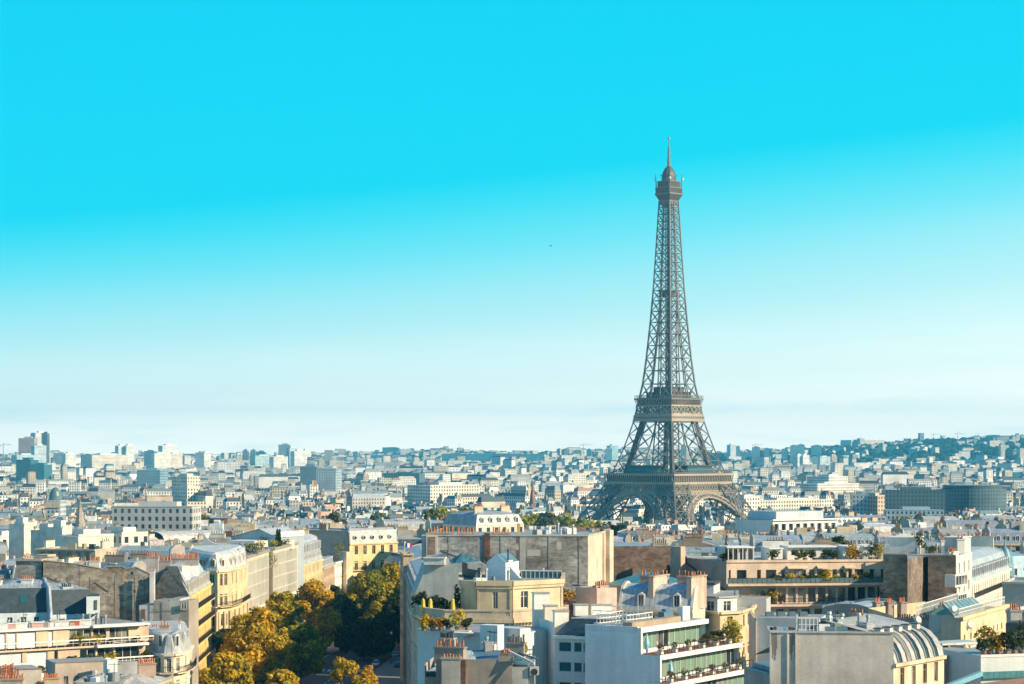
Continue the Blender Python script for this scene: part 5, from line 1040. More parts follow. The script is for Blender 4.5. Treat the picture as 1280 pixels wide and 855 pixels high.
    rl = MB(); a0, a1 = along(A, B, 37*s_, -2.4), along(A, B, 62*s_, -2.4); deck_rail(rl, a0, a1, zt, 1.3, WHITE, .35); deck_rail(rl, a0, along(A, B, 37*s_, -6), zt, 1.3, WHITE, .35); rl.build('roof_rail', T, o); rr = random.Random(55); clutter(T, o, [along(A, B, 60*s_, -3), along(A, B, 150*s_, -3), along(A, B, 150*s_, -8), along(A, B, 60*s_, -8)], zt, 16, rr, 2)
    for a, b, c_, h in ((60, 100, BLUEZ, .45), (64, 78, WHITE, .6), (84, 92, (.3, .32, .25), .7)): mb = MB(); mb.seg(along(A, B, a*s_, -2.6), along(A, B, b*s_, -2.6), zt, zt+h, -1.2, 0, 'plain', c_); mb.build('roof_housing', T, o)
    # the paler wall behind at the left
    A, B = P(945, 281), P(1024, 279); zt = Z(773, 280); z0 = zg(*A); q = quad(945, 281, 1024, 279, 8); hero(q); o = (*A, z0); T = thing('grey_house', 'pale grey flat-topped end wall behind and left of the barrel-roofed house', 'building', o); W = MB(); W.prism(q, z0-1, zt, 'wall', (.44, .45, .45), 'zinc', GREYW); W.seg(A, along(A, B, .12), z0, zt, .0, .2, 'wall', STONE); W.build('wall', T, o)
    mb = MB(); mb.prism([P(936, 300), P(945, 280.5), P(947, 283), P(939, 302)], z0-1, Z(776, 282), 'wall', (.52, .48, .42), 'wall', STONE); mb.build('side_wall', T, o)
    for i in range(4): mb = MB(); mb.box(*P(962+i*14, 284), zt-.05, 1.0, .8, .6, .1, 'plain', (.1, .16, .2)); mb.build('roof_housing', T, o)
    mb = MB(); q = quad(930, 240, 962, 232, 8); zz = Z(838, 236); z0 = zg(*q[0]); hero(q); T = thing('low_house', 'low blue-roofed house tucked between the white terraces and the grey end wall', 'building', (*q[0], z0)); mb.prism(q, z0-1, zz, 'wall', GREYW, 'zinc', (.06, .17, .24)); mb.build('wall', T, (*q[0], z0)); mb = MB(); mb.seg(q[0], q[1], zz, zz+.5, -4, -1, 'zinc', BLUEZ); mb.build('roof', T, (*q[0], z0))
barrel_house()

# --- houses around the right foreground
q = quad(1022, 306, 1098, 302, 13); hero(q)
T, o, zt = house('grey-beige gabled end wall with a blue zinc ridge and chimneys, below the long terraced block', q, 'psps', Z(781, 304), t=(.36, .33, .29), pm='wall', rt=(.36, .40, .42), h1=2.0, i1=1.0, i2=3.0, h2=.5, dorm='own', win='obj', stacks=False, gap=2.1, dw=.9)
for px in (1093, 1108, 1124): stack(T, o, P(px, 304), P(px+7, 304.5), Z(783, 304), Z(754, 304), .9, 4, (.33, .26, .22), 'wall', TERRA, .6)
q = quad(1030, 285, 1092, 281, 10); hero(q); T, o, zt = house('grey zinc shed roof with a low chimney, between the gabled wall and the barrel roof', q, 'qqqq', Z(786, 283), t=GREYW, rt=(.38, .40, .40), roof='hip', h1=1.6, i2=4, stacks=False, floors=3); stack(T, o, P(1062, 284), P(1080, 283), Z(784, 284), Z(768, 284), .7, 4, (.34, .3, .27)); stack(T, o, P(1043, 286), P(1049, 286), Z(784, 284), Z(771, 284), .7, 2, (.3, .3, .3), 'wall', IRON)
def glass_roof_house():
    A, B, C_ = P(1117, 286), P(1201, 277), P(1259, 301); z0 = zg(*A); ze = Z(771, 279); q = [A, B, C_, (C_[0]-9, C_[1]+12), (A[0]-1, A[1]+14)]; hero(q); o = (*A, z0)
    T = thing('corner_house', 'cream house with a sunlit windowed side, glass roof lantern and long rows of chimney pots', 'building', o); W = MB(); l = math.dist(B, C_); lf = math.dist(A, B)
    zf = Z(783, 282); sp = facade(W, A, along(A, B, lf*.72), z0-1, zf-.6, [(2.6, 5.2)], [(zf-2.3, zf-1.2)], 'wall', (.40, .37, .33), .2); sp += facade(W, along(A, B, lf*.72), B, z0-1, ze, [], [], 'wall', (.52, .44, .34), .2)
    us = [(l*f, l*f+.75) for f in (.06, .19, .31, .58)]+[(l*.42, l*.42+1.2), (l*.68, l*.68+.7), (l*.76, l*.76+.7), (l*.86, l*.86+.7)]; us.sort()
    sp += facade(W, B, C_, z0-1, ze, us, [(ze-3.1, ze-1.3), (ze-6.6, ze-4.8)], 'wall', (.62, .50, .33), .22)
    for i in (2, 3, 4): facade(W, q[i], q[(i+1) % 5], z0-1, ze-.4, [], [], 'wall', CREAM)
    W.seg(B, C_, ze-.35, ze+.1, -.2, .32, 'wall', (.62, .5, .3), .05); W.seg(B, C_, ze-3.9, ze-3.6, -.1, .3, 'wall', (.62, .48, .28)); W.build('wall', T, o)
    for w_ in sp: window(T, o, w_, 'casement', (.5, .36, .2))
    bl = MB(); b0, b1 = along(B, C_, l*.30, .0), along(B, C_, l*.62, 0); zb = ze-3.6; bl.seg(b0, b1, zb-.5, zb, -.1, 1.2, 'wall', (.6, .45, .27)); bl.seg(b0, b1, zb+.75, zb+.9, .98, 1.2, 'wall', (.6, .45, .27)); k = 14
    for i in range(k+1): c = along(b0, b1, math.dist(b0, b1)*i/k, 1.1); bl.box(*c, zb, .14, .14, .76, 0, 'wall', (.6, .45, .27))
    bl.build('balcony', T, o)
    Rf = MB(); Rf.face([(*p, zf-.75) for p in q], 'zinc', (.24, .26, .27)); W2 = MB(); W2.seg(B, C_, zf-.8, ze+.02, -.3, -.02, 'wall', CREAM); W2.build('parapet', T, o); Rf.build('roof', T, o)
    lan = MB(); g = [along(B, C_, 2, -1.3), along(B, C_, l*.75, -1.6), along(B, C_, l*.75, -4.6), along(B, C_, 2, -4.6)]; rid = [along(B, C_, 3.2, -3), along(B, C_, l*.75-1.2, -3)]; zl = ze+.1; zr_ = ze+1.5
    for a, b, c, e in ((g[0], g[1], rid[1], rid[0]), (g[2], g[3], rid[0], rid[1])): lan.face([(*a, zl), (*b, zl), (*c, zr_), (*e, zr_)], 'rail_glass')
    lan.prism([g[0], g[1], g[2], g[3]], zf-.75, zl-.01, 'plain', (.4, .42, .42)); lan.face([(*g[1], zl), (*g[2], zl), (*rid[1], zr_)], 'glass_blue'); lan.face([(*g[3], zl), (*g[0], zl), (*rid[0], zr_)], 'glass_green')
    for i in range(9): a = along(g[0], g[1], math.dist(g[0], g[1])*i/8); b = along(rid[0], rid[1], math.dist(*rid)*i/8); lan.bar((*a, zl+.03), (*b, zr_+.03), .05, 'plain', WHITE)
    lan.build('glass_lantern', T, o)
    rl = MB(); deck_rail(rl, along(B, C_, .3, -.3), along(B, C_, l-.3, -.3), ze+.1, 1.0, WHITE, .5); deck_rail(rl, along(B, C_, 1, -6), along(B, C_, l, -7), ze+.1, 1.2, WHITE, .5); rl.build('roof_rail', T, o)
    stack(T, o, P(1121, 287.5), P(1198, 281), zf-.7, Z(777, 283), .9, 26, (.36, .32, .28), 'wall', (.26, .13, .09), .55)
    stack(T, o, P(1160, 296), P(1197, 290), zf-.7, Z(759, 293), .8, 15, (.38, .34, .3), 'wall', (.26, .13, .09), .55); stack(T, o, P(1197, 290.2), P(1212, 291.5), zf-.7, Z(758, 293), .8, 5, (.38, .34, .3), 'wall', (.26, .13, .09), .55)
    for px, py in ((1147, 775), (1192, 762), (1212, 781)): mb = MB(); c = P(px, 280); z = Z(py, 280); mb.tube([(*c, ze-1.2), (*c, z-.3)], [.04, .04], 'iron', IRON, 5); mb.tube([(*c, z), (c[0]+.12, c[1]-.2, z+.08)], [.62, .45], 'plain', (.5, .5, .5), 12); mb.build('satellite_dish', T, o)
    rr = random.Random(33); clutter(T, o, [P(1128, 288), P(1192, 282), P(1200, 290), P(1130, 296)], zf-.7, 18, rr, 3)
glass_roof_house()
def right_terraces():
    q = quad(1176, 246, 1228, 250, 6); z1 = Z(829, 247); z0 = zg(*q[0]); hero(q); o = (*q[0], z0); T = thing('roof_pavilion_house', 'low terrace house with a cream garden pavilion and plank parapet', 'building', o); W = MB(); W.prism(q, z0-1, z1, 'wall', (.36, .33, .3), 'zinc', GREYW); W.seg(q[0], q[1], z1, z1+.9, -.12, .02, 'wall', (.52, .42, .33))
    for i in range(9): c = along(q[0], q[1], i*.58, .05); W.bar((*c, z1), (*c, z1+.95), .04, 'plain', (.3, .25, .2))
    W.build('wall', T, o); mb = MB(); p = quad(1178, 250, 1226, 253, 3.0); zt = Z(807, 250); mb.prism([p[0], p[1], p[2], p[3]], zt, zt+.22, 'plain', (.45, .5, .48), bottom=True); mb.prism(quad(1213, 250, 1226, 253, 2.6), z1, zt, 'plain', (.6, .52, .48)); mb.seg(along(p[0], p[1], 0, -2.8), along(p[0], p[1], 3.4, -2.8), z1, zt, -.15, 0, 'wall', (.30, .24, .18))
    for a in (.1, 1.2): c = along(p[0], p[1], a, -.2); mb.bar((*c, z1), (*c, zt), .06, 'plain', WHITE)
    mb.build('pavilion', T, o)
    c = along(p[0], p[1], 2.4, 1.2); mb = MB(); mb.tube([(*c, z1+.05), (*c, z1+.2), (*c, z1+1.5), (*c, z1+1.9)], [.05, .35, .42, .1], 'plain', (.68, .55, .28), 10); tag(mb.build('covered_grill'), 'pale yellow covered garden stove under the cream pavilion', 'stove')
    q = quad(1226, 240, 1290, 242, 12); z1 = Z(819, 241); z0 = zg(*q[0]); hero(q); o = (*q[0], z0); T = thing('white_wall_house', 'blue-white blank walled house topped by a hedge, cut by the right edge', 'building', o); W = MB(); W.prism(q, z0-1, z1, 'plain', (.56, .6, .6), 'zinc', GREYW); W.seg(q[0], q[1], z1-.15, z1+.1, -.3, .08, 'plain', WHITE); W.seg(q[0], q[1], Z(848, 240), Z(840, 240), .0, .4, 'zinc', (.05, .19, .22)); W.build('wall', T, o)
    for i, (px, h, tn, lab) in enumerate(((1230, 1.6, MGR, 'green hedge plant at the left end above the blue-white wall'), (1238, 1.8, YEL+MGR, 'yellow-tinged hedge plant second above the blue-white wall'), (1248, 2.2, AMB+DGR, 'reddish-dark hedge plant third above the blue-white wall'), (1258, 2.4, DGR, 'dark hedge plant fourth above the blue-white wall'), (1268, 2.6, DGR, 'tall dark hedge plant next to the right edge'), (1277, 3.4, DGR, 'tallest dark bush at the right edge'))):
        shrub(lab, *P(px, 242.5), z1-.05, h, 1.5, tn, 860+i, 'hedge_shrub', 'hedge above the blue-white wall')
    q = quad(1215, 228, 1300, 222, 12); z1 = Z(858, 226); z0 = zg(*q[0]); hero(q); T = thing('brown_roof_house', 'brown roof with a blue gutter edge at the bottom right corner', 'building', (*q[0], z0)); W = MB(); W.prism(q, z0-1, z1, 'wall', (.3, .22, .16), 'wall', (.34, .2, .12)); W.build('wall', T, (*q[0], z0))
    mb = MB(); mb.bar((*P(1185, 232), Z(858, 232)), (*P(1226, 238), Z(842, 238)), .25, 'plain', (.16, .36, .45)); mb.build('gutter', T, (*q[0], z0))
    q = quad(1258, 262, 1300, 260, 9); hero(q); T, o, zt = house('cream and grey chimney house cut by the right edge with blue-topped roof', q, 'qpqp', Z(763, 261), t=(.45, .42, .38), roof='flat', rt=(.05, .25, .45), stacks=False); stack(T, o, P(1262, 259), P(1276, 259), Z(775, 259), Z(764, 259), 1.2, 5, (.45, .43, .4)); 
    mb = MB(); g = quad(1257, 258, 1290, 257, 1.5); mb.prism(g, Z(790, 258), Z(779, 258), 'slate', SLATE); mb.build('dark_roof', T, o)
    shrub('olive bush beside the cream stone balcony', *P(1232, 262), Z(806, 262), 2.2, 2.2, GYEL+AMB, 880, 'balcony_plant')
right_terraces()
# ------------------------------------------------------------------ left foreground
def left_terraces():
    A, B = P(-30, 328), P(186, 345); zr = Z(786, 333); z0 = zg(*A); l = math.dist(A, B); o = (*P(60, 335), z0); q = quad(-30, 328, 186, 345, 14); hero(q); t = (.62, .46, .33)
    T = thing('terraced_apartment_block', 'peach-coloured block with long white balcony rails and white shutters, at the left edge', 'building', o); W = MB(); sp = []; fh = 2.95
    at = lambda f: l*(f+30)/216
    for k in range(3):
        zt = zr-k*fh; zb = zt-fh; out = k*1.5; a, b = along(A, B, 0, out), along(A, B, l, out)
        us = [(at(-12), at(6)), (at(8), at(19)), (at(20), at(43)), (at(58), at(64)), (at(84), at(112)), (at(114), at(131)), (at(135), at(160))] if k == 0 else [(at(-14), at(21)), (at(26), at(52)), (at(60), at(65)), (at(92), at(112)), (at(114), at(135)), (at(137), at(168))]
        us = [(u0, u1-.05) for u0, u1 in us]
        s = facade(W, a, b, zb+.0, zt-.28, us, [(zb+.05, zt-.55)], 'wall', t, .3); sp += [(x, (0, 1, 2)[0] if False else i, k) for i, x in enumerate(s)]
        W.seg(a, b, zt-.28, zt, -1.6, .45, 'plain', WHITE if k == 0 else t); W.seg(along(A, B, at(110), out), along(A, B, at(176), out), zt-.3, zt+.1, .4, 1.2, 'plain', WHITE)
        facade(W, b, along(A, B, l, -14), zb, zt, [], [], 'wall', (.42, .38, .33))
    facade(W, along(A, B, 0, 3.4), along(A, B, l, 3.4), z0-1, zr-3*fh, [], [], 'wall', t); W.face([(*along(A, B, l, 3), zr-3*fh), (*along(A, B, 0, 3), zr-3*fh), (*q[3], zr-3*fh), (*q[2], zr-3*fh)], 'wall', t)
    W.face([(*p, zr-.1) for p in q], 'zinc', TAN); W.build('wall', T, o)
    for s_, i, k in sp:
        shut = (i in (0, 1, 2, 3) if k == 0 else i in (0, 1))
        if shut:
            (x, y, z), rot, w, h = s_; mb = MB(); c, s2 = math.cos(rot), math.sin(rot)
            n = 9
            for j in range(n):
                zz = z+h*j/n; mb.box(x+s2*.08, y-c*.08, zz+.01, w-.04, .05, h/n-.03, rot, 'plain', (.62, .66, .70))
            mb.build('shutter', T, o)
        else: window(T, o, s_, 'slide', FRAME, 'glass')
    for k, (o1, lab) in enumerate(((1.6, 0), (3.1, 0))):
        mb = MB(); z = zr-(k+1)*fh; a, b = along(A, B, 0, o1), along(A, B, l, o1); mb.seg(along(A, B, 0), along(A, B, l), z-.3, z, o1-1.7, o1+.15, 'wall', t); deck_rail(mb, a, b, z, 1.0, WHITE, 1.35); mb.seg(a, b, z+.86, z+1.06, -.07, .07, 'plain', WHITE); mb.build('balcony', T, o)
    PLs = [(94, .9, 0, GYEL, 1.5, 'olive bush on the upper peach balcony, left of two'), (100, 1.0, 0, GYEL, 1.5, 'dark olive bush touching the olive one on the upper peach balcony'), (116, 1.0, 0, YEL, 1.5, 'bright yellow bush on the upper peach balcony'), (135, 1.0, 0, DGR, 1.0, 'small dark plant at the right of the upper peach balcony'), (77, 1.9, 1, DGR, 1.5, 'dark round bush at the shadow edge of the lower peach balcony'), (85, 2.1, 1, AMB, 1.2, 'amber bush beside the dark round one on the lower peach balcony'), (98, 2.2, 1, MGR, 1.5, 'green bush on the lower peach balcony'), (112, 2.2, 1, GYEL, 1.4, 'olive bush on the lower peach balcony, left of the wide yellow one'), (128, 2.3, 1, YEL+GYEL, 1.7, 'wide yellow-green bush on the lower peach balcony'),
           (175, 2.2, 1, MGR, 1.7, 'green bush at the right end of the lower peach balcony'), (38, 3.2, 2, MGR, 1.0, 'trailing green plant under the lower white shutters'), (168, 1.0, 0, DGR, 1.0, 'dark plant at the far right end of the upper peach balcony')]
    for i, (f, w, k, tn, h, lab) in enumerate(PLs): c = along(A, B, at(f), w); shrub(lab, *c, zr-(k+1)*fh if k < 2 else zr-2*fh-.6, h, h*1.2, tn, 500+i, 'balcony_plant', 'plants on the peach balconies', n=200)
    rr = random.Random(21); clutter(T, o, [along(A, B, at(2), -1), along(A, B, at(150), -1), along(A, B, at(150), -5), along(A, B, at(2), -5)], zr-.1, 24, rr, 3)
    for f, c_ in ((19, (.5, .3, .28)), (52, (.6, .38, .34)), (98, (.45, .12, .06)), (8, WHITE), (32, WHITE), (84, WHITE), (112, WHITE)): mb = MB(); mb.box(*along(A, B, at(f), -2.2), zr-.1, 1.6, 1.2, .8, .1, 'plain', c_); mb.box(*along(A, B, at(f), -2.2), zr+.7, 1.9, 1.4, .12, .1, 'plain', WHITE); mb.build('roof_housing', T, o)
    # lower walls with chimneys in front
    q = quad(69, 284, 140, 287, 6); z0 = zg(*q[0]); hero(q); o = (*q[0], z0); T = thing('low_house', 'grey-beige rendered wall with small doors below the peach balconies', 'building', o); W = MB(); sp = facade(W, q[0], q[1], z0-1, Z(828, 285), [(1.1, 1.7), (2.5, 3.1)], [(Z(851, 285)-2, Z(845, 285))], 'wall', (.42, .36, .31), .2, 'glass')
    for i in (1, 2, 3): facade(W, q[i], q[(i+1) % 4], z0-1, Z(828, 285), [], [], 'wall', GREYW)
    W.face([(*p, Z(828, 285)) for p in q], 'zinc', GREYW); W.seg(q[0], q[1], Z(828, 285), Z(828, 285)+.15, -.3, .1, 'wall', (.25, .2, .17)); W.build('wall', T, o); mb = MB(); mb.prism(quad(134, 283, 147, 284, 1), z0, Z(824, 284), 'plain', (.5, .58, .6)); mb.build('buttress', T, o)
    q = quad(-20, 276, 52, 279, 6); z0 = zg(*q[0]); hero(q); o = (*q[0], z0); T = thing('chimney_house', 'grey gable wall with clustered orange-red chimney pots at the bottom left corner', 'building', o); W = MB(); W.prism(q, z0-1, Z(837, 278), 'wall', (.42, .39, .35), 'zinc', GREYW); W.seg(q[0], q[1], Z(837, 278), Z(836, 278), -.4, .12, 'wall', (.25, .18, .14)); W.build('wall', T, o)
    stack(T, o, P(-6, 274), P(18, 274), Z(860, 274), Z(838, 274), 1.2, 8, (.5, .36, .26), 'wall', TERRA, .65); stack(T, o, P(2, 268), P(30, 268), Z(868, 268), Z(850, 268), 1.2, 9, (.5, .38, .28), 'wall', TERRA, .65); stack(T, o, P(0, 270), P(24, 270), Z(864, 270), Z(846, 270), .8, 8, (.5, .38, .28), 'wall', (.3, .1, .05), .9)
    T = thing('chimney_house', 'narrow orange-lit chimney block with red pots between the grey walls at the bottom left', 'building', (*P(62, 276), z0)); o = (*P(62, 276), z0); W = MB(); W.prism(quad(53, 277, 75, 278, 3), z0-1, Z(853, 277), 'wall', (.5, .36, .24)); W.build('wall', T, o); stack(T, o, P(55, 276), P(73, 276.5), Z(858, 276), Z(849, 276), 1.0, 8, (.5, .38, .26), 'wall', TERRA, .6)
    q = quad(140, 300, 182, 303, 9); z0 = zg(*q[0]); hero(q); T, o, zt = house('low grey zinc-roofed house with a brick-red chimney in front of the curved dormered corner', q, 'qqqq', Z(846, 301), t=(.36, .33, .3), rt=(.36, .36, .36), roof='hip', h1=1.2, i2=4, stacks=False, floors=2)
    stack(T, o, P(172, 302), P(194, 303), Z(846, 302), Z(831, 302), .9, 8, (.34, .26, .21), 'wall', TERRA, .8); mb = MB(); mb.seg(P(141, 300), P(172, 301.5), Z(843, 300), Z(828, 300), -1, 0, 'wall', (.30, .31, .31)); mb.build('parapet', T, o)
    q = quad(186, 296, 212, 306, 8); hero(q); house('small pale zinc gable roof at the bottom edge below the curved dormered corner', q, 'qqqq', Z(856, 298), t=CREAM, rt=(.42, .42, .42), roof='hip', h1=1.3, i2=3.6, stacks=False, floors=2)
    q = quad(96, 262, 150, 262, 7); hero(q); T, o, zt = house('shallow grey zinc roof with small white vents at the bottom edge', q, 'qqqq', Z(853, 262), t=GREYW, rt=(.34, .37, .39), roof='flat', stacks=False, floors=2); rr = random.Random(4); clutter(T, o, q, zt-.3, 9, rr, 1)
left_terraces()

def slate_house():
    z0 = zg(*P(60, 375)); ze = Z(766, 368)
    q = quad(-20, 366, 61, 369, 14); hero(q); T, o, zt = house('white-walled house under a steep near-black slate mansard with white chimneys, at the left edge', q, 'spsq', ze, t=(.60, .66, .70), rt=SLATE, rm='slate', dorm=False, stacks=False, win='obj', h1=4.0, i1=1.6, h2=1.0, i2=5, cornice=False, gap=2.3, ww=.9, wh=1.7)
    A, B = q[0], q[1]; l = math.dist(A, B)
    sk = MB(); dd, nn, ll = dirs(A, B); c = along(A, B, l*.58, -.75); sk.hexa([(*along(A, B, l*.56, -.62), ze+1.6), (*along(A, B, l*.56+1.1, -.62), ze+1.6), (*along(A, B, l*.56+1.1, -1.12), ze+2.9), (*along(A, B, l*.56, -1.12), ze+2.9)], [(*along(A, B, l*.56, -.54), ze+1.64), (*along(A, B, l*.56+1.1, -.54), ze+1.64), (*along(A, B, l*.56+1.1, -1.04), ze+2.94), (*along(A, B, l*.56, -1.04), ze+2.94)], 'glass_blue', IRON); sk.build('skylight', T, o)
    stack(T, o, P(27, 372), P(41, 372), ze, Z(725, 372), 1.0, 6, (.62, .66, .68), 'plain', TERRA, .5); stack(T, o, P(-6, 371), P(2, 371), ze, Z(727, 371), 1.0, 2, WHITE, 'plain')
    q = quad(63, 367, 124, 370, 13); hero(q); T, o, zt = house('second black-slate mansard wing with a white gable end, against the rubble party wall', q, 'sbsp', Z(768, 368), t=(.58, .65, .69), rt=SLATE, rm='slate', dorm=False, stacks=False, win='obj', h1=4.0, i1=1.6, h2=.8, i2=4, cornice=False, gap=2.6, ww=.9, wh=1.6)
    A, B = q[0], q[1]; l = math.dist(A, B); stack(T, o, P(77, 370), P(89, 371), ze, Z(735, 370), 1.2, 5, (.5, .58, .62), 'plain', IRON, .6)
    w = MB(); w.prism([P(108, 366.5), P(124.5, 367.3), P(124.8, 374), P(114, 374)], ze-.1, Z(745, 368), 'plain', (.55, .62, .66), 'slate', SLATE); w.seg(P(118, 366.9), P(121.5, 367.1), ze+.6, Z(750, 367), .02, .06, 'glass'); w.build('gable_end', T, o)
    q = quad(44, 380, 62, 381, 8); house('small pale blue lean-to between the two slate mansards', q, 'qqqq', Z(752, 380), t=(.5, .6, .65), roof='flat', rt=SLATE, stacks=False)
slate_house()

def rubble_wall():
    D = 392; pr = [(54, 701), (75, 703), (98, 706), (128, 712), (134, 709), (152, 709), (157, 712), (170, 710), (176, 713), (186, 718), (190, 722)]; z0 = zg(*P(120, D)); o = (*P(120, D), z0); hero([P(50, 388), P(192, 392), P(192, 412), P(50, 408)])
    T = thing('apartment_building', 'long brown rubble-stone end wall with a sloping top and a lighter vertical flue strip', 'building', o); W = MB()
    dy = lambda p: D+(p-54)*.02
    bars = [(54, 98, (.235, .21, .18)), (98, 100, (.16, .14, .12)), (100, 134, (.25, .215, .18)), (134, 154, (.215, .185, .155)), (154, 159, (.36, .27, .18)), (159, 188, (.225, .21, .19)), (188, 190, (.2, .18, .16))]
    zt = lambda p: Z(float(np.interp(p, [a for a, b in pr], [b for a, b in pr])), D)
    for a, b, t in bars:
        xs = sorted({a, b, *[p for p, _ in pr if a < p < b]})
        for p, q in zip(xs, xs[1:]): W.face([(*P(p, dy(p)), z0-1), (*P(q, dy(q)), z0-1), (*P(q, dy(q)), zt(q)), (*P(p, dy(p)), zt(p))], 'rubble', t)
    for p, q in zip(range(54, 190, 4), range(58, 194, 4)): W.face([(*P(p, dy(p)), zt(p)), (*P(q, dy(q)), zt(q)), (*P(q, dy(q)+13), zt(q)-.8), (*P(p, dy(p)+13), zt(p)-.8)], 'zinc', PALEZ)
    rr = random.Random(43)
    for i in range(26):
        a = rr.uniform(57, 176); b = a+rr.uniform(2, 10); v = rr.uniform(Z(775, 392), Z(718, 392)); W.seg(P(a, dy(a)), P(b, dy(b)), v, v+rr.uniform(.3, 1.8), -.02, .008+i*.0008, 'rubble' if i % 3 else 'wall', vary(rr.choice([(.30, .265, .22), (.18, .155, .13), (.26, .22, .18), (.34, .31, .27)]), .15, rr))
    for a in (70, 84, 112, 143, 168, 180): W.seg(P(a, dy(a)), P(a+.7, dy(a+.7)), z0, Z(722, 392), -.02, .06, 'wall', (.15, .13, .11))
    for a, p, b, q in ((100, 742, 118, 728), (118, 728, 136, 741), (60, 722, 80, 730)): W.bar((*P(a, dy(a)-.04), Z(p, 392)), (*P(b, dy(b)-.04), Z(q, 392)), .07, 'wall', (.13, .11, .095))
    W.face([(*P(54, 392), z0-1), (*P(54, 392), zt(54)), (*P(54, 405), zt(54)-.8), (*P(54, 405), z0-1)], 'wall', TAN); W.build('wall', T, o)
    mb = MB()
    for p, q in zip([a for a, _ in pr], [a for a, _ in pr][1:]): mb.hexa([(*P(p, dy(p)-.12), zt(p)), (*P(q, dy(q)-.12), zt(q)), (*P(q, dy(q)+.4), zt(q)), (*P(p, dy(p)+.4), zt(p))], [(*P(p, dy(p)-.12), zt(p)+.15), (*P(q, dy(q)-.12), zt(q)+.15), (*P(q, dy(q)+.4), zt(q)+.15), (*P(p, dy(p)+.4), zt(p)+.15)], 'wall', (.3, .27, .23))
    mb.build('coping', T, o)
    for px, py in ((165, 719), (168, 742)): mb = MB(); c = P(px, dy(px)); mb.box(c[0], c[1], Z(py, D), .45, .1, .55, 0, 'iron', IRON); mb.build('vent', T, o)
    stack(T, o, P(30, 394), P(40, 394.5), z0, Z(699, 394), 2.2, 3, (.6, .65, .68), 'plain', TERRA, .4); stack(T, o, P(112, 400), P(125, 400), zt(120)-2, Z(702, 400), 1.2, 7, (.62, .56, .46), 'wall', TERRA, .7); stack(T, o, P(100, 401), P(108, 401), zt(104)-2, Z(703, 401), 1.2, 3, WHITE, 'wall', TERRA, .5)
    q = quad(20, 393, 52, 392.5, 9); hero(q); house('narrow brown gable house behind the white chimney pier, left of the rubble wall', q, 'qpqp', Z(699, 393), t=(.30, .27, .24), m='rubble', roof='flat', rt=GREYW, stacks=False)
    # flank and street front of the yellow house
    q = [P(190, 393), P(236, 391), P(264, 431), P(215, 436)]; hero(q); ze = Z(746, 391)
    T, o, zt = house('yellow sunlit street facade with four long black balconies beside the shaded trees', q, 'psrr', ze, t=(.74, .52, .21), pm='rubble', ptint=(.22, .19, .165), rt=(.40, .42, .43), win='obj', dorm='own', balc=(0, 1, 2, 3), h1=4.0, i1=2.2, h2=1.0, i2=4.5, stacks=False, gap=2.9, fh=3.3, ft=(.6, .5, .34))
    stack(T, o, P(187.5, 392), P(193.5, 392), z0, Z(713, 392), .9, 2, (.60, .58, .54), 'wall', TERRA, .4); stack(T, o, P(218, 392.3), P(222, 392.3), z0, Z(712, 392), .7, 1, (.62, .5, .34), 'wall', TERRA, .4)
    for a, b, D_, y in ((183, 198, 398, 697), (198, 214, 402, 702), (214, 248, 414, 699)): stack(T, o, P(a, D_), P(b, D_), zt-3, Z(y, D_), .9, int((b-a)/2), (.36, .33, .32), 'wall', TERRA, 1.0)
    for a, b, D_ in ((226, 236, 399), (236, 247, 411)): mb = MB(); mb.seg(P(a, D_), P(b, D_+3), ze, Z(708, D_), -.5, .3, 'wall', (.60, .58, .55)); mb.build('chimney', T, o)
    q = [P(174, 382), P(236, 380.5), P(236, 388), P(174, 389)]; hero(q); z0 = zg(*q[0]); o = (*q[0], z0); T = thing('courtyard_building', 'bare grey concrete courtyard building with joints, at the foot of the yellow house', 'building', o); W = MB()
    for a, b, y, t in ((174, 192, 757, (.60, .58, .54)), (192, 212, 751, (.38, .35, .31)), (212, 225, 748.5, (.46, .43, .39)), (225, 236, 751, (.36, .31, .26))): W.prism(quad(a, 382-(a-174)*.02, b, 382-(b-174)*.02, 6), z0-1, Z(y, 381), 'wall', t, 'zinc', (.10, .2, .24) if a == 174 else GREYW)
    for px in (192, 202, 212): W.seg(P(px, 381.4), P(px+.8, 381.4), z0, Z(753, 381), .0, .06, 'wall', (.2, .18, .16))
    for py in (763, 776): W.seg(P(190, 381.5), P(235, 380.7), Z(py, 381), Z(py-.7, 381), .0, .05, 'wall', (.2, .18, .16))
    W.build('wall', T, o); mb = MB(); mb.seg(P(177, 381.9), P(181.5, 381.8), Z(778, 381), Z(762, 381), .02, .1, 'plain', (.22, .10, .07)); mb.build('door', T, o); window(T, o, ((*P(230, 380.5), Z(762, 380)), 0, .9, 1.3), 'casement')
rubble_wall()

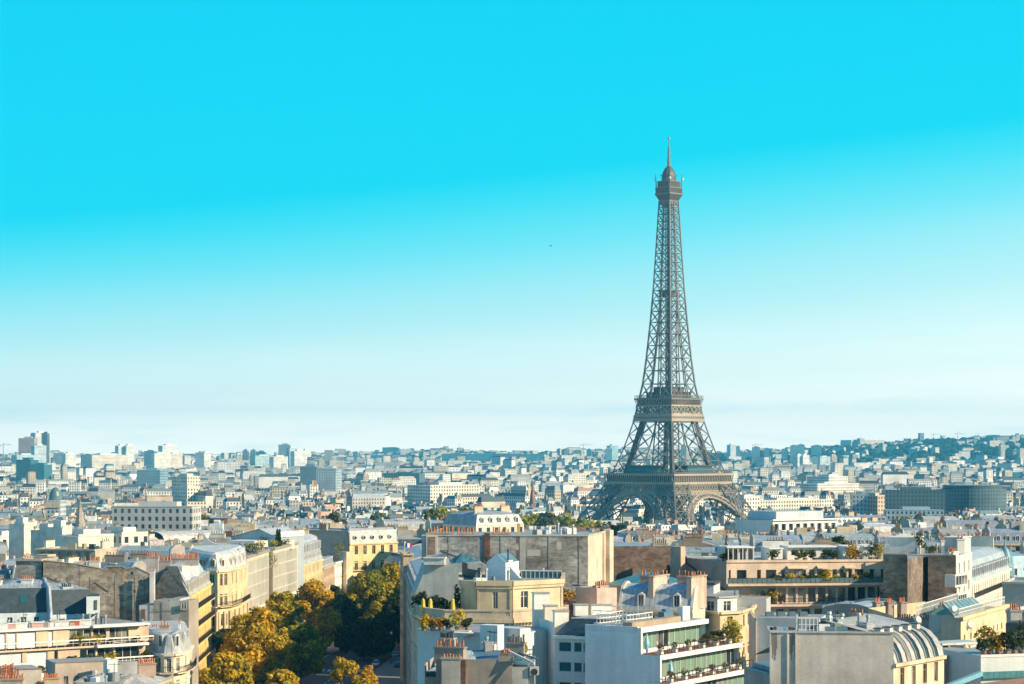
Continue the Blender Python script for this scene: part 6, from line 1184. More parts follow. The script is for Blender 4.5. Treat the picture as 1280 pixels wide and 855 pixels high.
def curved_corner():
    pts = [(178, 351), (193, 343.5), (205, 341), (217, 341), (228, 343.5), (236, 349), (240, 358)]; poly = [P(*p) for p in pts]+[P(236, 372), P(177, 370)]; ze = Z(817, 342); hero(poly)
    T, o, zt = house('cream curved corner house with tall blue-shadowed dormers under a faceted zinc roof', poly, 'qsssssrrp', ze, t=(.70, .60, .46), rt=(.42, .44, .44), dorm='own', win='obj', ncols=1, h1=2.7, i1=.75, h2=.25, i2=1.5, stacks=False, ft=(.66, .66, .62), dw=1.25, dh=2.3, balc=(0,), fh=3.4, ww=1.05, wh=2.1)
    stack(T, o, P(200, 350), P(212, 350), zt-.8, Z(783, 350), .8, 3, (.42, .33, .28)); stack(T, o, P(223, 352), P(226, 352), zt-.8, Z(779, 352), .5, 1, WHITE); stack(T, o, P(190, 356), P(197, 356), zt-.8, Z(786, 356), .7, 3, (.42, .36, .3))
    mb = MB(); mb.face([(*P(182, 349.2), Z(800, 349)), (*P(193, 343.8), ze+3), (*P(186, 352), Z(785, 352))], 'zinc', (.55, .55, .55)); mb.build('skylight', T, o)
curved_corner()

def avenue_left():
    pts = [(246, 462), (258, 457), (272, 456), (287, 460), (299, 469), (309, 485)]; poly = [P(*p) for p in pts]+[P(300, 500), P(240, 492), P(236, 470)]; ze = Z(713, 458); hero(poly)
    T, o, zt = house('cream curved corner palace with columns, long balcony and pale zinc mansard', poly, 'sssssprpq', ze, t=(.66, .52, .32), rt=(.50, .50, .48), win='obj', dorm='own', ncols=2, h1=3.2, i1=1.1, h2=.5, i2=2.2, stacks=False, balc=(1,), fh=4.2, wh=2.5, ww=1.15, pots=3, ft=(.6, .5, .36))
    for px in (271, 279, 297): stack(T, o, P(px, 478), P(px+1.6, 478), zt-2, Z(690, 478), 2.6, 2, (.55, .46, .36))
    for i in range(5):
        for f in (.04, .5, .96): mb = MB(); a = along(poly[i], poly[i+1], math.dist(poly[i], poly[i+1])*f, .25); mb.tube([(*a, ze-17), (*a, ze-8.6)], [.34, .3], 'wall', (.64, .5, .32), 8); mb.build('column', T, o)
    stack(T, o, P(236, 440), P(247, 440), Z(725, 440), Z(697, 440), 1.5, 7, (.34, .28, .23), 'wall', TERRA, .7)
    def ribbed(lab, q, ze, seed):
        hero(q); z0 = zg(*q[0]); o = (*q[0], z0); T = thing('ribbed_office', lab, 'building', o); W = MB(); A, B = q[0], q[1]; l = math.dist(A, B); n = int(l/1.55); us = [(l*i/n+.38, l*(i+1)/n-.02) for i in range(n)]; us[-1] = (us[-1][0], l-.4)
        vs = []; z = ze-1.0
        while z-3.1 > z0+1: vs.append((z-2.85, z-.06)); z -= 3.0
        sp = facade(W, A, B, z0-1, ze, us, vs, 'plain', (.68, .62, .50), .18)
        for i in range(n+1): u = min(l-.3, max(.0, l*i/n-.02+(.0 if i else .02))); W.seg(along(A, B, u), along(A, B, u+.26), z0-1, ze-.2, -.05, .16, 'plain', (.76, .72, .62))
        W.seg(A, B, ze-.15, ze+.25, -.4, .5, 'plain', (.35, .3, .25), .1); zz = ze-13.3; W.seg(A, B, zz, zz+1.1, -.05, .3, 'plain', WHITE)
        for i in (1, 2, 3): facade(W, q[i], q[(i+1) % 4], z0-1, ze, [], [], 'plain', (.6, .55, .45))
        W.face([(*p, ze-.05) for p in q], 'zinc', GREYW); W.build('wall', T, o)
        for i, s_ in enumerate(sp):
            if i < 92: window(T, o, s_, 'plain', (.6, .58, .5), 'glass_green' if (i*7) % 5 == 0 else 'glass')
        return T, o
    q1 = quad(307, 488, 335, 523, 14); T, o = ribbed('first white ribbed office facade, narrow, beside the curved corner palace', q1, Z(697, 488), 1)
    q2 = quad(341, 532, 371.5, 566, 15); T2, o2 = ribbed('second white ribbed office facade, wider, topped by dark cypresses', q2, Z(686.5, 532), 2)
    q = quad(335.6, 525, 340.5, 531, 12); hero(q); W = MB(); zz = Z(710, 527); z0 = zg(*q[0]); T = thing('link_house', 'low dark gap between the two ribbed offices, its roof overgrown with ivy', 'building', (*q[0], z0)); W.prism(q, z0-1, zz, 'wall', (.14, .11, .08), 'zinc', GREYW); W.build('wall', T, (*q[0], z0)); shrub('yellow-green ivy mound on the low roof between the ribbed offices', *P(338.5, 531), zz, 4.2, 3.0, GYEL, 520, 'roof_shrub', pot=False)
    zt1, zt2 = Z(697, 488), Z(686.5, 532)
    for i, (px, D, z, h, w, tn, lab) in enumerate(((303, 505, zt1, 2.6, 3.4, GYEL, 'olive shrub on the first ribbed office roof, at its left'), (311, 500, zt1, 2.2, 3.2, MGR, 'green shrub at the front of the first ribbed office roof'), (319, 508, zt1, 2.4, 3.4, MGR, 'green shrub in the middle of the first ribbed office roof'), (327, 518, zt1, 2.6, 3.4, GYEL, 'yellowish shrub near the right end of the first ribbed office roof'), (332, 528, zt1, 3.2, 3.0, DGR, 'dark shrub behind the right end of the first ribbed office roof'), (344, 545, zt2, 1.8, 2.8, GYEL, 'low olive hedge at the left of the cypresses'), (356, 552, zt2, 1.6, 2.8, MGR, 'low green hedge at the right of the cypresses'))): shrub(lab, *P(px, D), z-.05, h, w, tn, 530+i, 'roof_shrub', 'roof garden shrubs of the ribbed offices', pot=False)
    for i, px in enumerate((346.5, 349.5)):
        x, y = P(px, 548); r = random.Random(i); T3 = thing('cypress', ('left one of two slim dark cypresses on the ribbed office roof', 'right one of two slim dark cypresses on the ribbed office roof')[i], 'tree', (x, y, zt2-.05), 'roof cypresses'); mb = MB()
        for k in range(9): f = k/8; leaves(mb, (x, y, zt2+.4+f*3.4), .55*(1-f*.75)+.08, .5, 60, .2, [DGR[0], DGR[2]], r)
        mb.build('crown', T3, (x, y, zt2-.05)); tb = MB(); tb.bar((x, y, zt2-.05), (x, y, zt2+2), .08, 'bark'); tb.build('trunk', T3, (x, y, zt2-.05))
    # large roof pavilion behind
    q = quad(289, 560, 346, 556, 17); hero(q); z0 = zg(*q[0]); o = (*q[0], z0); T = thing('gabled_hall', 'wide low-gabled blue-grey hall roof with a white sunlit end behind the ribbed offices', 'building', o); W = MB(); ze = Z(672, 558); l = math.dist(q[0], q[1]); zr_ = ze+2.2
    W.prism(q, z0-1, ze, 'plain', (.34, .4, .44)); m0, m1 = along(q[0], q[1], l*.62), along(q[3], q[2], l*.62); W.face([(*q[0], ze), (*q[1], ze), (*m0, zr_)], 'plain', (.42, .5, .54)); W.face([(*q[2], ze), (*q[3], ze), (*m1, zr_)], 'plain', (.4, .46, .5)); W.build('wall', T, o)
    Rf = MB(); Rf.face([(*along(q[0], q[1], -.5, .3), ze), (*along(q[0], q[1], l*.62, .3), zr_+.08), (*m1, zr_+.08), (*q[3], ze)], 'zinc', (.34, .40, .44)); Rf.face([(*along(q[0], q[1], l+.5, .3), ze), (*q[2], ze), (*m1, zr_+.08), (*along(q[0], q[1], l*.62, .3), zr_+.08)], 'zinc', PALEZ); Rf.seg(q[1], q[2], ze, ze+1.4, -.2, .1, 'plain', WHITE); Rf.seg(P(348, 553), P(368, 556), Z(686, 554), Z(675, 554), -6, 0, 'plain', (.62, .58, .5)); Rf.build('roof', T, o)
    q = quad(255, 530, 318, 526, 11); hero(q); z0 = zg(*q[0]); o = (*q[0], z0); T = thing('curved_roof_house', 'grey house with a swept curved parapet and a flat white canopy before the gabled hall', 'building', o); W = MB(); W.prism(q, z0-1, Z(688, 528), 'plain', (.36, .42, .45), 'zinc', PALEZ); W.build('wall', T, o); mb = MB(); k = 10
    for i in range(k):
        a, b = 254+2.6*i, 254+2.6*(i+1); f = lambda p: Z(666+16*(1-math.exp(-(p-254)/8)), 526); mb.face([(*P(a, 526), Z(688, 527)), (*P(b, 526), Z(688, 527)), (*P(b, 526), f(b)), (*P(a, 526), f(a))], 'plain', (.30, .38, .42)); mb.face([(*P(a, 526), f(a)), (*P(b, 526), f(b)), (*P(b, 530), f(b)), (*P(a, 530), f(a))], 'zinc', PALEZ)
    mb.seg(P(284, 524), P(318, 522), Z(680, 523), Z(676, 523), -7, 0, 'plain', (.6, .6, .58)); mb.seg(P(315, 523), P(335, 526), Z(684, 524), Z(676, 524), -5, 0, 'plain', (.62, .55, .46)); mb.build('canopy', T, o)
    # two-tier mansard, low house, white house
    q = quad(372.5, 569, 403, 612, 14); T, o, zt = house('pale blue-grey two-tiered mansard house with ranks of dormers behind the amber tree', q, 'sprp', Z(709, 569), t=(.62, .50, .28), rt=(.40, .43, .45), win='obj', dorm='own', h1=6.0, i1=1.6, h2=1.2, i2=5, gap=2.4, wh=2.0, pots=4, stack_h=.8, dh=1.9); hero(q)
    A, B = q[0], q[1]
    for c in cols(math.dist(A, B), 15, 1.0, .9): mb = MB(); dormer(mb, A, B, c[0]+.5, Z(709, 569)+3.0, 6, 2.4, 1.05, 1.9, FRAME, PALEZ, base=.2); ob = mb.build('dormer', T, o)
    q = quad(403.5, 614, 417.5, 640, 12); hero(q); house('low brown-windowed mansard house between the two-tiered mansard and the white house', q, 'srrr', Z(711, 614), t=(.48, .36, .24), win='obj', h1=1.8, i1=.9, gap=2.0, ww=.9, floors=4)
    q = quad(418.5, 640, 434.5, 660, 12); hero(q); T, o, zt = house('small white house with white fascia bands and strip windows beside the cream mansard house', q, 'srrr', Z(703, 641), t=WHITE, m='plain', roof='flat', rt=GREYW, win='obj', gap=1.5, ww=1.2, wh=1.1, fh=3.1, cornice=True); shrub('yellow-green bush wall on the small white house roof', *P(424, 655), zt, 5.5, 3.6, GYEL, 545, 'roof_shrub', pot=False)
    q = [P(437, 655), P(497, 668), P(492, 683), P(432, 674)]; hero(q); ze = Z(679.5, 657); T, o, zt = house('cream mansard house facing the trees, five round roof windows and five arched attic windows', q, 'sprp', ze, t=(.68, .50, .26), rt=(.50, .47, .42), win='obj', dorm=False, ncols=5, h1=3.7, i1=2.2, h2=.5, i2=6, floors=5, fh=4.6, wh=2.6, ww=1.3, pots=4, balc=(1,), ft=(.5, .38, .24), stacks=False)
    A, B = q[0], q[1]; l = math.dist(A, B)
    for c in cols(l, 5, 1.3, .9):
        mb = MB(); u = (c[0]+c[1])/2; z = ze+1.7; p = along(A, B, u, -.7); pf = along(A, B, u, -.35); mb.tube([(*along(A, B, u, -2.0), z), (*pf, z)], [.62, .62], 'zinc', PALEZ, 10); mb.tube([(*pf, z), (*along(A, B, u, -.33), z)], [.46, .46], 'glass', IRON, 10); mb.build('round_window', T, o)
    d, n, _ = dirs(A, B)
    for a, b in ((P(446, 668), P(458, 670)), (P(470, 676), P(492, 680))): stack(T, o, a, b, ze+3, Z(660, 668), 1.0, 5, (.20, .13, .10), 'wall', (.2, .12, .1), .6)
    mb = MB(); mb.prism(quad(433, 650, 441, 652, 3), zg(0, 650), Z(690, 650), 'wall', (.62, .5, .34), 'zinc', PALEZ); mb.build('stair_turret', T, o)
    q = [P(386, 664), P(436, 655.5), P(430, 676), P(386, 682)]; hero(q); T, o, zt = house('grey-beige blank end wall running left from the cream mansard house', q, 'qpqp', Z(663, 660), t=(.40, .36, .31), roof='flat', rt=ZINC, stacks=False); stack(T, o, P(400, 664), P(409, 663), zt-.3, Z(656, 663), 1.0, 4, (.40, .28, .20)); 
    q = quad(499, 640, 519, 642, 13); hero(q); house('small cream house with zinc roof to the right of the cream mansard house', q, 'srrr', Z(703, 641), t=(.6, .5, .36), win='obj', h1=1.6, i1=1.6, gap=3.2)
    q = quad(504, 470, 517, 470.3, 8); hero(q); T, o, zt = house('small brick-topped house left of the round corner house', q, 'qrqr', Z(692, 471), t=(.5, .38, .26), roof='flat', rt=RED, stacks=False)
    fl = MB(); x, y = P(506, 469); z = zt; fl.tube([(x, y, z-.2), (x, y, z+2.4)], [.05, .04], 'plain', WHITE, 6); T = thing('flag', 'small blue white and red flag on a roof pole left of the tall grey wall', 'flag', (x, y, z)); fl.build('pole', T, (x, y, z)); fb = MB()
    for i, c_ in enumerate(((.02, .05, .3), WHITE, (.5, .03, .04))): fb.hexa([(x+.05+i*.5, y-.02+i*.06, z+1.4), (x+.55+i*.5, y+.04+i*.06, z+1.35), (x+.55+i*.5, y+.06+i*.06, z+1.35), (x+.05+i*.5, y+i*.06, z+1.4)], [(x+.05+i*.5, y-.02+i*.06, z+2.35), (x+.55+i*.5, y+.04+i*.06, z+2.3), (x+.55+i*.5, y+.06+i*.06, z+2.3), (x+.05+i*.5, y+i*.06, z+2.35)], 'plain', c_)
    fb.build('cloth', T, (x, y, z))
avenue_left()
# the row on the shaded right side of the avenue, and the corner facing the yellow house
for i, (a, Da, b, Db, y, lab) in enumerate(((517, 400, 508, 468, 742, 'pale shaded avenue house behind the round corner house'), (508, 482, 503, 560, 720, 'next shaded avenue house, half hidden by the dark plane trees'))):
    q = [P(a, Da), (P(a, Da)[0]+12, Da+1), (P(b, Db)[0]+12, Db+1), P(b, Db)]; hero(q); house(lab, q, 'prps', Z(y, Da), t=(.46, .44, .40), rt=ZINC, win='obj' if i == 0 else 'pane', stacks=False, floors=6)

# ------------------------------------------------------------------ cars and lamps in the street
def car(label, x, y, rot, paint, group='cars in the shaded avenue'):
    z = zg(x, y)+.025; T = thing('parked_car', label, 'car', (x, y, z), group, rot); mb = MB()
    sec = [(-2.1, .35, .72, .78), (-2.0, .22, .86, .82), (-1.2, .2, .92, .86), (0, .2, .92, .88), (1.2, .2, .88, .86), (1.95, .24, .72, .80), (2.12, .36, .60, .74)]
    rg = [[(u, -w, a), (u, w, a), (u, w, b), (u, -w, b)] for u, a, b, w in sec]
    for p, q in zip(rg, rg[1:]):
        for i in range(4): j = (i+1) % 4; mb.face([p[i], p[j], q[j], q[i]], 'car_paint', paint)
    mb.face(rg[0], 'car_paint', paint); mb.face(rg[-1][::-1], 'car_paint', paint); mb.hexa([(-1.0, -.6, 1.40), (.25, -.6, 1.40), (.25, .6, 1.40), (-1.0, .6, 1.40)], [(-.95, -.56, 1.46), (.2, -.56, 1.46), (.2, .56, 1.46), (-.95, .56, 1.46)], 'car_paint', paint); mb.build('body', T)
    g = MB(); g.hexa([(-1.75, -.78, .9), (1.0, -.78, .9), (1.0, .78, .9), (-1.75, .78, .9)], [(-1.05, -.61, 1.40), (.3, -.61, 1.40), (.3, .61, 1.40), (-1.05, .61, 1.40)], 'glass_blue', IRON); g.build('cabin_glass', T)
    for u in (-1.3, 1.35):
        for w in (-.8, .8): k = MB(); k.tube([(u, w-.11, .32), (u, w+.11, .32)], [.32, .32], 'iron', (.02, .02, .02), 12); k.tube([(u, w-.125, .32), (u, w+.125, .32)], [.17, .17], 'plain', (.4, .4, .4), 8); k.build('wheel', T)
    for w in (-.55, .55): k = MB(); k.box(2.06, w, .55, .1, .3, .14, 0, 'plain', (.8, .8, .75)); k.build('headlight', T)
    return T
CARS = [(470, 510, WHITE, 'white car in shade just past the zebra crossing, right lane'), (498, 505, (.05, .06, .08), 'dark grey car beside the right pavement near the crossing'), (494, 540, (.55, .56, .58), 'silver car parked under the shaded planes on the right'), (487, 560, (.03, .03, .035), 'black car behind the silver one on the right'), (403, 545, (.04, .045, .05), 'black car parked on the left between tree trunks')]
ad = math.atan2(AX1[1]-AX0[1], AX1[0]-AX0[0])
for px, D, c_, lab in CARS: car(lab, X(px, D), D, ad, c_)
for i, (px, D) in enumerate(((489, 515),)):
    x, y = P(px, D); z = zg(x, y)+.15; T = thing('street_lamp', ('slim street lamp by the right pavement of the crossing',)[i], 'lamp', (x, y, z), 'street lamps of the avenue'); mb = MB(); mb.tube([(x, y, z-.1), (x, y, z+1), (x, y, z+7)], [.12, .07, .05], 'iron', IRON, 8); mb.build('pole', T, (x, y, z)); k = MB(); k.box(x, y, z+7, .5, .5, .6, 0, 'plain', (.6, .6, .55)); k.box(x, y, z+7.6, .6, .6, .12, 0, 'iron', IRON); k.build('lamp_head', T, (x, y, z))
# ------------------------------------------------------------------ blocks of town houses behind the near ones
def inside(p, poly):
    c = False; n = len(poly)
    for i in range(n):
        (x0, y0), (x1, y1) = poly[i], poly[i-1]
        if (y0 > p[1]) != (y1 > p[1]) and p[0] < (x1-x0)*(p[1]-y0)/(y1-y0)+x0: c = not c
    return c
def dmin(px): return float(np.interp(px, [-60, 70, 71, 235, 236, 300, 301, 380, 381, 520, 521, 765, 766, 850, 851, 1113, 1114, 1215, 1216, 1400], [500, 500, 428, 428, 530, 530, 590, 590, 705, 705, 372, 372, 395, 395, 392, 392, 372, 372, 455, 455]))
SPEC_TOWER = (X(836, 1710), 1710)
KEEP = []                                                 # centres and radii kept free for the landmark blocks
def blocks(y0, y1, seed):
    r = random.Random(seed); got = []
    for bi in range(-9, 10):
        for bj in range(0, 20):
            cx, cy = bi*66+((bj % 2)*24), 380+bj*58
            th = math.radians(18*math.sin(cx*.011+.7)+14*math.cos(cy*.006))+(.12 if cx < 0 else -.1)
            c, s = math.cos(th), math.sin(th); wv = lambda u, v: (cx+c*u-s*v, cy+s*u+c*v)
            Lx, Ly, dp = 56, 46, 12.5
            def row(ua, va, ub, vb, nu, nv):
                l = math.dist((ua, va), (ub, vb)); k = max(1, round(l/r.uniform(13, 18))); ws = [r.uniform(.8, 1.2) for _ in range(k)]; t = sum(ws); a = 0
                for w in ws:
                    f0, f1 = a/t, (a+w)/t; a += w; e = .02/l
                    p = (lerp(ua, ub, f0+e), lerp(va, vb, f0+e)); q = (lerp(ua, ub, f1-e), lerp(va, vb, f1-e))
                    got.append([wv(*p), wv(*q), wv(q[0]-nu*dp, q[1]-nv*dp), wv(p[0]-nu*dp, p[1]-nv*dp)])
            x, y = Lx/2, Ly/2
            row(-x, -y, x, -y, 0, -1); row(x, y, -x, y, 0, 1); row(x, -y+dp+.04, x, y-dp-.04, 1, 0); row(-x, y-dp-.04, -x, -y+dp+.04, -1, 0)
    res = []
    for q in got:
        x = sum(p[0] for p in q)/4; y = sum(p[1] for p in q)/4
        if not y0 <= y < y1: continue
        px = PX(x, y)
        if not -60 < px < 1340 or (y > 1100 and 625 < px < 830): continue
        if min(p[1]-dmin(PX(*p)) for p in q) < 0: continue
        mids = q+[(x, y)]+[((q[i][0]+q[i-1][0])/2, (q[i][1]+q[i-1][1])/2) for i in range(4)]
        if any(inside(p, h) for p in mids for h in HEROES) or any(inside(p, q) for h in HEROES for p in h): continue
        d, n, l = dirs(AX0, AX1); uu = (x-AX0[0])*d[0]+(y-AX0[1])*d[1]; wo = (x-AX0[0])*n[0]+(y-AX0[1])*n[1]
        if uu < 420 and abs(wo) < 27: continue
        if any(math.dist((x, y), (k[0], k[1])) < k[2] for k in KEEP): continue
        res.append((q, x, y, px))
    return sorted(res, key=lambda e: e[2])
WALLS = [('cream', (.58, .48, .34)), ('white', (.70, .67, .60)), ('buff', (.48, .40, .30)), ('grey', (.40, .39, .37)), ('ochre', (.60, .44, .24)), ('pinkish', (.54, .41, .33)), ('pale stone', (.62, .55, .44))]
ROOFS = [('zinc mansard', 'zinc', (.25, .29, .32), 'mansard'), ('pale zinc mansard', 'zinc', (.35, .37, .38), 'mansard'), ('dark slate mansard', 'slate', (.03, .05, .065), 'mansard'), ('flat roof', 'zinc', (.40, .38, .34), 'flat'), ('blue-grey hipped roof', 'zinc', (.11, .18, .23), 'hip'), ('red tiled roof', 'wall', (.30, .13, .08), 'hip'), ('low grey roof', 'zinc', (.34, .34, .33), 'hip')]
REFS = [(-60, 'the slate-roofed left-edge house'), (58, 'the rubble wall left half'), (110, 'the rubble wall middle'), (160, 'the rubble wall flue strip'), (205, 'the yellow house pots'), (262, 'the curved corner palace'), (318, 'the gabled hall'), (372, 'the two-tiered mansard'), (418, 'the small white house'), (468, 'the cream mansard house'),
        (520, 'the framed brick panel'), (562, 'the grey wall left half'), (610, 'the grey wall red strip'), (655, 'the grey wall middle'), (705, 'the grey wall right half'), (760, 'the dark brick wall'), (815, 'the paired mansards'), (862, 'the sloping gutter wall'), (915, 'the long block left end'), (975, 'the long block clipped hedges'),
        (1040, 'the long block yellow bush'), (1100, 'the twin tan walls'), (1165, 'the bay-windowed front'), (1215, 'the pale dormer row'), (1262, 'the blue dome')]
ORD = ['nearest', 'second', 'third', 'fourth', 'fifth', 'sixth', 'seventh', 'eighth', 'ninth', 'tenth']
SHOWN = {12,15,18,19,20,23,29,30,31,32,37,40,41,42,43,45,50,51,52,53,54,55,56,57,60,64,65,68,70,73,75,76,79,82,88,91,93,96,98,103,104,109,115,116,118,119,121,122,123,124,126,127,130,134,136,137,138,139,141,143,144,145,147,149,152,155,162,163,164,166,167,170,172,180,181,182,184,186,189,192,193,195,196,197,198,201,203,204,205,211,220,223,226,227,229,230,233,236,237,239,240,241,242,245,250,258,265,270,271,275,278,281,282,284,287,292,294,295,297,307,316,319,322,324,329,337,344,347,351,355,359,364,365,368,370,374,377,378,380,382,383,388,393,395,398,402,404,407,409,410,418,419,421,422,432,433,435,437,439,442,443,451,452,460,465,469,470,473,476,478,492,499,500,506,508,511,512,518,520,524,533,534,539,542,549,555,560,582,587,595,599,603,620,628,634,636,639,644,646,651,653,654,658,661,663,666,676,679,709,711,723,727,732,733,753,754,766,777,779,782,786,790,791,795,798,799,801,802,806,810,812,815,822,831,841,847,848,849,850,853,855,866,872,878,884,885,913,927,930,931,939,941,943,947,950,961,973,982,997,1014,1017,1019,1021,1026,1029,1033,1034,1068,1069,1071}  # houses of which something is seen
def ref_of(px): return max((k for k in range(len(REFS)) if REFS[k][0] <= px), default=0)

# landmark buildings of the middle distance: pixel span, roof row, distance, depth
LAND = [  # teal entries hold shade in their colour
    (140, 240, 634, 905, 16, (.43, .45, .45), 'long white four-storey block with strip windows, left of the gabled hall', 'flat'), (152, 185, 668, 590, 14, (.72, .66, .54), 'cream-white low wing with tall panels behind the rubble wall', 'flat'), (98, 142, 671, 565, 12, (.72, .66, .54), 'long low cream-white penthouse behind the rubble wall', 'blank'), (78, 90, 660, 575, 9, (.72, .66, .55), 'tall cream-white stair block behind the rubble wall', 'blank'), (60, 78, 664, 585, 10, (.6, .57, .5), 'greyish white stair block left of the tall cream one', 'blank'), (30, 42, 656, 600, 9, (.72, .67, .58), 'white slab with a raised top near the left edge', 'blank'), (0, 30, 672, 640, 14, (.60, .6, .58), 'grey-white house with dark windows at the left edge', 'flat'),  # long white block: a greyed tint puts its shade into the colour
    (205, 285, 665, 740, 16, (.60, .60, .58), 'long low hall with a pale curved roof behind the yellow house', 'barrel'), (538, 598, 607, 2050, 40, (.72, .67, .58), 'broad cream-white block with strong window grid, in the hazy distance above the grey wall', 'flat'), (595, 655, 640, 640, 18, (.62, .52, .40), 'cream house group with orange pots directly above the grey wall', 'mansard'), (966, 1046, 651, 800, 22, (.72, .70, .66), 'white building with a dark arcade of square openings right of the tower', 'arcade'), (950, 1042, 626, 1900, 30, (.62, .60, .52), 'long buff office with three strip-window bands right of the tower', 'flat'), (930, 950, 622, 1850, 24, (.78, .74, .68), 'bright white cube block right beside the tower', 'flat'),
    (1036, 1060, 596, 2600, 40, (.76, .72, .66), 'stepped white tower block right of centre distance', 'flat'), (1022, 1074, 605, 2550, 40, (.76, .72, .66), 'wide white podium below the stepped white tower', 'flat'), (1065, 1106, 619, 1700, 26, (.36, .42, .46), 'blue-grey curved office with a tan end wall', 'flat'), (1097, 1106, 620, 1690, 20, (.62, .46, .34), 'tan end block against the blue-grey curved office', 'flat'), (1106, 1182, 613, 1750, 40, (.07, .13, .16), 'dark teal slab office with fine window bands, right distance', 'flat'), (1183, 1268, 612, 1850, 50, (.08, .14, .17), 'round drum-shaped teal office right distance, upper tier', 'drum'), (1108, 1180, 638, 1450, 30, (.34, .44, .5), 'grey-blue ribbed long office below the dark teal slab', 'flat'),
    (1046, 1080, 645, 1000, 16, (.62, .52, .34), 'yellow-cream house with attic among roofs right of the arcade building', 'mansard'), (1080, 1110, 652, 960, 16, (.62, .54, .44), 'pinkish-cream palace corner right of the yellow-cream house', 'mansard'), (96, 100, 622, 1050, 5, (.42, .36, .3), 'slim brown church spire above the roofs at the left', 'spire'), (663, 668, 598, 1900, 5, (.28, .18, .15), 'dark slim church spire left of the tower', 'spire'), (58, 75, 609, 1500, 14, (.4, .44, .46), 'glass-vaulted domed hall with a cream gable at the left', 'dome'), (20, 38, 575, 3300, 40, (.03, .14, .18), 'dark teal glass office block below the left towers', 'flat'), (38, 55, 581, 3300, 40, (.04, .17, .22), 'lower dark teal glass block beside the teal office', 'flat'),
    (234, 250, 596, 2100, 30, (.66, .6, .5), 'striped cream balcony tower block left of centre', 'flat'), (234, 250, 610, 1950, 26, (.68, .64, .56), 'lower striped balcony block under the striped tower', 'flat'), (171, 200, 588, 2700, 40, (.20, .34, .42), 'blue-grey twin office with ribs in the left distance', 'flat'), (395, 420, 586, 2600, 40, (.34, .44, .5), 'pale blue-grey cube block, centre-left distance', 'flat'), (375, 396, 584, 2700, 40, (.14, .24, .3), 'dark banded office left of the pale cube block', 'flat'), (480, 524, 592, 3200, 60, (.06, .14, .18), 'low dark green-roofed hall in the centre distance', 'flat')]
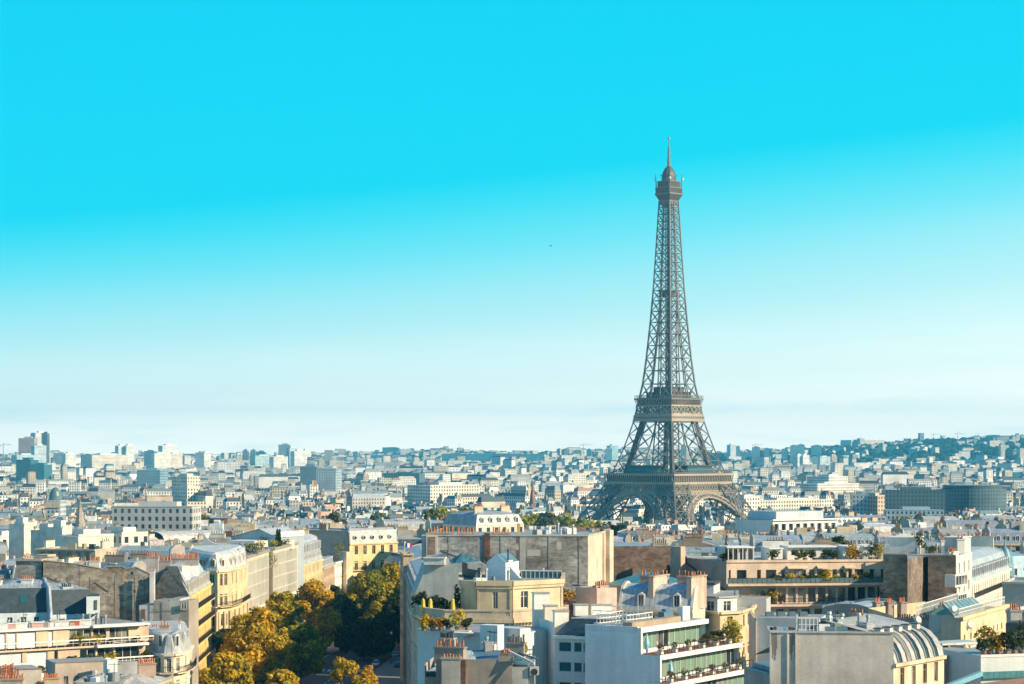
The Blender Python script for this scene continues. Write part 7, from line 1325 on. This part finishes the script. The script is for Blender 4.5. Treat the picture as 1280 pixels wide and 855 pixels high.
SKY = [  # skyline towers: pixel span, top row, colour (shade put into the teals), label
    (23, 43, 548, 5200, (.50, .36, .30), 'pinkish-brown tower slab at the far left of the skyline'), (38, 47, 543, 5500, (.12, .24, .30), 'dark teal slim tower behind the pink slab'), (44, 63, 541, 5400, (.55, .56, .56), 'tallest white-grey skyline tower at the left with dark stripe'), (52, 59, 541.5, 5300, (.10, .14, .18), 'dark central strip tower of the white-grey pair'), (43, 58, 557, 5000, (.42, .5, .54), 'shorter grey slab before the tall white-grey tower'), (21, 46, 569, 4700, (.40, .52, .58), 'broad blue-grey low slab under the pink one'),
    (67, 82, 567, 5200, (.34, .44, .48), 'grey-blue slab left of the white flat-topped block'), (82, 95, 567, 5100, (.75, .7, .62), 'white slab block near the left towers'), (101, 115, 569, 5300, (.10, .22, .28), 'dark low slab before the long cream blocks'), (115, 160, 569, 5000, (.62, .55, .46), 'long cream apartment slab on the left skyline'), (148, 158, 557, 5600, (.62, .66, .66), 'white square tower block rising behind the long cream slab'), (158, 168, 557, 5600, (.76, .7, .6), 'cream sunlit half of the square tower block'), (180, 193, 564, 5800, (.16, .26, .3), 'dark-topped office on the left skyline'), (193, 212, 567, 5200, (.72, .66, .56), 'cream slab left of the white cube tower'), (203, 221, 557, 5700, (.78, .74, .66), 'white cube tower on the left skyline'), (212, 228, 567, 5300, (.66, .58, .5), 'beige slab right under the white cube tower'),  # square tower: sunlit and shaded halves coloured as two blocks
    (244, 255, 566, 5200, (.36, .46, .52), 'grey-blue half of a slab right of the white cube tower'), (255, 264, 566, 5200, (.74, .70, .62), 'white half of a slab right of the white cube tower'), (303, 309, 563, 6000, (.2, .3, .36), 'small dark tower, first of a pair left of the green-topped slab'), (313, 319, 563, 6000, (.2, .3, .36), 'small dark tower, second of a pair left of the green-topped slab'), (320, 331, 565, 5600, (.10, .22, .26), 'dark green-topped slab on the skyline'), (319, 342, 570, 5200, (.38, .52, .52), 'pale green-blue low slab on the skyline'), (342, 360, 571, 5100, (.70, .62, .54), 'cream low slab beside the pale green one'), (348, 362, 556, 5900, (.36, .44, .48), 'grey tower left of the wedge-shaped white block'), (362, 371, 560, 5700, (.5, .54, .54), 'grey-white tower stepping down right of the grey one'), (368, 384, 564, 5400, (.76, .72, .64), 'white wedge-like block on the centre-left skyline'), (380, 389, 563, 5800, (.70, .66, .6), 'small cream tower right of the white wedge-like block'), (441, 447, 565, 6800, (.2, .34, .4), 'lone small tower left of the wooded ridge'),  # grey-blue and white slab halves: shade and sun put into the colour
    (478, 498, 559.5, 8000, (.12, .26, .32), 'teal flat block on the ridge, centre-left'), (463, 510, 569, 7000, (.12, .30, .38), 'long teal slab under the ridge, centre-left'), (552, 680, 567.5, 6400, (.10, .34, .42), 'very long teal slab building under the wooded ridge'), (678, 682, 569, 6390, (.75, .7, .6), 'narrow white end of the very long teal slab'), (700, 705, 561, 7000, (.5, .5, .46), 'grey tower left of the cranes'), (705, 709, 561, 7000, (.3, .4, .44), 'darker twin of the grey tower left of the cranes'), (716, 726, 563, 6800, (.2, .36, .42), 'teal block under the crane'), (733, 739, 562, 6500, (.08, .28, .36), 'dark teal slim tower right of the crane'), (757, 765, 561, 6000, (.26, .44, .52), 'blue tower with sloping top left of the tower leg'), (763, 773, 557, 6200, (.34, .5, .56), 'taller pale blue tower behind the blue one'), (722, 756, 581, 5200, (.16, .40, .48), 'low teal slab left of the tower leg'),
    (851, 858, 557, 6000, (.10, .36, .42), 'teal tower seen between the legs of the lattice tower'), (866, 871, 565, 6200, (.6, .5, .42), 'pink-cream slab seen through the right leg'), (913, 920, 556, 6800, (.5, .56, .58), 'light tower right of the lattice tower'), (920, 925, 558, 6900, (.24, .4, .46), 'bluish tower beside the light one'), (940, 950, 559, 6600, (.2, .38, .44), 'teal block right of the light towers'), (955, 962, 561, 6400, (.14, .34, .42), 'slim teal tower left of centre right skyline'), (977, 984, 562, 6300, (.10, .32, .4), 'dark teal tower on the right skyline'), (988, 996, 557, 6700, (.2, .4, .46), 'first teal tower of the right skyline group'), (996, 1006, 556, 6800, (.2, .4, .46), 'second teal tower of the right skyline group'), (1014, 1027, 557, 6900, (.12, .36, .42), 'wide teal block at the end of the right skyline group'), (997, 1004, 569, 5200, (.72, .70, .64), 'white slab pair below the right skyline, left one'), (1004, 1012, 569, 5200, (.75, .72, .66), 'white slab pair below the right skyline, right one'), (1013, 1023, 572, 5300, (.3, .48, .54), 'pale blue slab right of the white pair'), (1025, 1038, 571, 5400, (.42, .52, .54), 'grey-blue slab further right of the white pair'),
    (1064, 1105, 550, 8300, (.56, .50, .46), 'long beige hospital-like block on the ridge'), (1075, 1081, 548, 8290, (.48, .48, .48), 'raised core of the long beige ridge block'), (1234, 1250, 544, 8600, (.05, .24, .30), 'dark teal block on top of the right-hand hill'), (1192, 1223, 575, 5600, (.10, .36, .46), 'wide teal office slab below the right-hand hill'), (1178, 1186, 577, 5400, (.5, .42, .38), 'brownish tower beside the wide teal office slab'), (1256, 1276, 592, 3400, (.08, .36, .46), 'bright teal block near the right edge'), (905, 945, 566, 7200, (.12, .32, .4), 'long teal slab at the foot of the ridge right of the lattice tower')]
for px0, px1, py, D, dp, t, lab, k in LAND: KEEP.append((X((px0+px1)/2, D), D+dp/2, max(14, X(px1, D)-X(px0, D)) if k != 'spire' else 9))
KEEP += [(X(836, 1710), 1710, 150), (X(791, 820), 820, 24), (X(1048, 640), 640, 9)]

def block_thing(px0, px1, py, D, dp, t, lab, kind, name='apartment_block', cat='building', rot=None):
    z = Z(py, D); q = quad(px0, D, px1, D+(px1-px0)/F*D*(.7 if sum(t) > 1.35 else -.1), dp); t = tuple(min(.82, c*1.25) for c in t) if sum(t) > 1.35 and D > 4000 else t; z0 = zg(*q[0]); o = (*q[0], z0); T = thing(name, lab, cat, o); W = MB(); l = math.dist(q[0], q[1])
    if kind == 'spire':
        c = ((q[0][0]+q[2][0])/2, (q[0][1]+q[2][1])/2); zb = z-(22 if D > 1500 else 17); W.box(*c, z0-1, dp*.9, dp*.9, zb-z0+1, .4, 'wall', t); W.build('wall', T, o); S_ = MB(); S_.tube([(*c, zb), (*c, z)], [dp*.62, .1], 'slate', tuple(x*.7 for x in t), 8); S_.build('spire', T, o); return T
    if kind == 'drum':
        c = ((q[0][0]+q[1][0])/2, D+l/2); n = 40; pl = [(c[0]+math.cos(2*math.pi*i/n)*l/2, c[1]+math.sin(2*math.pi*i/n)*l/2) for i in range(n)]; u = 0
        for i in range(n): a, b = pl[i], pl[(i+1) % n]; e = math.dist(a, b); W.face([(*a, z0-1), (*b, z0-1), (*b, z), (*a, z)], 'city_wall', t, [(u, z0-1-z), (u+e, z0-1-z), (u+e, 0), (u, 0)]); u += e
        W.face([(*p, z) for p in pl], 'zinc', GREYW); W.build('wall', T, o); R_ = MB(); R_.prism([(c[0]+(a-c[0])*.9, c[1]+(b-c[1])*.9) for a, b in pl], z, z+3.5, 'city_wall', tuple(x*.6 for x in t), 'zinc', ZINC); R_.build('roof', T, o); return T
    if kind == 'dome':
        W.prism(q, z0-1, z-9, 'city_wall', t, 'zinc', ZINC); W.build('wall', T, o); c = ((q[0][0]+q[1][0])/2, D+dp/2); S_ = MB(); S_.tube([(*c, z-9), (*c, z-6), (*c, z-3), (*c, z-.8), (*c, z)], [l*.5, l*.47, l*.36, l*.18, .1], 'rail_glass', t, 16); S_.build('dome', T, o); G = MB(); G.seg(q[0], q[1], z-14, z-10, .1, .6, 'wall', CREAM); G.build('gable', T, o); return T
    if kind == 'arcade':
        n = 9; us = [(l*(i+.22)/n, l*(i+.82)/n) for i in range(n)]; facade(W, q[0], q[1], z0-1, z, us, [(z-3.6, z-1.2), (z-7.6, z-5)], 'plain', t, .8, 'glass')
        for i in (1, 2, 3): facade(W, q[i], q[(i+1) % 4], z0-1, z, [], [], 'plain', t)
        W.face([(*p, z-.02) for p in q], 'zinc', PALEZ); W.seg(q[0], q[1], z, z+.5, -.5, .8, 'plain', WHITE, .5); W.build('wall', T, o); R_ = MB(); R_.prism(offset(q, [3, 4, 3, 4]), z, z+3.2, 'plain', (.5, .55, .58), 'zinc', PALEZ); R_.build('attic', T, o); return T
    if kind == 'barrel':
        W.prism(q, z0-1, z-2.6, 'city_wall', t); W.build('wall', T, o); R_ = MB(); k = 8
        for i in range(k):
            a0, a1 = math.pi*i/k, math.pi*(i+1)/k; f = lambda a: (along(q[0], q[1], 0, -dp*(1-math.cos(a))/2), along(q[0], q[1], l, -dp*(1-math.cos(a))/2), z-2.6+2.6*math.sin(a))
            b0, b1 = f(a0), f(a1); R_.face([(*b0[0], b0[2]), (*b0[1], b0[2]), (*b1[1], b1[2]), (*b1[0], b1[2])], 'zinc', (.56, .54, .5))
        R_.build('roof', T, o); return T
    if kind == 'mansard':
        W.prism(q, z0-1, z-4, 'city_wall', t); W.build('wall', T, o); R_ = MB(); mansard(R_, q, 'ssss', z-3.95, 3, 1.2, .9, 4, 'zinc', ZINC, t); 
        for c in cols(l, int(l/3.2), 1.1): dormer(R_, q[0], q[1], c[0]+.5, z-3.95, 3, 1.2)
        R_.build('roof', T, o); stack(T, o, along(q[0], q[1], 2, -4), along(q[0], q[1], 5, -4), z-2, z+1.4, .8, 6, STONE); stack(T, o, along(q[0], q[1], l-5, -5), along(q[0], q[1], l-2, -5), z-2, z+1.4, .8, 6, STONE); return T
    W.prism(q, z0-1, z, 'wall' if kind == 'blank' else 'city_wall', t, 'zinc', PALEZ if sum(t) > 1.2 else GREYW)
    W.build('wall', T, o)
    R_ = MB(); h = min(4, max(1.5, (z-z0)*.06)); R_.prism(offset(q, [dp*.25, l*.22, dp*.25, l*.3]), z, z+h, 'plain', tuple(min(.75, x*1.05) for x in t), 'zinc', GREYW); R_.seg(q[0], q[1], z, z+.6, -.4, .15, 'plain', t); R_.build('roof', T, o)
    return T
for a in LAND: block_thing(*a)
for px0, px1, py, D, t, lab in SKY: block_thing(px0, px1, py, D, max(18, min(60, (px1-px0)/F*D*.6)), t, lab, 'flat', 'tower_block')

NEAR = blocks(370, 1470, 11)
def build_blocks():
    r = random.Random(23); spec = []
    for i, (q, x, y, px) in enumerate(NEAR):
        wn, wt = r.choices(WALLS, [5, 3, 3, 2, 1.5, 1.5, 3])[0]; rn, rm, rt, kind = r.choices(ROOFS, [6, 3, 4, 3, 3, .8, 2])[0]; g = zg(x, y)
        ze = g+r.uniform(19.5, 25.5) if y > 520 else g+r.uniform(20, 24.5)
        if r.random() < .12: ze += 3
        if 600 < px < 960 and y > 430: ze = min(ze, Z(667 if px > 820 else 662, y)-(4.5 if y > 700 else 5.5))
        p = r.choice([0, 1, 2, 2, 3]); pots = r.choice([4, 6, 8]); tall = r.random(); sd = r.random()
        ft = ['no chimneys', 'brown end walls', 'orange pots', 'pale chimneys', 'a roof hut'][int(sd*5)]
        spec.append(dict(i=i, q=q, px=px, y=y, wn=wn, wt=vary(wt, .12, r), rn=rn, rm=rm, rt=vary(rt, .15, r), kind=kind, ze=ze, pots=pots, feat=int(sd*5), ft=ft, seed=r.random()))
    vis = [s for s in spec if s['i'] in SHOWN]; hm = MB()
    for s in spec:
        if s['i'] not in SHOWN:
            g = zg(*s['q'][0])-1; hm.prism(s['q'], g, s['ze'], 'city_wall', s['wt'], 'zinc', s['rt']); hm.prism(offset(s['q'], [1.5, .3, 1.5, .3]), s['ze'], s['ze']+2.4, 'zinc', s['rt'])
    if hm.f: tag(hm.build('town_roofs'), kind='stuff')
    cl = {}
    for s in vis:
        base = f"{s['wn']} house, {s['rn']}, {s['ft']}"
        s['base'] = base; cl.setdefault((ref_of(s['px']), base), []).append(s)
    for (k, base), v in cl.items():
        v.sort(key=lambda s: s['y'])
        for j, s in enumerate(v):
            s['label'] = f"{base}, behind {REFS[k][1]}" if len(v) == 1 else f"{base}, {ORD[min(j, 9)]} behind {REFS[k][1]}"
    for s in vis:
        global R
        R = random.Random(int(s['seed']*1e6)); kinds = 'sprp'
        T, o, zt = house(s['label'], s['q'], kinds, s['ze'], name='town_house', group='town houses behind the near blocks', t=s['wt'], rt=s['rt'], rm=s['rm'], roof=s['kind'], floors=4 if s['y'] < 700 else 3, pm='wall', ptint=vary((.30, .23, .17) if s['feat'] == 1 else R.choice([s['wt'], s['wt'], (.42, .36, .29), (.40, .37, .33), (.5, .44, .36)]), .1), potc=(.52, .19, .07) if s['feat'] == 2 else R.choice([(.30, .13, .08), (.22, .12, .09), (.12, .1, .09)]), stc=(.66, .6, .5) if s['feat'] == 3 else None, h1=R.uniform(2.2, 3.2) if s['kind'] == 'mansard' else R.uniform(1.2, 2.6), i2=4.2,
                         dorm=s['kind'] == 'mansard', stacks=s['feat'] != 0, pots=s['pots'], stack_h=R.uniform(.8, 1.5), cornice=True)
        if s['feat'] == 4:
            q = offset(s['q'], [3, 3, 3, 3]); mb = MB(); c = (lerp(q[0][0], q[2][0], R.uniform(.3, .7)), lerp(q[0][1], q[2][1], R.uniform(.3, .7))); d, _, _ = dirs(s['q'][0], s['q'][1]); mb.box(*c, zt-.4, R.uniform(3, 6), R.uniform(2.5, 4), R.uniform(2.2, 3.2), math.atan2(d[1], d[0]), 'wall', vary(R.choice([WHITE, CREAM, GREYW, (.5, .56, .6)]), .1)); mb.build('roof_hut', T, o)
        T['idx'] = s['i']
        q = offset(s['q'], [2.6]*4); d, _, _ = dirs(s['q'][0], s['q'][1]); an = math.atan2(d[1], d[0])
        for k in range(R.randint(2, 5) if s['y'] < 900 else R.randint(0, 2)):
            a, b = R.random(), R.random(); x = lerp(lerp(q[0][0], q[1][0], a), lerp(q[3][0], q[2][0], a), b); y = lerp(lerp(q[0][1], q[1][1], a), lerp(q[3][1], q[2][1], a), b); mb = MB(); e = R.random(); zz = zt-.5
            if e < .3: mb.box(x, y, zz, R.uniform(.8, 1.6), R.uniform(.6, 1.0), .5+R.uniform(.4, 1.0), an, 'plain', vary(R.choice([WHITE, ZINC, (.08, .12, .14)]), .15, R)); nm = 'housing'
            elif e < .6: mb.box(x, y, zz, R.uniform(1.2, 2.6), .6, .5+R.uniform(.9, 1.8), an+math.pi/2*(R.random() < .7), 'wall', vary(R.choice([STONE, TAN, (.6, .52, .42), BRICK]), .1, R)); nm = 'chimney'
            elif e < .8: hh = R.uniform(1.1, 2.2); mb.tube([(x, y, zz), (x, y, zz+hh), (x, y, zz+hh+.02), (x, y, zz+hh+.3)], [.16, .16, .3, .2], 'zinc', vary(ZINC, .3, R), 6); nm = 'vent'
            else: mb.box(x, y, zz+.3, 1.3, 1.1, .28, an, 'plain', PALEZ); mb.box(x, y, zz+.582, 1.1, .9, .02, an, 'glass_blue', IRON); nm = 'skylight'
            mb.build(nm, T, o)
        if s['y'] < 620 and R.random() < .6: aerial(T, o, *[lerp(s['q'][0][k], s['q'][2][k], .5) for k in (0, 1)], zt, 2.5)
build_blocks()

# ------------------------------------------------------------------ the rest of the city, far too many to count
def far_city():
    r = np.random.default_rng(5); cs = []; y = 1480.0
    while y < 8700:
        s = 11.5+y*.0018; xs = np.arange(-.27*y, .27*y, s); k = len(xs); xs = xs+r.uniform(-.3, .3, k)*s; yy = y+r.uniform(-.35, .35, k)*s; y += s
        for x, yv in zip(xs, yy):
            px = PX(x, yv)
            if math.dist((x, yv), SPEC_TOWER) < 135 or any(math.dist((x, yv), (a, b)) < c*.62 for a, b, c in KEEP) or (yv < 1420 and 625 < px < 830): continue
            if any(a[3] < yv+20 and abs(px-(a[0]+a[1])/2) < (a[1]-a[0])/2+1 and yv < a[3]+70 for a in SKY): continue
            pk = .80 if yv < 4500 else lerp(.8, .035 if px > 860 else .10 if 430 < px < 700 else .5, min(1, max(0, (yv-4500)/(1300 if px > 880 else 2200))))
            if r.random() > pk: continue
            cs.append((x, yv, s))
    cs = np.array(cs); n = len(cs); x, y, s = cs.T
    th = .42+.22*np.sin(x*.006+1)+.2*np.cos(y*.0035)+r.normal(0, .05, n)+np.where(r.random(n) < .75, 0, math.pi/2)
    w, d = s*r.uniform(.5, 1.05, n)*np.where(r.random(n) < .3, r.uniform(1.5, 3.2, n), 1), s*r.uniform(.4, .75, n); g = np.array([zg(a, b) for a, b in zip(x, y)])
    h = r.uniform(15, 24, n)+(r.random(n) < .10)*r.uniform(4, 14, n)*(y > 1900)+(r.random(n) < .05)*r.uniform(8, 22, n)*(y > 3000); h = np.where(y > 7200, h*.75, h)
    man = r.random(n) < np.where(y < 4500, .62, .35); rh = np.where(man, r.uniform(2.5, 4.5, n), .4); ins = np.where(man, r.uniform(.14, .3, n), .02)
    pal = np.array([(.74, .70, .62), (.64, .56, .43), (.56, .49, .38), (.44, .43, .41), (.78, .76, .72), (.60, .48, .36), (.34, .36, .37)]); wt = pal[r.choice(7, n, p=[.30, .14, .09, .09, .28, .05, .05])]*r.uniform(.8, 1.1, (n, 1))
    rp = np.array([(.20, .25, .28), (.36, .38, .38), (.035, .06, .08), (.32, .17, .11), (.09, .15, .19), (.52, .50, .46)]); rt = rp[r.choice(6, n, p=[.24, .10, .32, .06, .24, .04])]*r.uniform(.8, 1.15, (n, 1))
    c, sn = np.cos(th), np.sin(th); V = np.zeros((n, 12, 3)); cor = [(-1, -1), (1, -1), (1, 1), (-1, 1)]
    for k, (a, b) in enumerate(cor):
        for lay, (f, z) in enumerate(((1, g-2), (1, g+h), (None, g+h+rh))):
            fw = w/2-ins*np.minimum(w, d) if f is None else w/2; fd = d/2-ins*np.minimum(w, d) if f is None else d/2
            V[:, lay*4+k, 0] = x+c*a*fw-sn*b*fd; V[:, lay*4+k, 1] = y+sn*a*fw+c*b*fd; V[:, lay*4+k, 2] = z
    faces = [(k, (k+1) % 4, 4+(k+1) % 4, 4+k) for k in range(4)]+[(4+k, 4+(k+1) % 4, 8+(k+1) % 4, 8+k) for k in range(4)]+[(8, 9, 10, 11)]
    Fi = (np.arange(n)[:, None, None]*12+np.array(faces)[None]).reshape(-1, 4)
    UV = np.zeros((n, 9, 4, 2)); UV[..., 0] = -100
    blank = r.random((n, 4)) < np.where(y < 3000, .38, .2)[:, None]
    for k in range(4):
        ln = w if k % 2 == 0 else d; u = np.stack([np.zeros(n), ln, ln, np.zeros(n)], 1); UV[:, k, :, 0] = np.where(blank[:, k:k+1], -100, u); UV[:, k, :, 1] = np.stack([-h-2, -h-2, 0*h, 0*h], 1)
    col = np.ones((n, 9, 4, 4)); col[:, :4, :, :3] = wt[:, None, None]; col[:, 4:, :, :3] = rt[:, None, None]
    mi = np.zeros((n, 9), int); mi[:, 4:] = 1
    me = bpy.data.meshes.new('distant_city'); verts = V.reshape(-1, 3)
    # chimney walls on the nearer ones
    sel = np.where(y < 3000)[0]; sel = np.repeat(sel, 2); m = len(sel); t = r.uniform(-.5, .5, m); off = r.choice([-1, 1], m)*(w[sel]/2-.4); CV = np.zeros((m, 8, 3)); hz = g[sel]+h[sel]+rh[sel]+r.uniform(.6, 2.0, m); hl = np.minimum(d[sel]*.2, 2.4)
    for k, (a, b) in enumerate(cor):
        for lay, z in enumerate((g[sel]+h[sel]-1, hz)):
            uu = off+a*.45; vv = t*d[sel]*.6+b*hl; CV[:, lay*4+k, 0] = x[sel]+c[sel]*uu-sn[sel]*vv; CV[:, lay*4+k, 1] = y[sel]+sn[sel]*uu+c[sel]*vv; CV[:, lay*4+k, 2] = z
    CF = (np.arange(m)[:, None, None]*8+np.array([(0, 1, 5, 4), (1, 2, 6, 5), (2, 3, 7, 6), (3, 0, 4, 7), (4, 5, 6, 7)])[None]).reshape(-1, 4)+len(verts)
    cc = np.ones((m, 5, 4, 4)); cc[:, :4, :, :3] = (np.array([(.56, .44, .32), (.40, .26, .18), (.66, .62, .55)])[r.integers(0, 3, m)])[:, None, None]; cc[:, 4, :, :3] = (.38, .16, .09)
    allv = np.concatenate([verts, CV.reshape(-1, 3)]); allf = np.concatenate([Fi, CF]); nf = len(allf)
    me.vertices.add(len(allv)); me.vertices.foreach_set('co', allv.ravel()); me.loops.add(nf*4); me.loops.foreach_set('vertex_index', allf.ravel().astype(np.int32)); me.polygons.add(nf); me.polygons.foreach_set('loop_start', np.arange(0, nf*4, 4, dtype=np.int32)); me.polygons.foreach_set('loop_total', np.full(nf, 4, np.int32))
    for nm in ('city_wall', 'zinc', 'wall'): me.materials.append(MATS[nm])
    me.polygons.foreach_set('material_index', np.concatenate([mi.ravel(), np.full(m*5, 2)]).astype(np.int32))
    me.update(calc_edges=True); me.shade_flat(); at = me.attributes.new('tint', 'FLOAT_COLOR', 'CORNER'); at.data.foreach_set('color', np.concatenate([col.reshape(-1), cc.reshape(-1)]).astype(np.float32))
    ul = me.uv_layers.new(name='uv'); cu = np.zeros((m*5*4, 2)); cu[:, 0] = -100; ul.data.foreach_set('uv', np.concatenate([UV.reshape(-1, 2), cu]).ravel().astype(np.float32))
    ob = bpy.data.objects.new('distant_city', me); C.objects.link(ob); tag(ob, kind='stuff')
far_city()
def woods():
    """the wooded ridge and street greenery far off: one mass of small crowns"""
    r = random.Random(77); mb = MB(); n = 0
    for _ in range(15000):
        y = r.uniform(4300, 9000) if r.random() < .86 else r.uniform(1150, 4300); px = r.uniform(-20, 1300); x = (px-CX)/F*y
        w = (.9 if px > 880 else .25) if y > 5200 else .12
        if 500 < px < 690 and y > 6500: w = .95
        if y > 7600: w = max(w, .6)
        if r.random() > w*(.6+.4*math.sin(x*.004+y*.003)) or math.dist((x, y), SPEC_TOWER) < 90 or any(math.dist((x, y), (a, b)) < c*.6 for a, b, c in KEEP): continue
        g = zg(x, y); R0 = r.uniform(7, 14) if y > 4000 else r.uniform(3, 5.5); hh = R0*r.uniform(1.0, 1.5) if y > 4000 else r.uniform(14, 19); t = vary(r.choice([(.03, .055, .03), (.04, .065, .03), (.05, .07, .03)] if y > 4000 else [(.06, .08, .025), (.12, .12, .03), (.2, .14, .03)]), .2, r); k = 6
        rings = [[(x+math.cos(2*math.pi*i/k+j)*R0*f*r.uniform(.75, 1.2), y+math.sin(2*math.pi*i/k+j)*R0*f*r.uniform(.75, 1.2), g-.5+hh*e) for i in range(k)] for j, (f, e) in enumerate(((.8, .0 if y > 4000 else .45), (1.0, .5 if y > 4000 else .7), (.6, .88)))]
        for a, b in zip(rings, rings[1:]):
            for i in range(k): j = (i+1) % k; mb.face([a[i], a[j], b[j], b[i]], 'leaf', vary(t, .15, r))
        top = (x, y, g+hh)
        for i in range(k): mb.face([rings[-1][i], rings[-1][(i+1) % k], top], 'leaf', t)
    tag(mb.build('woods'), kind='stuff')
woods()

# chimneys, dormers and roof fittings belong to the roof they stand on
rf_of = {o.parent.name: o for o in S.objects if o.parent is not None and o.name.split('.')[0] == 'roof'}
for o in list(S.objects):
    if o.parent is not None and o.name.split('.')[0] in ('chimney', 'dormer', 'vent', 'skylight', 'aerial', 'roof_housing', 'housing', 'satellite_dish') and o.parent.name in rf_of: o.parent = rf_of[o.parent.name]

# cranes, mast, bird
for i, (px, py, D, jib, lab) in enumerate(((729, 556, 6800, 26, 'tower crane left of the lattice tower, its jib over the teal block'), (944, 556, 7000, 22, 'tower crane right of the lattice tower'), (1167, 543, 8600, 24, 'tower crane on the right-hand hill, left one'), (1197, 542, 8700, 26, 'tower crane on the right-hand hill, right one'), (4, 556, 5600, 18, 'tower crane at the left edge of the skyline'))):
    x, y = P(px, D); z = Z(py, D); z0 = zg(x, y); T = thing('tower_crane', lab, 'crane', (x, y, z0), 'cranes on the skyline'); mb = MB(); mb.bar((x, y, z0), (x, y, z+4), .75, 'plain', (.35, .3, .25)); mb.build('tower', T, (x, y, z0)); mb = MB(); mb.bar((x-jib*.4, y, z), (x+jib*1.2, y+3, z), .4, 'plain', (.4, .34, .28)); mb.bar((x, y, z+4), (x+jib*.9, y+2, z), .25, 'plain', (.35, .3, .25)); mb.build('jib', T, (x, y, z0)); mb = MB(); mb.box(x-jib*.36, y, z-3, 3, 2.5, 3, 0, 'wall', GREYW); mb.build('counterweight', T, (x, y, z0))
for px, py, D, lab in ((574.5, 554, 8200, 'thin radio mast on the wooded ridge'), (1223.5, 541.5, 8600, 'thin radio mast on the right-hand hill')):
    x, y = P(px, D); z0 = zg(x, y); T = thing('radio_mast', lab, 'mast', (x, y, z0)); mb = MB(); mb.bar((x, y, z0), (x, y, Z(py, D)), 1.0, 'plain', (.4, .36, .34), .5); mb.build('mast_tube', T, (x, y, z0))
x, y = P(688.5, 420); z = Z(307.5, 420); T = tag(MB().build('bird'), 'small dark bird gliding alone in the cyan sky left of the tower', 'bird')
mb = MB(); mb.tube([(-.28, 0, 0), (-.12, 0, .03), (.1, 0, .03), (.24, 0, .05), (.3, 0, .04)], [.02, .07, .07, .045, .01], 'plain', (.03, .03, .035), 8)
for s in (-1, 1): mb.hexa([(-.08, s*.05, .03), (.1, s*.05, .03), (.06, s*.36, .12), (-.06, s*.36, .12)], [(-.08, s*.05, .045), (.1, s*.05, .045), (.06, s*.36, .13), (-.06, s*.36, .13)], 'plain', (.03, .03, .035)); mb.hexa([(-.06, s*.36, .12), (.06, s*.36, .12), (-.06, s*.72, .05), (-.12, s*.72, .05)], [(-.06, s*.36, .13), (.06, s*.36, .13), (-.06, s*.72, .057), (-.12, s*.72, .057)], 'plain', (.03, .03, .035))
b = mb.build('bird_body'); me = b.data; bpy.data.objects.remove(b); T.data = me; T.location = (x, y, z); T.rotation_euler = (0, 0, .35)

# ------------------------------------------------------------------ the air
def haze():
    mb = MB(); y0, y1, xx = -300, 14900, 9300
    mb.hexa([(-xx, y0, -60), (xx, y0, -60), (xx, y1, -60), (-xx, y1, -60)], [(-xx, y0, 330), (xx, y0, 330), (xx, y1, 330), (-xx, y1, 330)], 'haze_air', (1, 1, 1))
    tag(mb.build('haze'), kind='stuff')
m = bpy.data.materials.new('haze_air'); m.use_nodes = True; MATS['haze_air'] = m; nt = m.node_tree; nt.nodes.clear(); om = nt.nodes.new('ShaderNodeOutputMaterial'); pv = nt.nodes.new('ShaderNodeVolumePrincipled')
pv.inputs['Color'].default_value = (.10, .64, 1, 1); pv.inputs['Density'].default_value = 7.2e-5; pv.inputs['Anisotropy'].default_value = 0.0
nt.links.new(pv.outputs[0], om.inputs['Volume'])
haze()
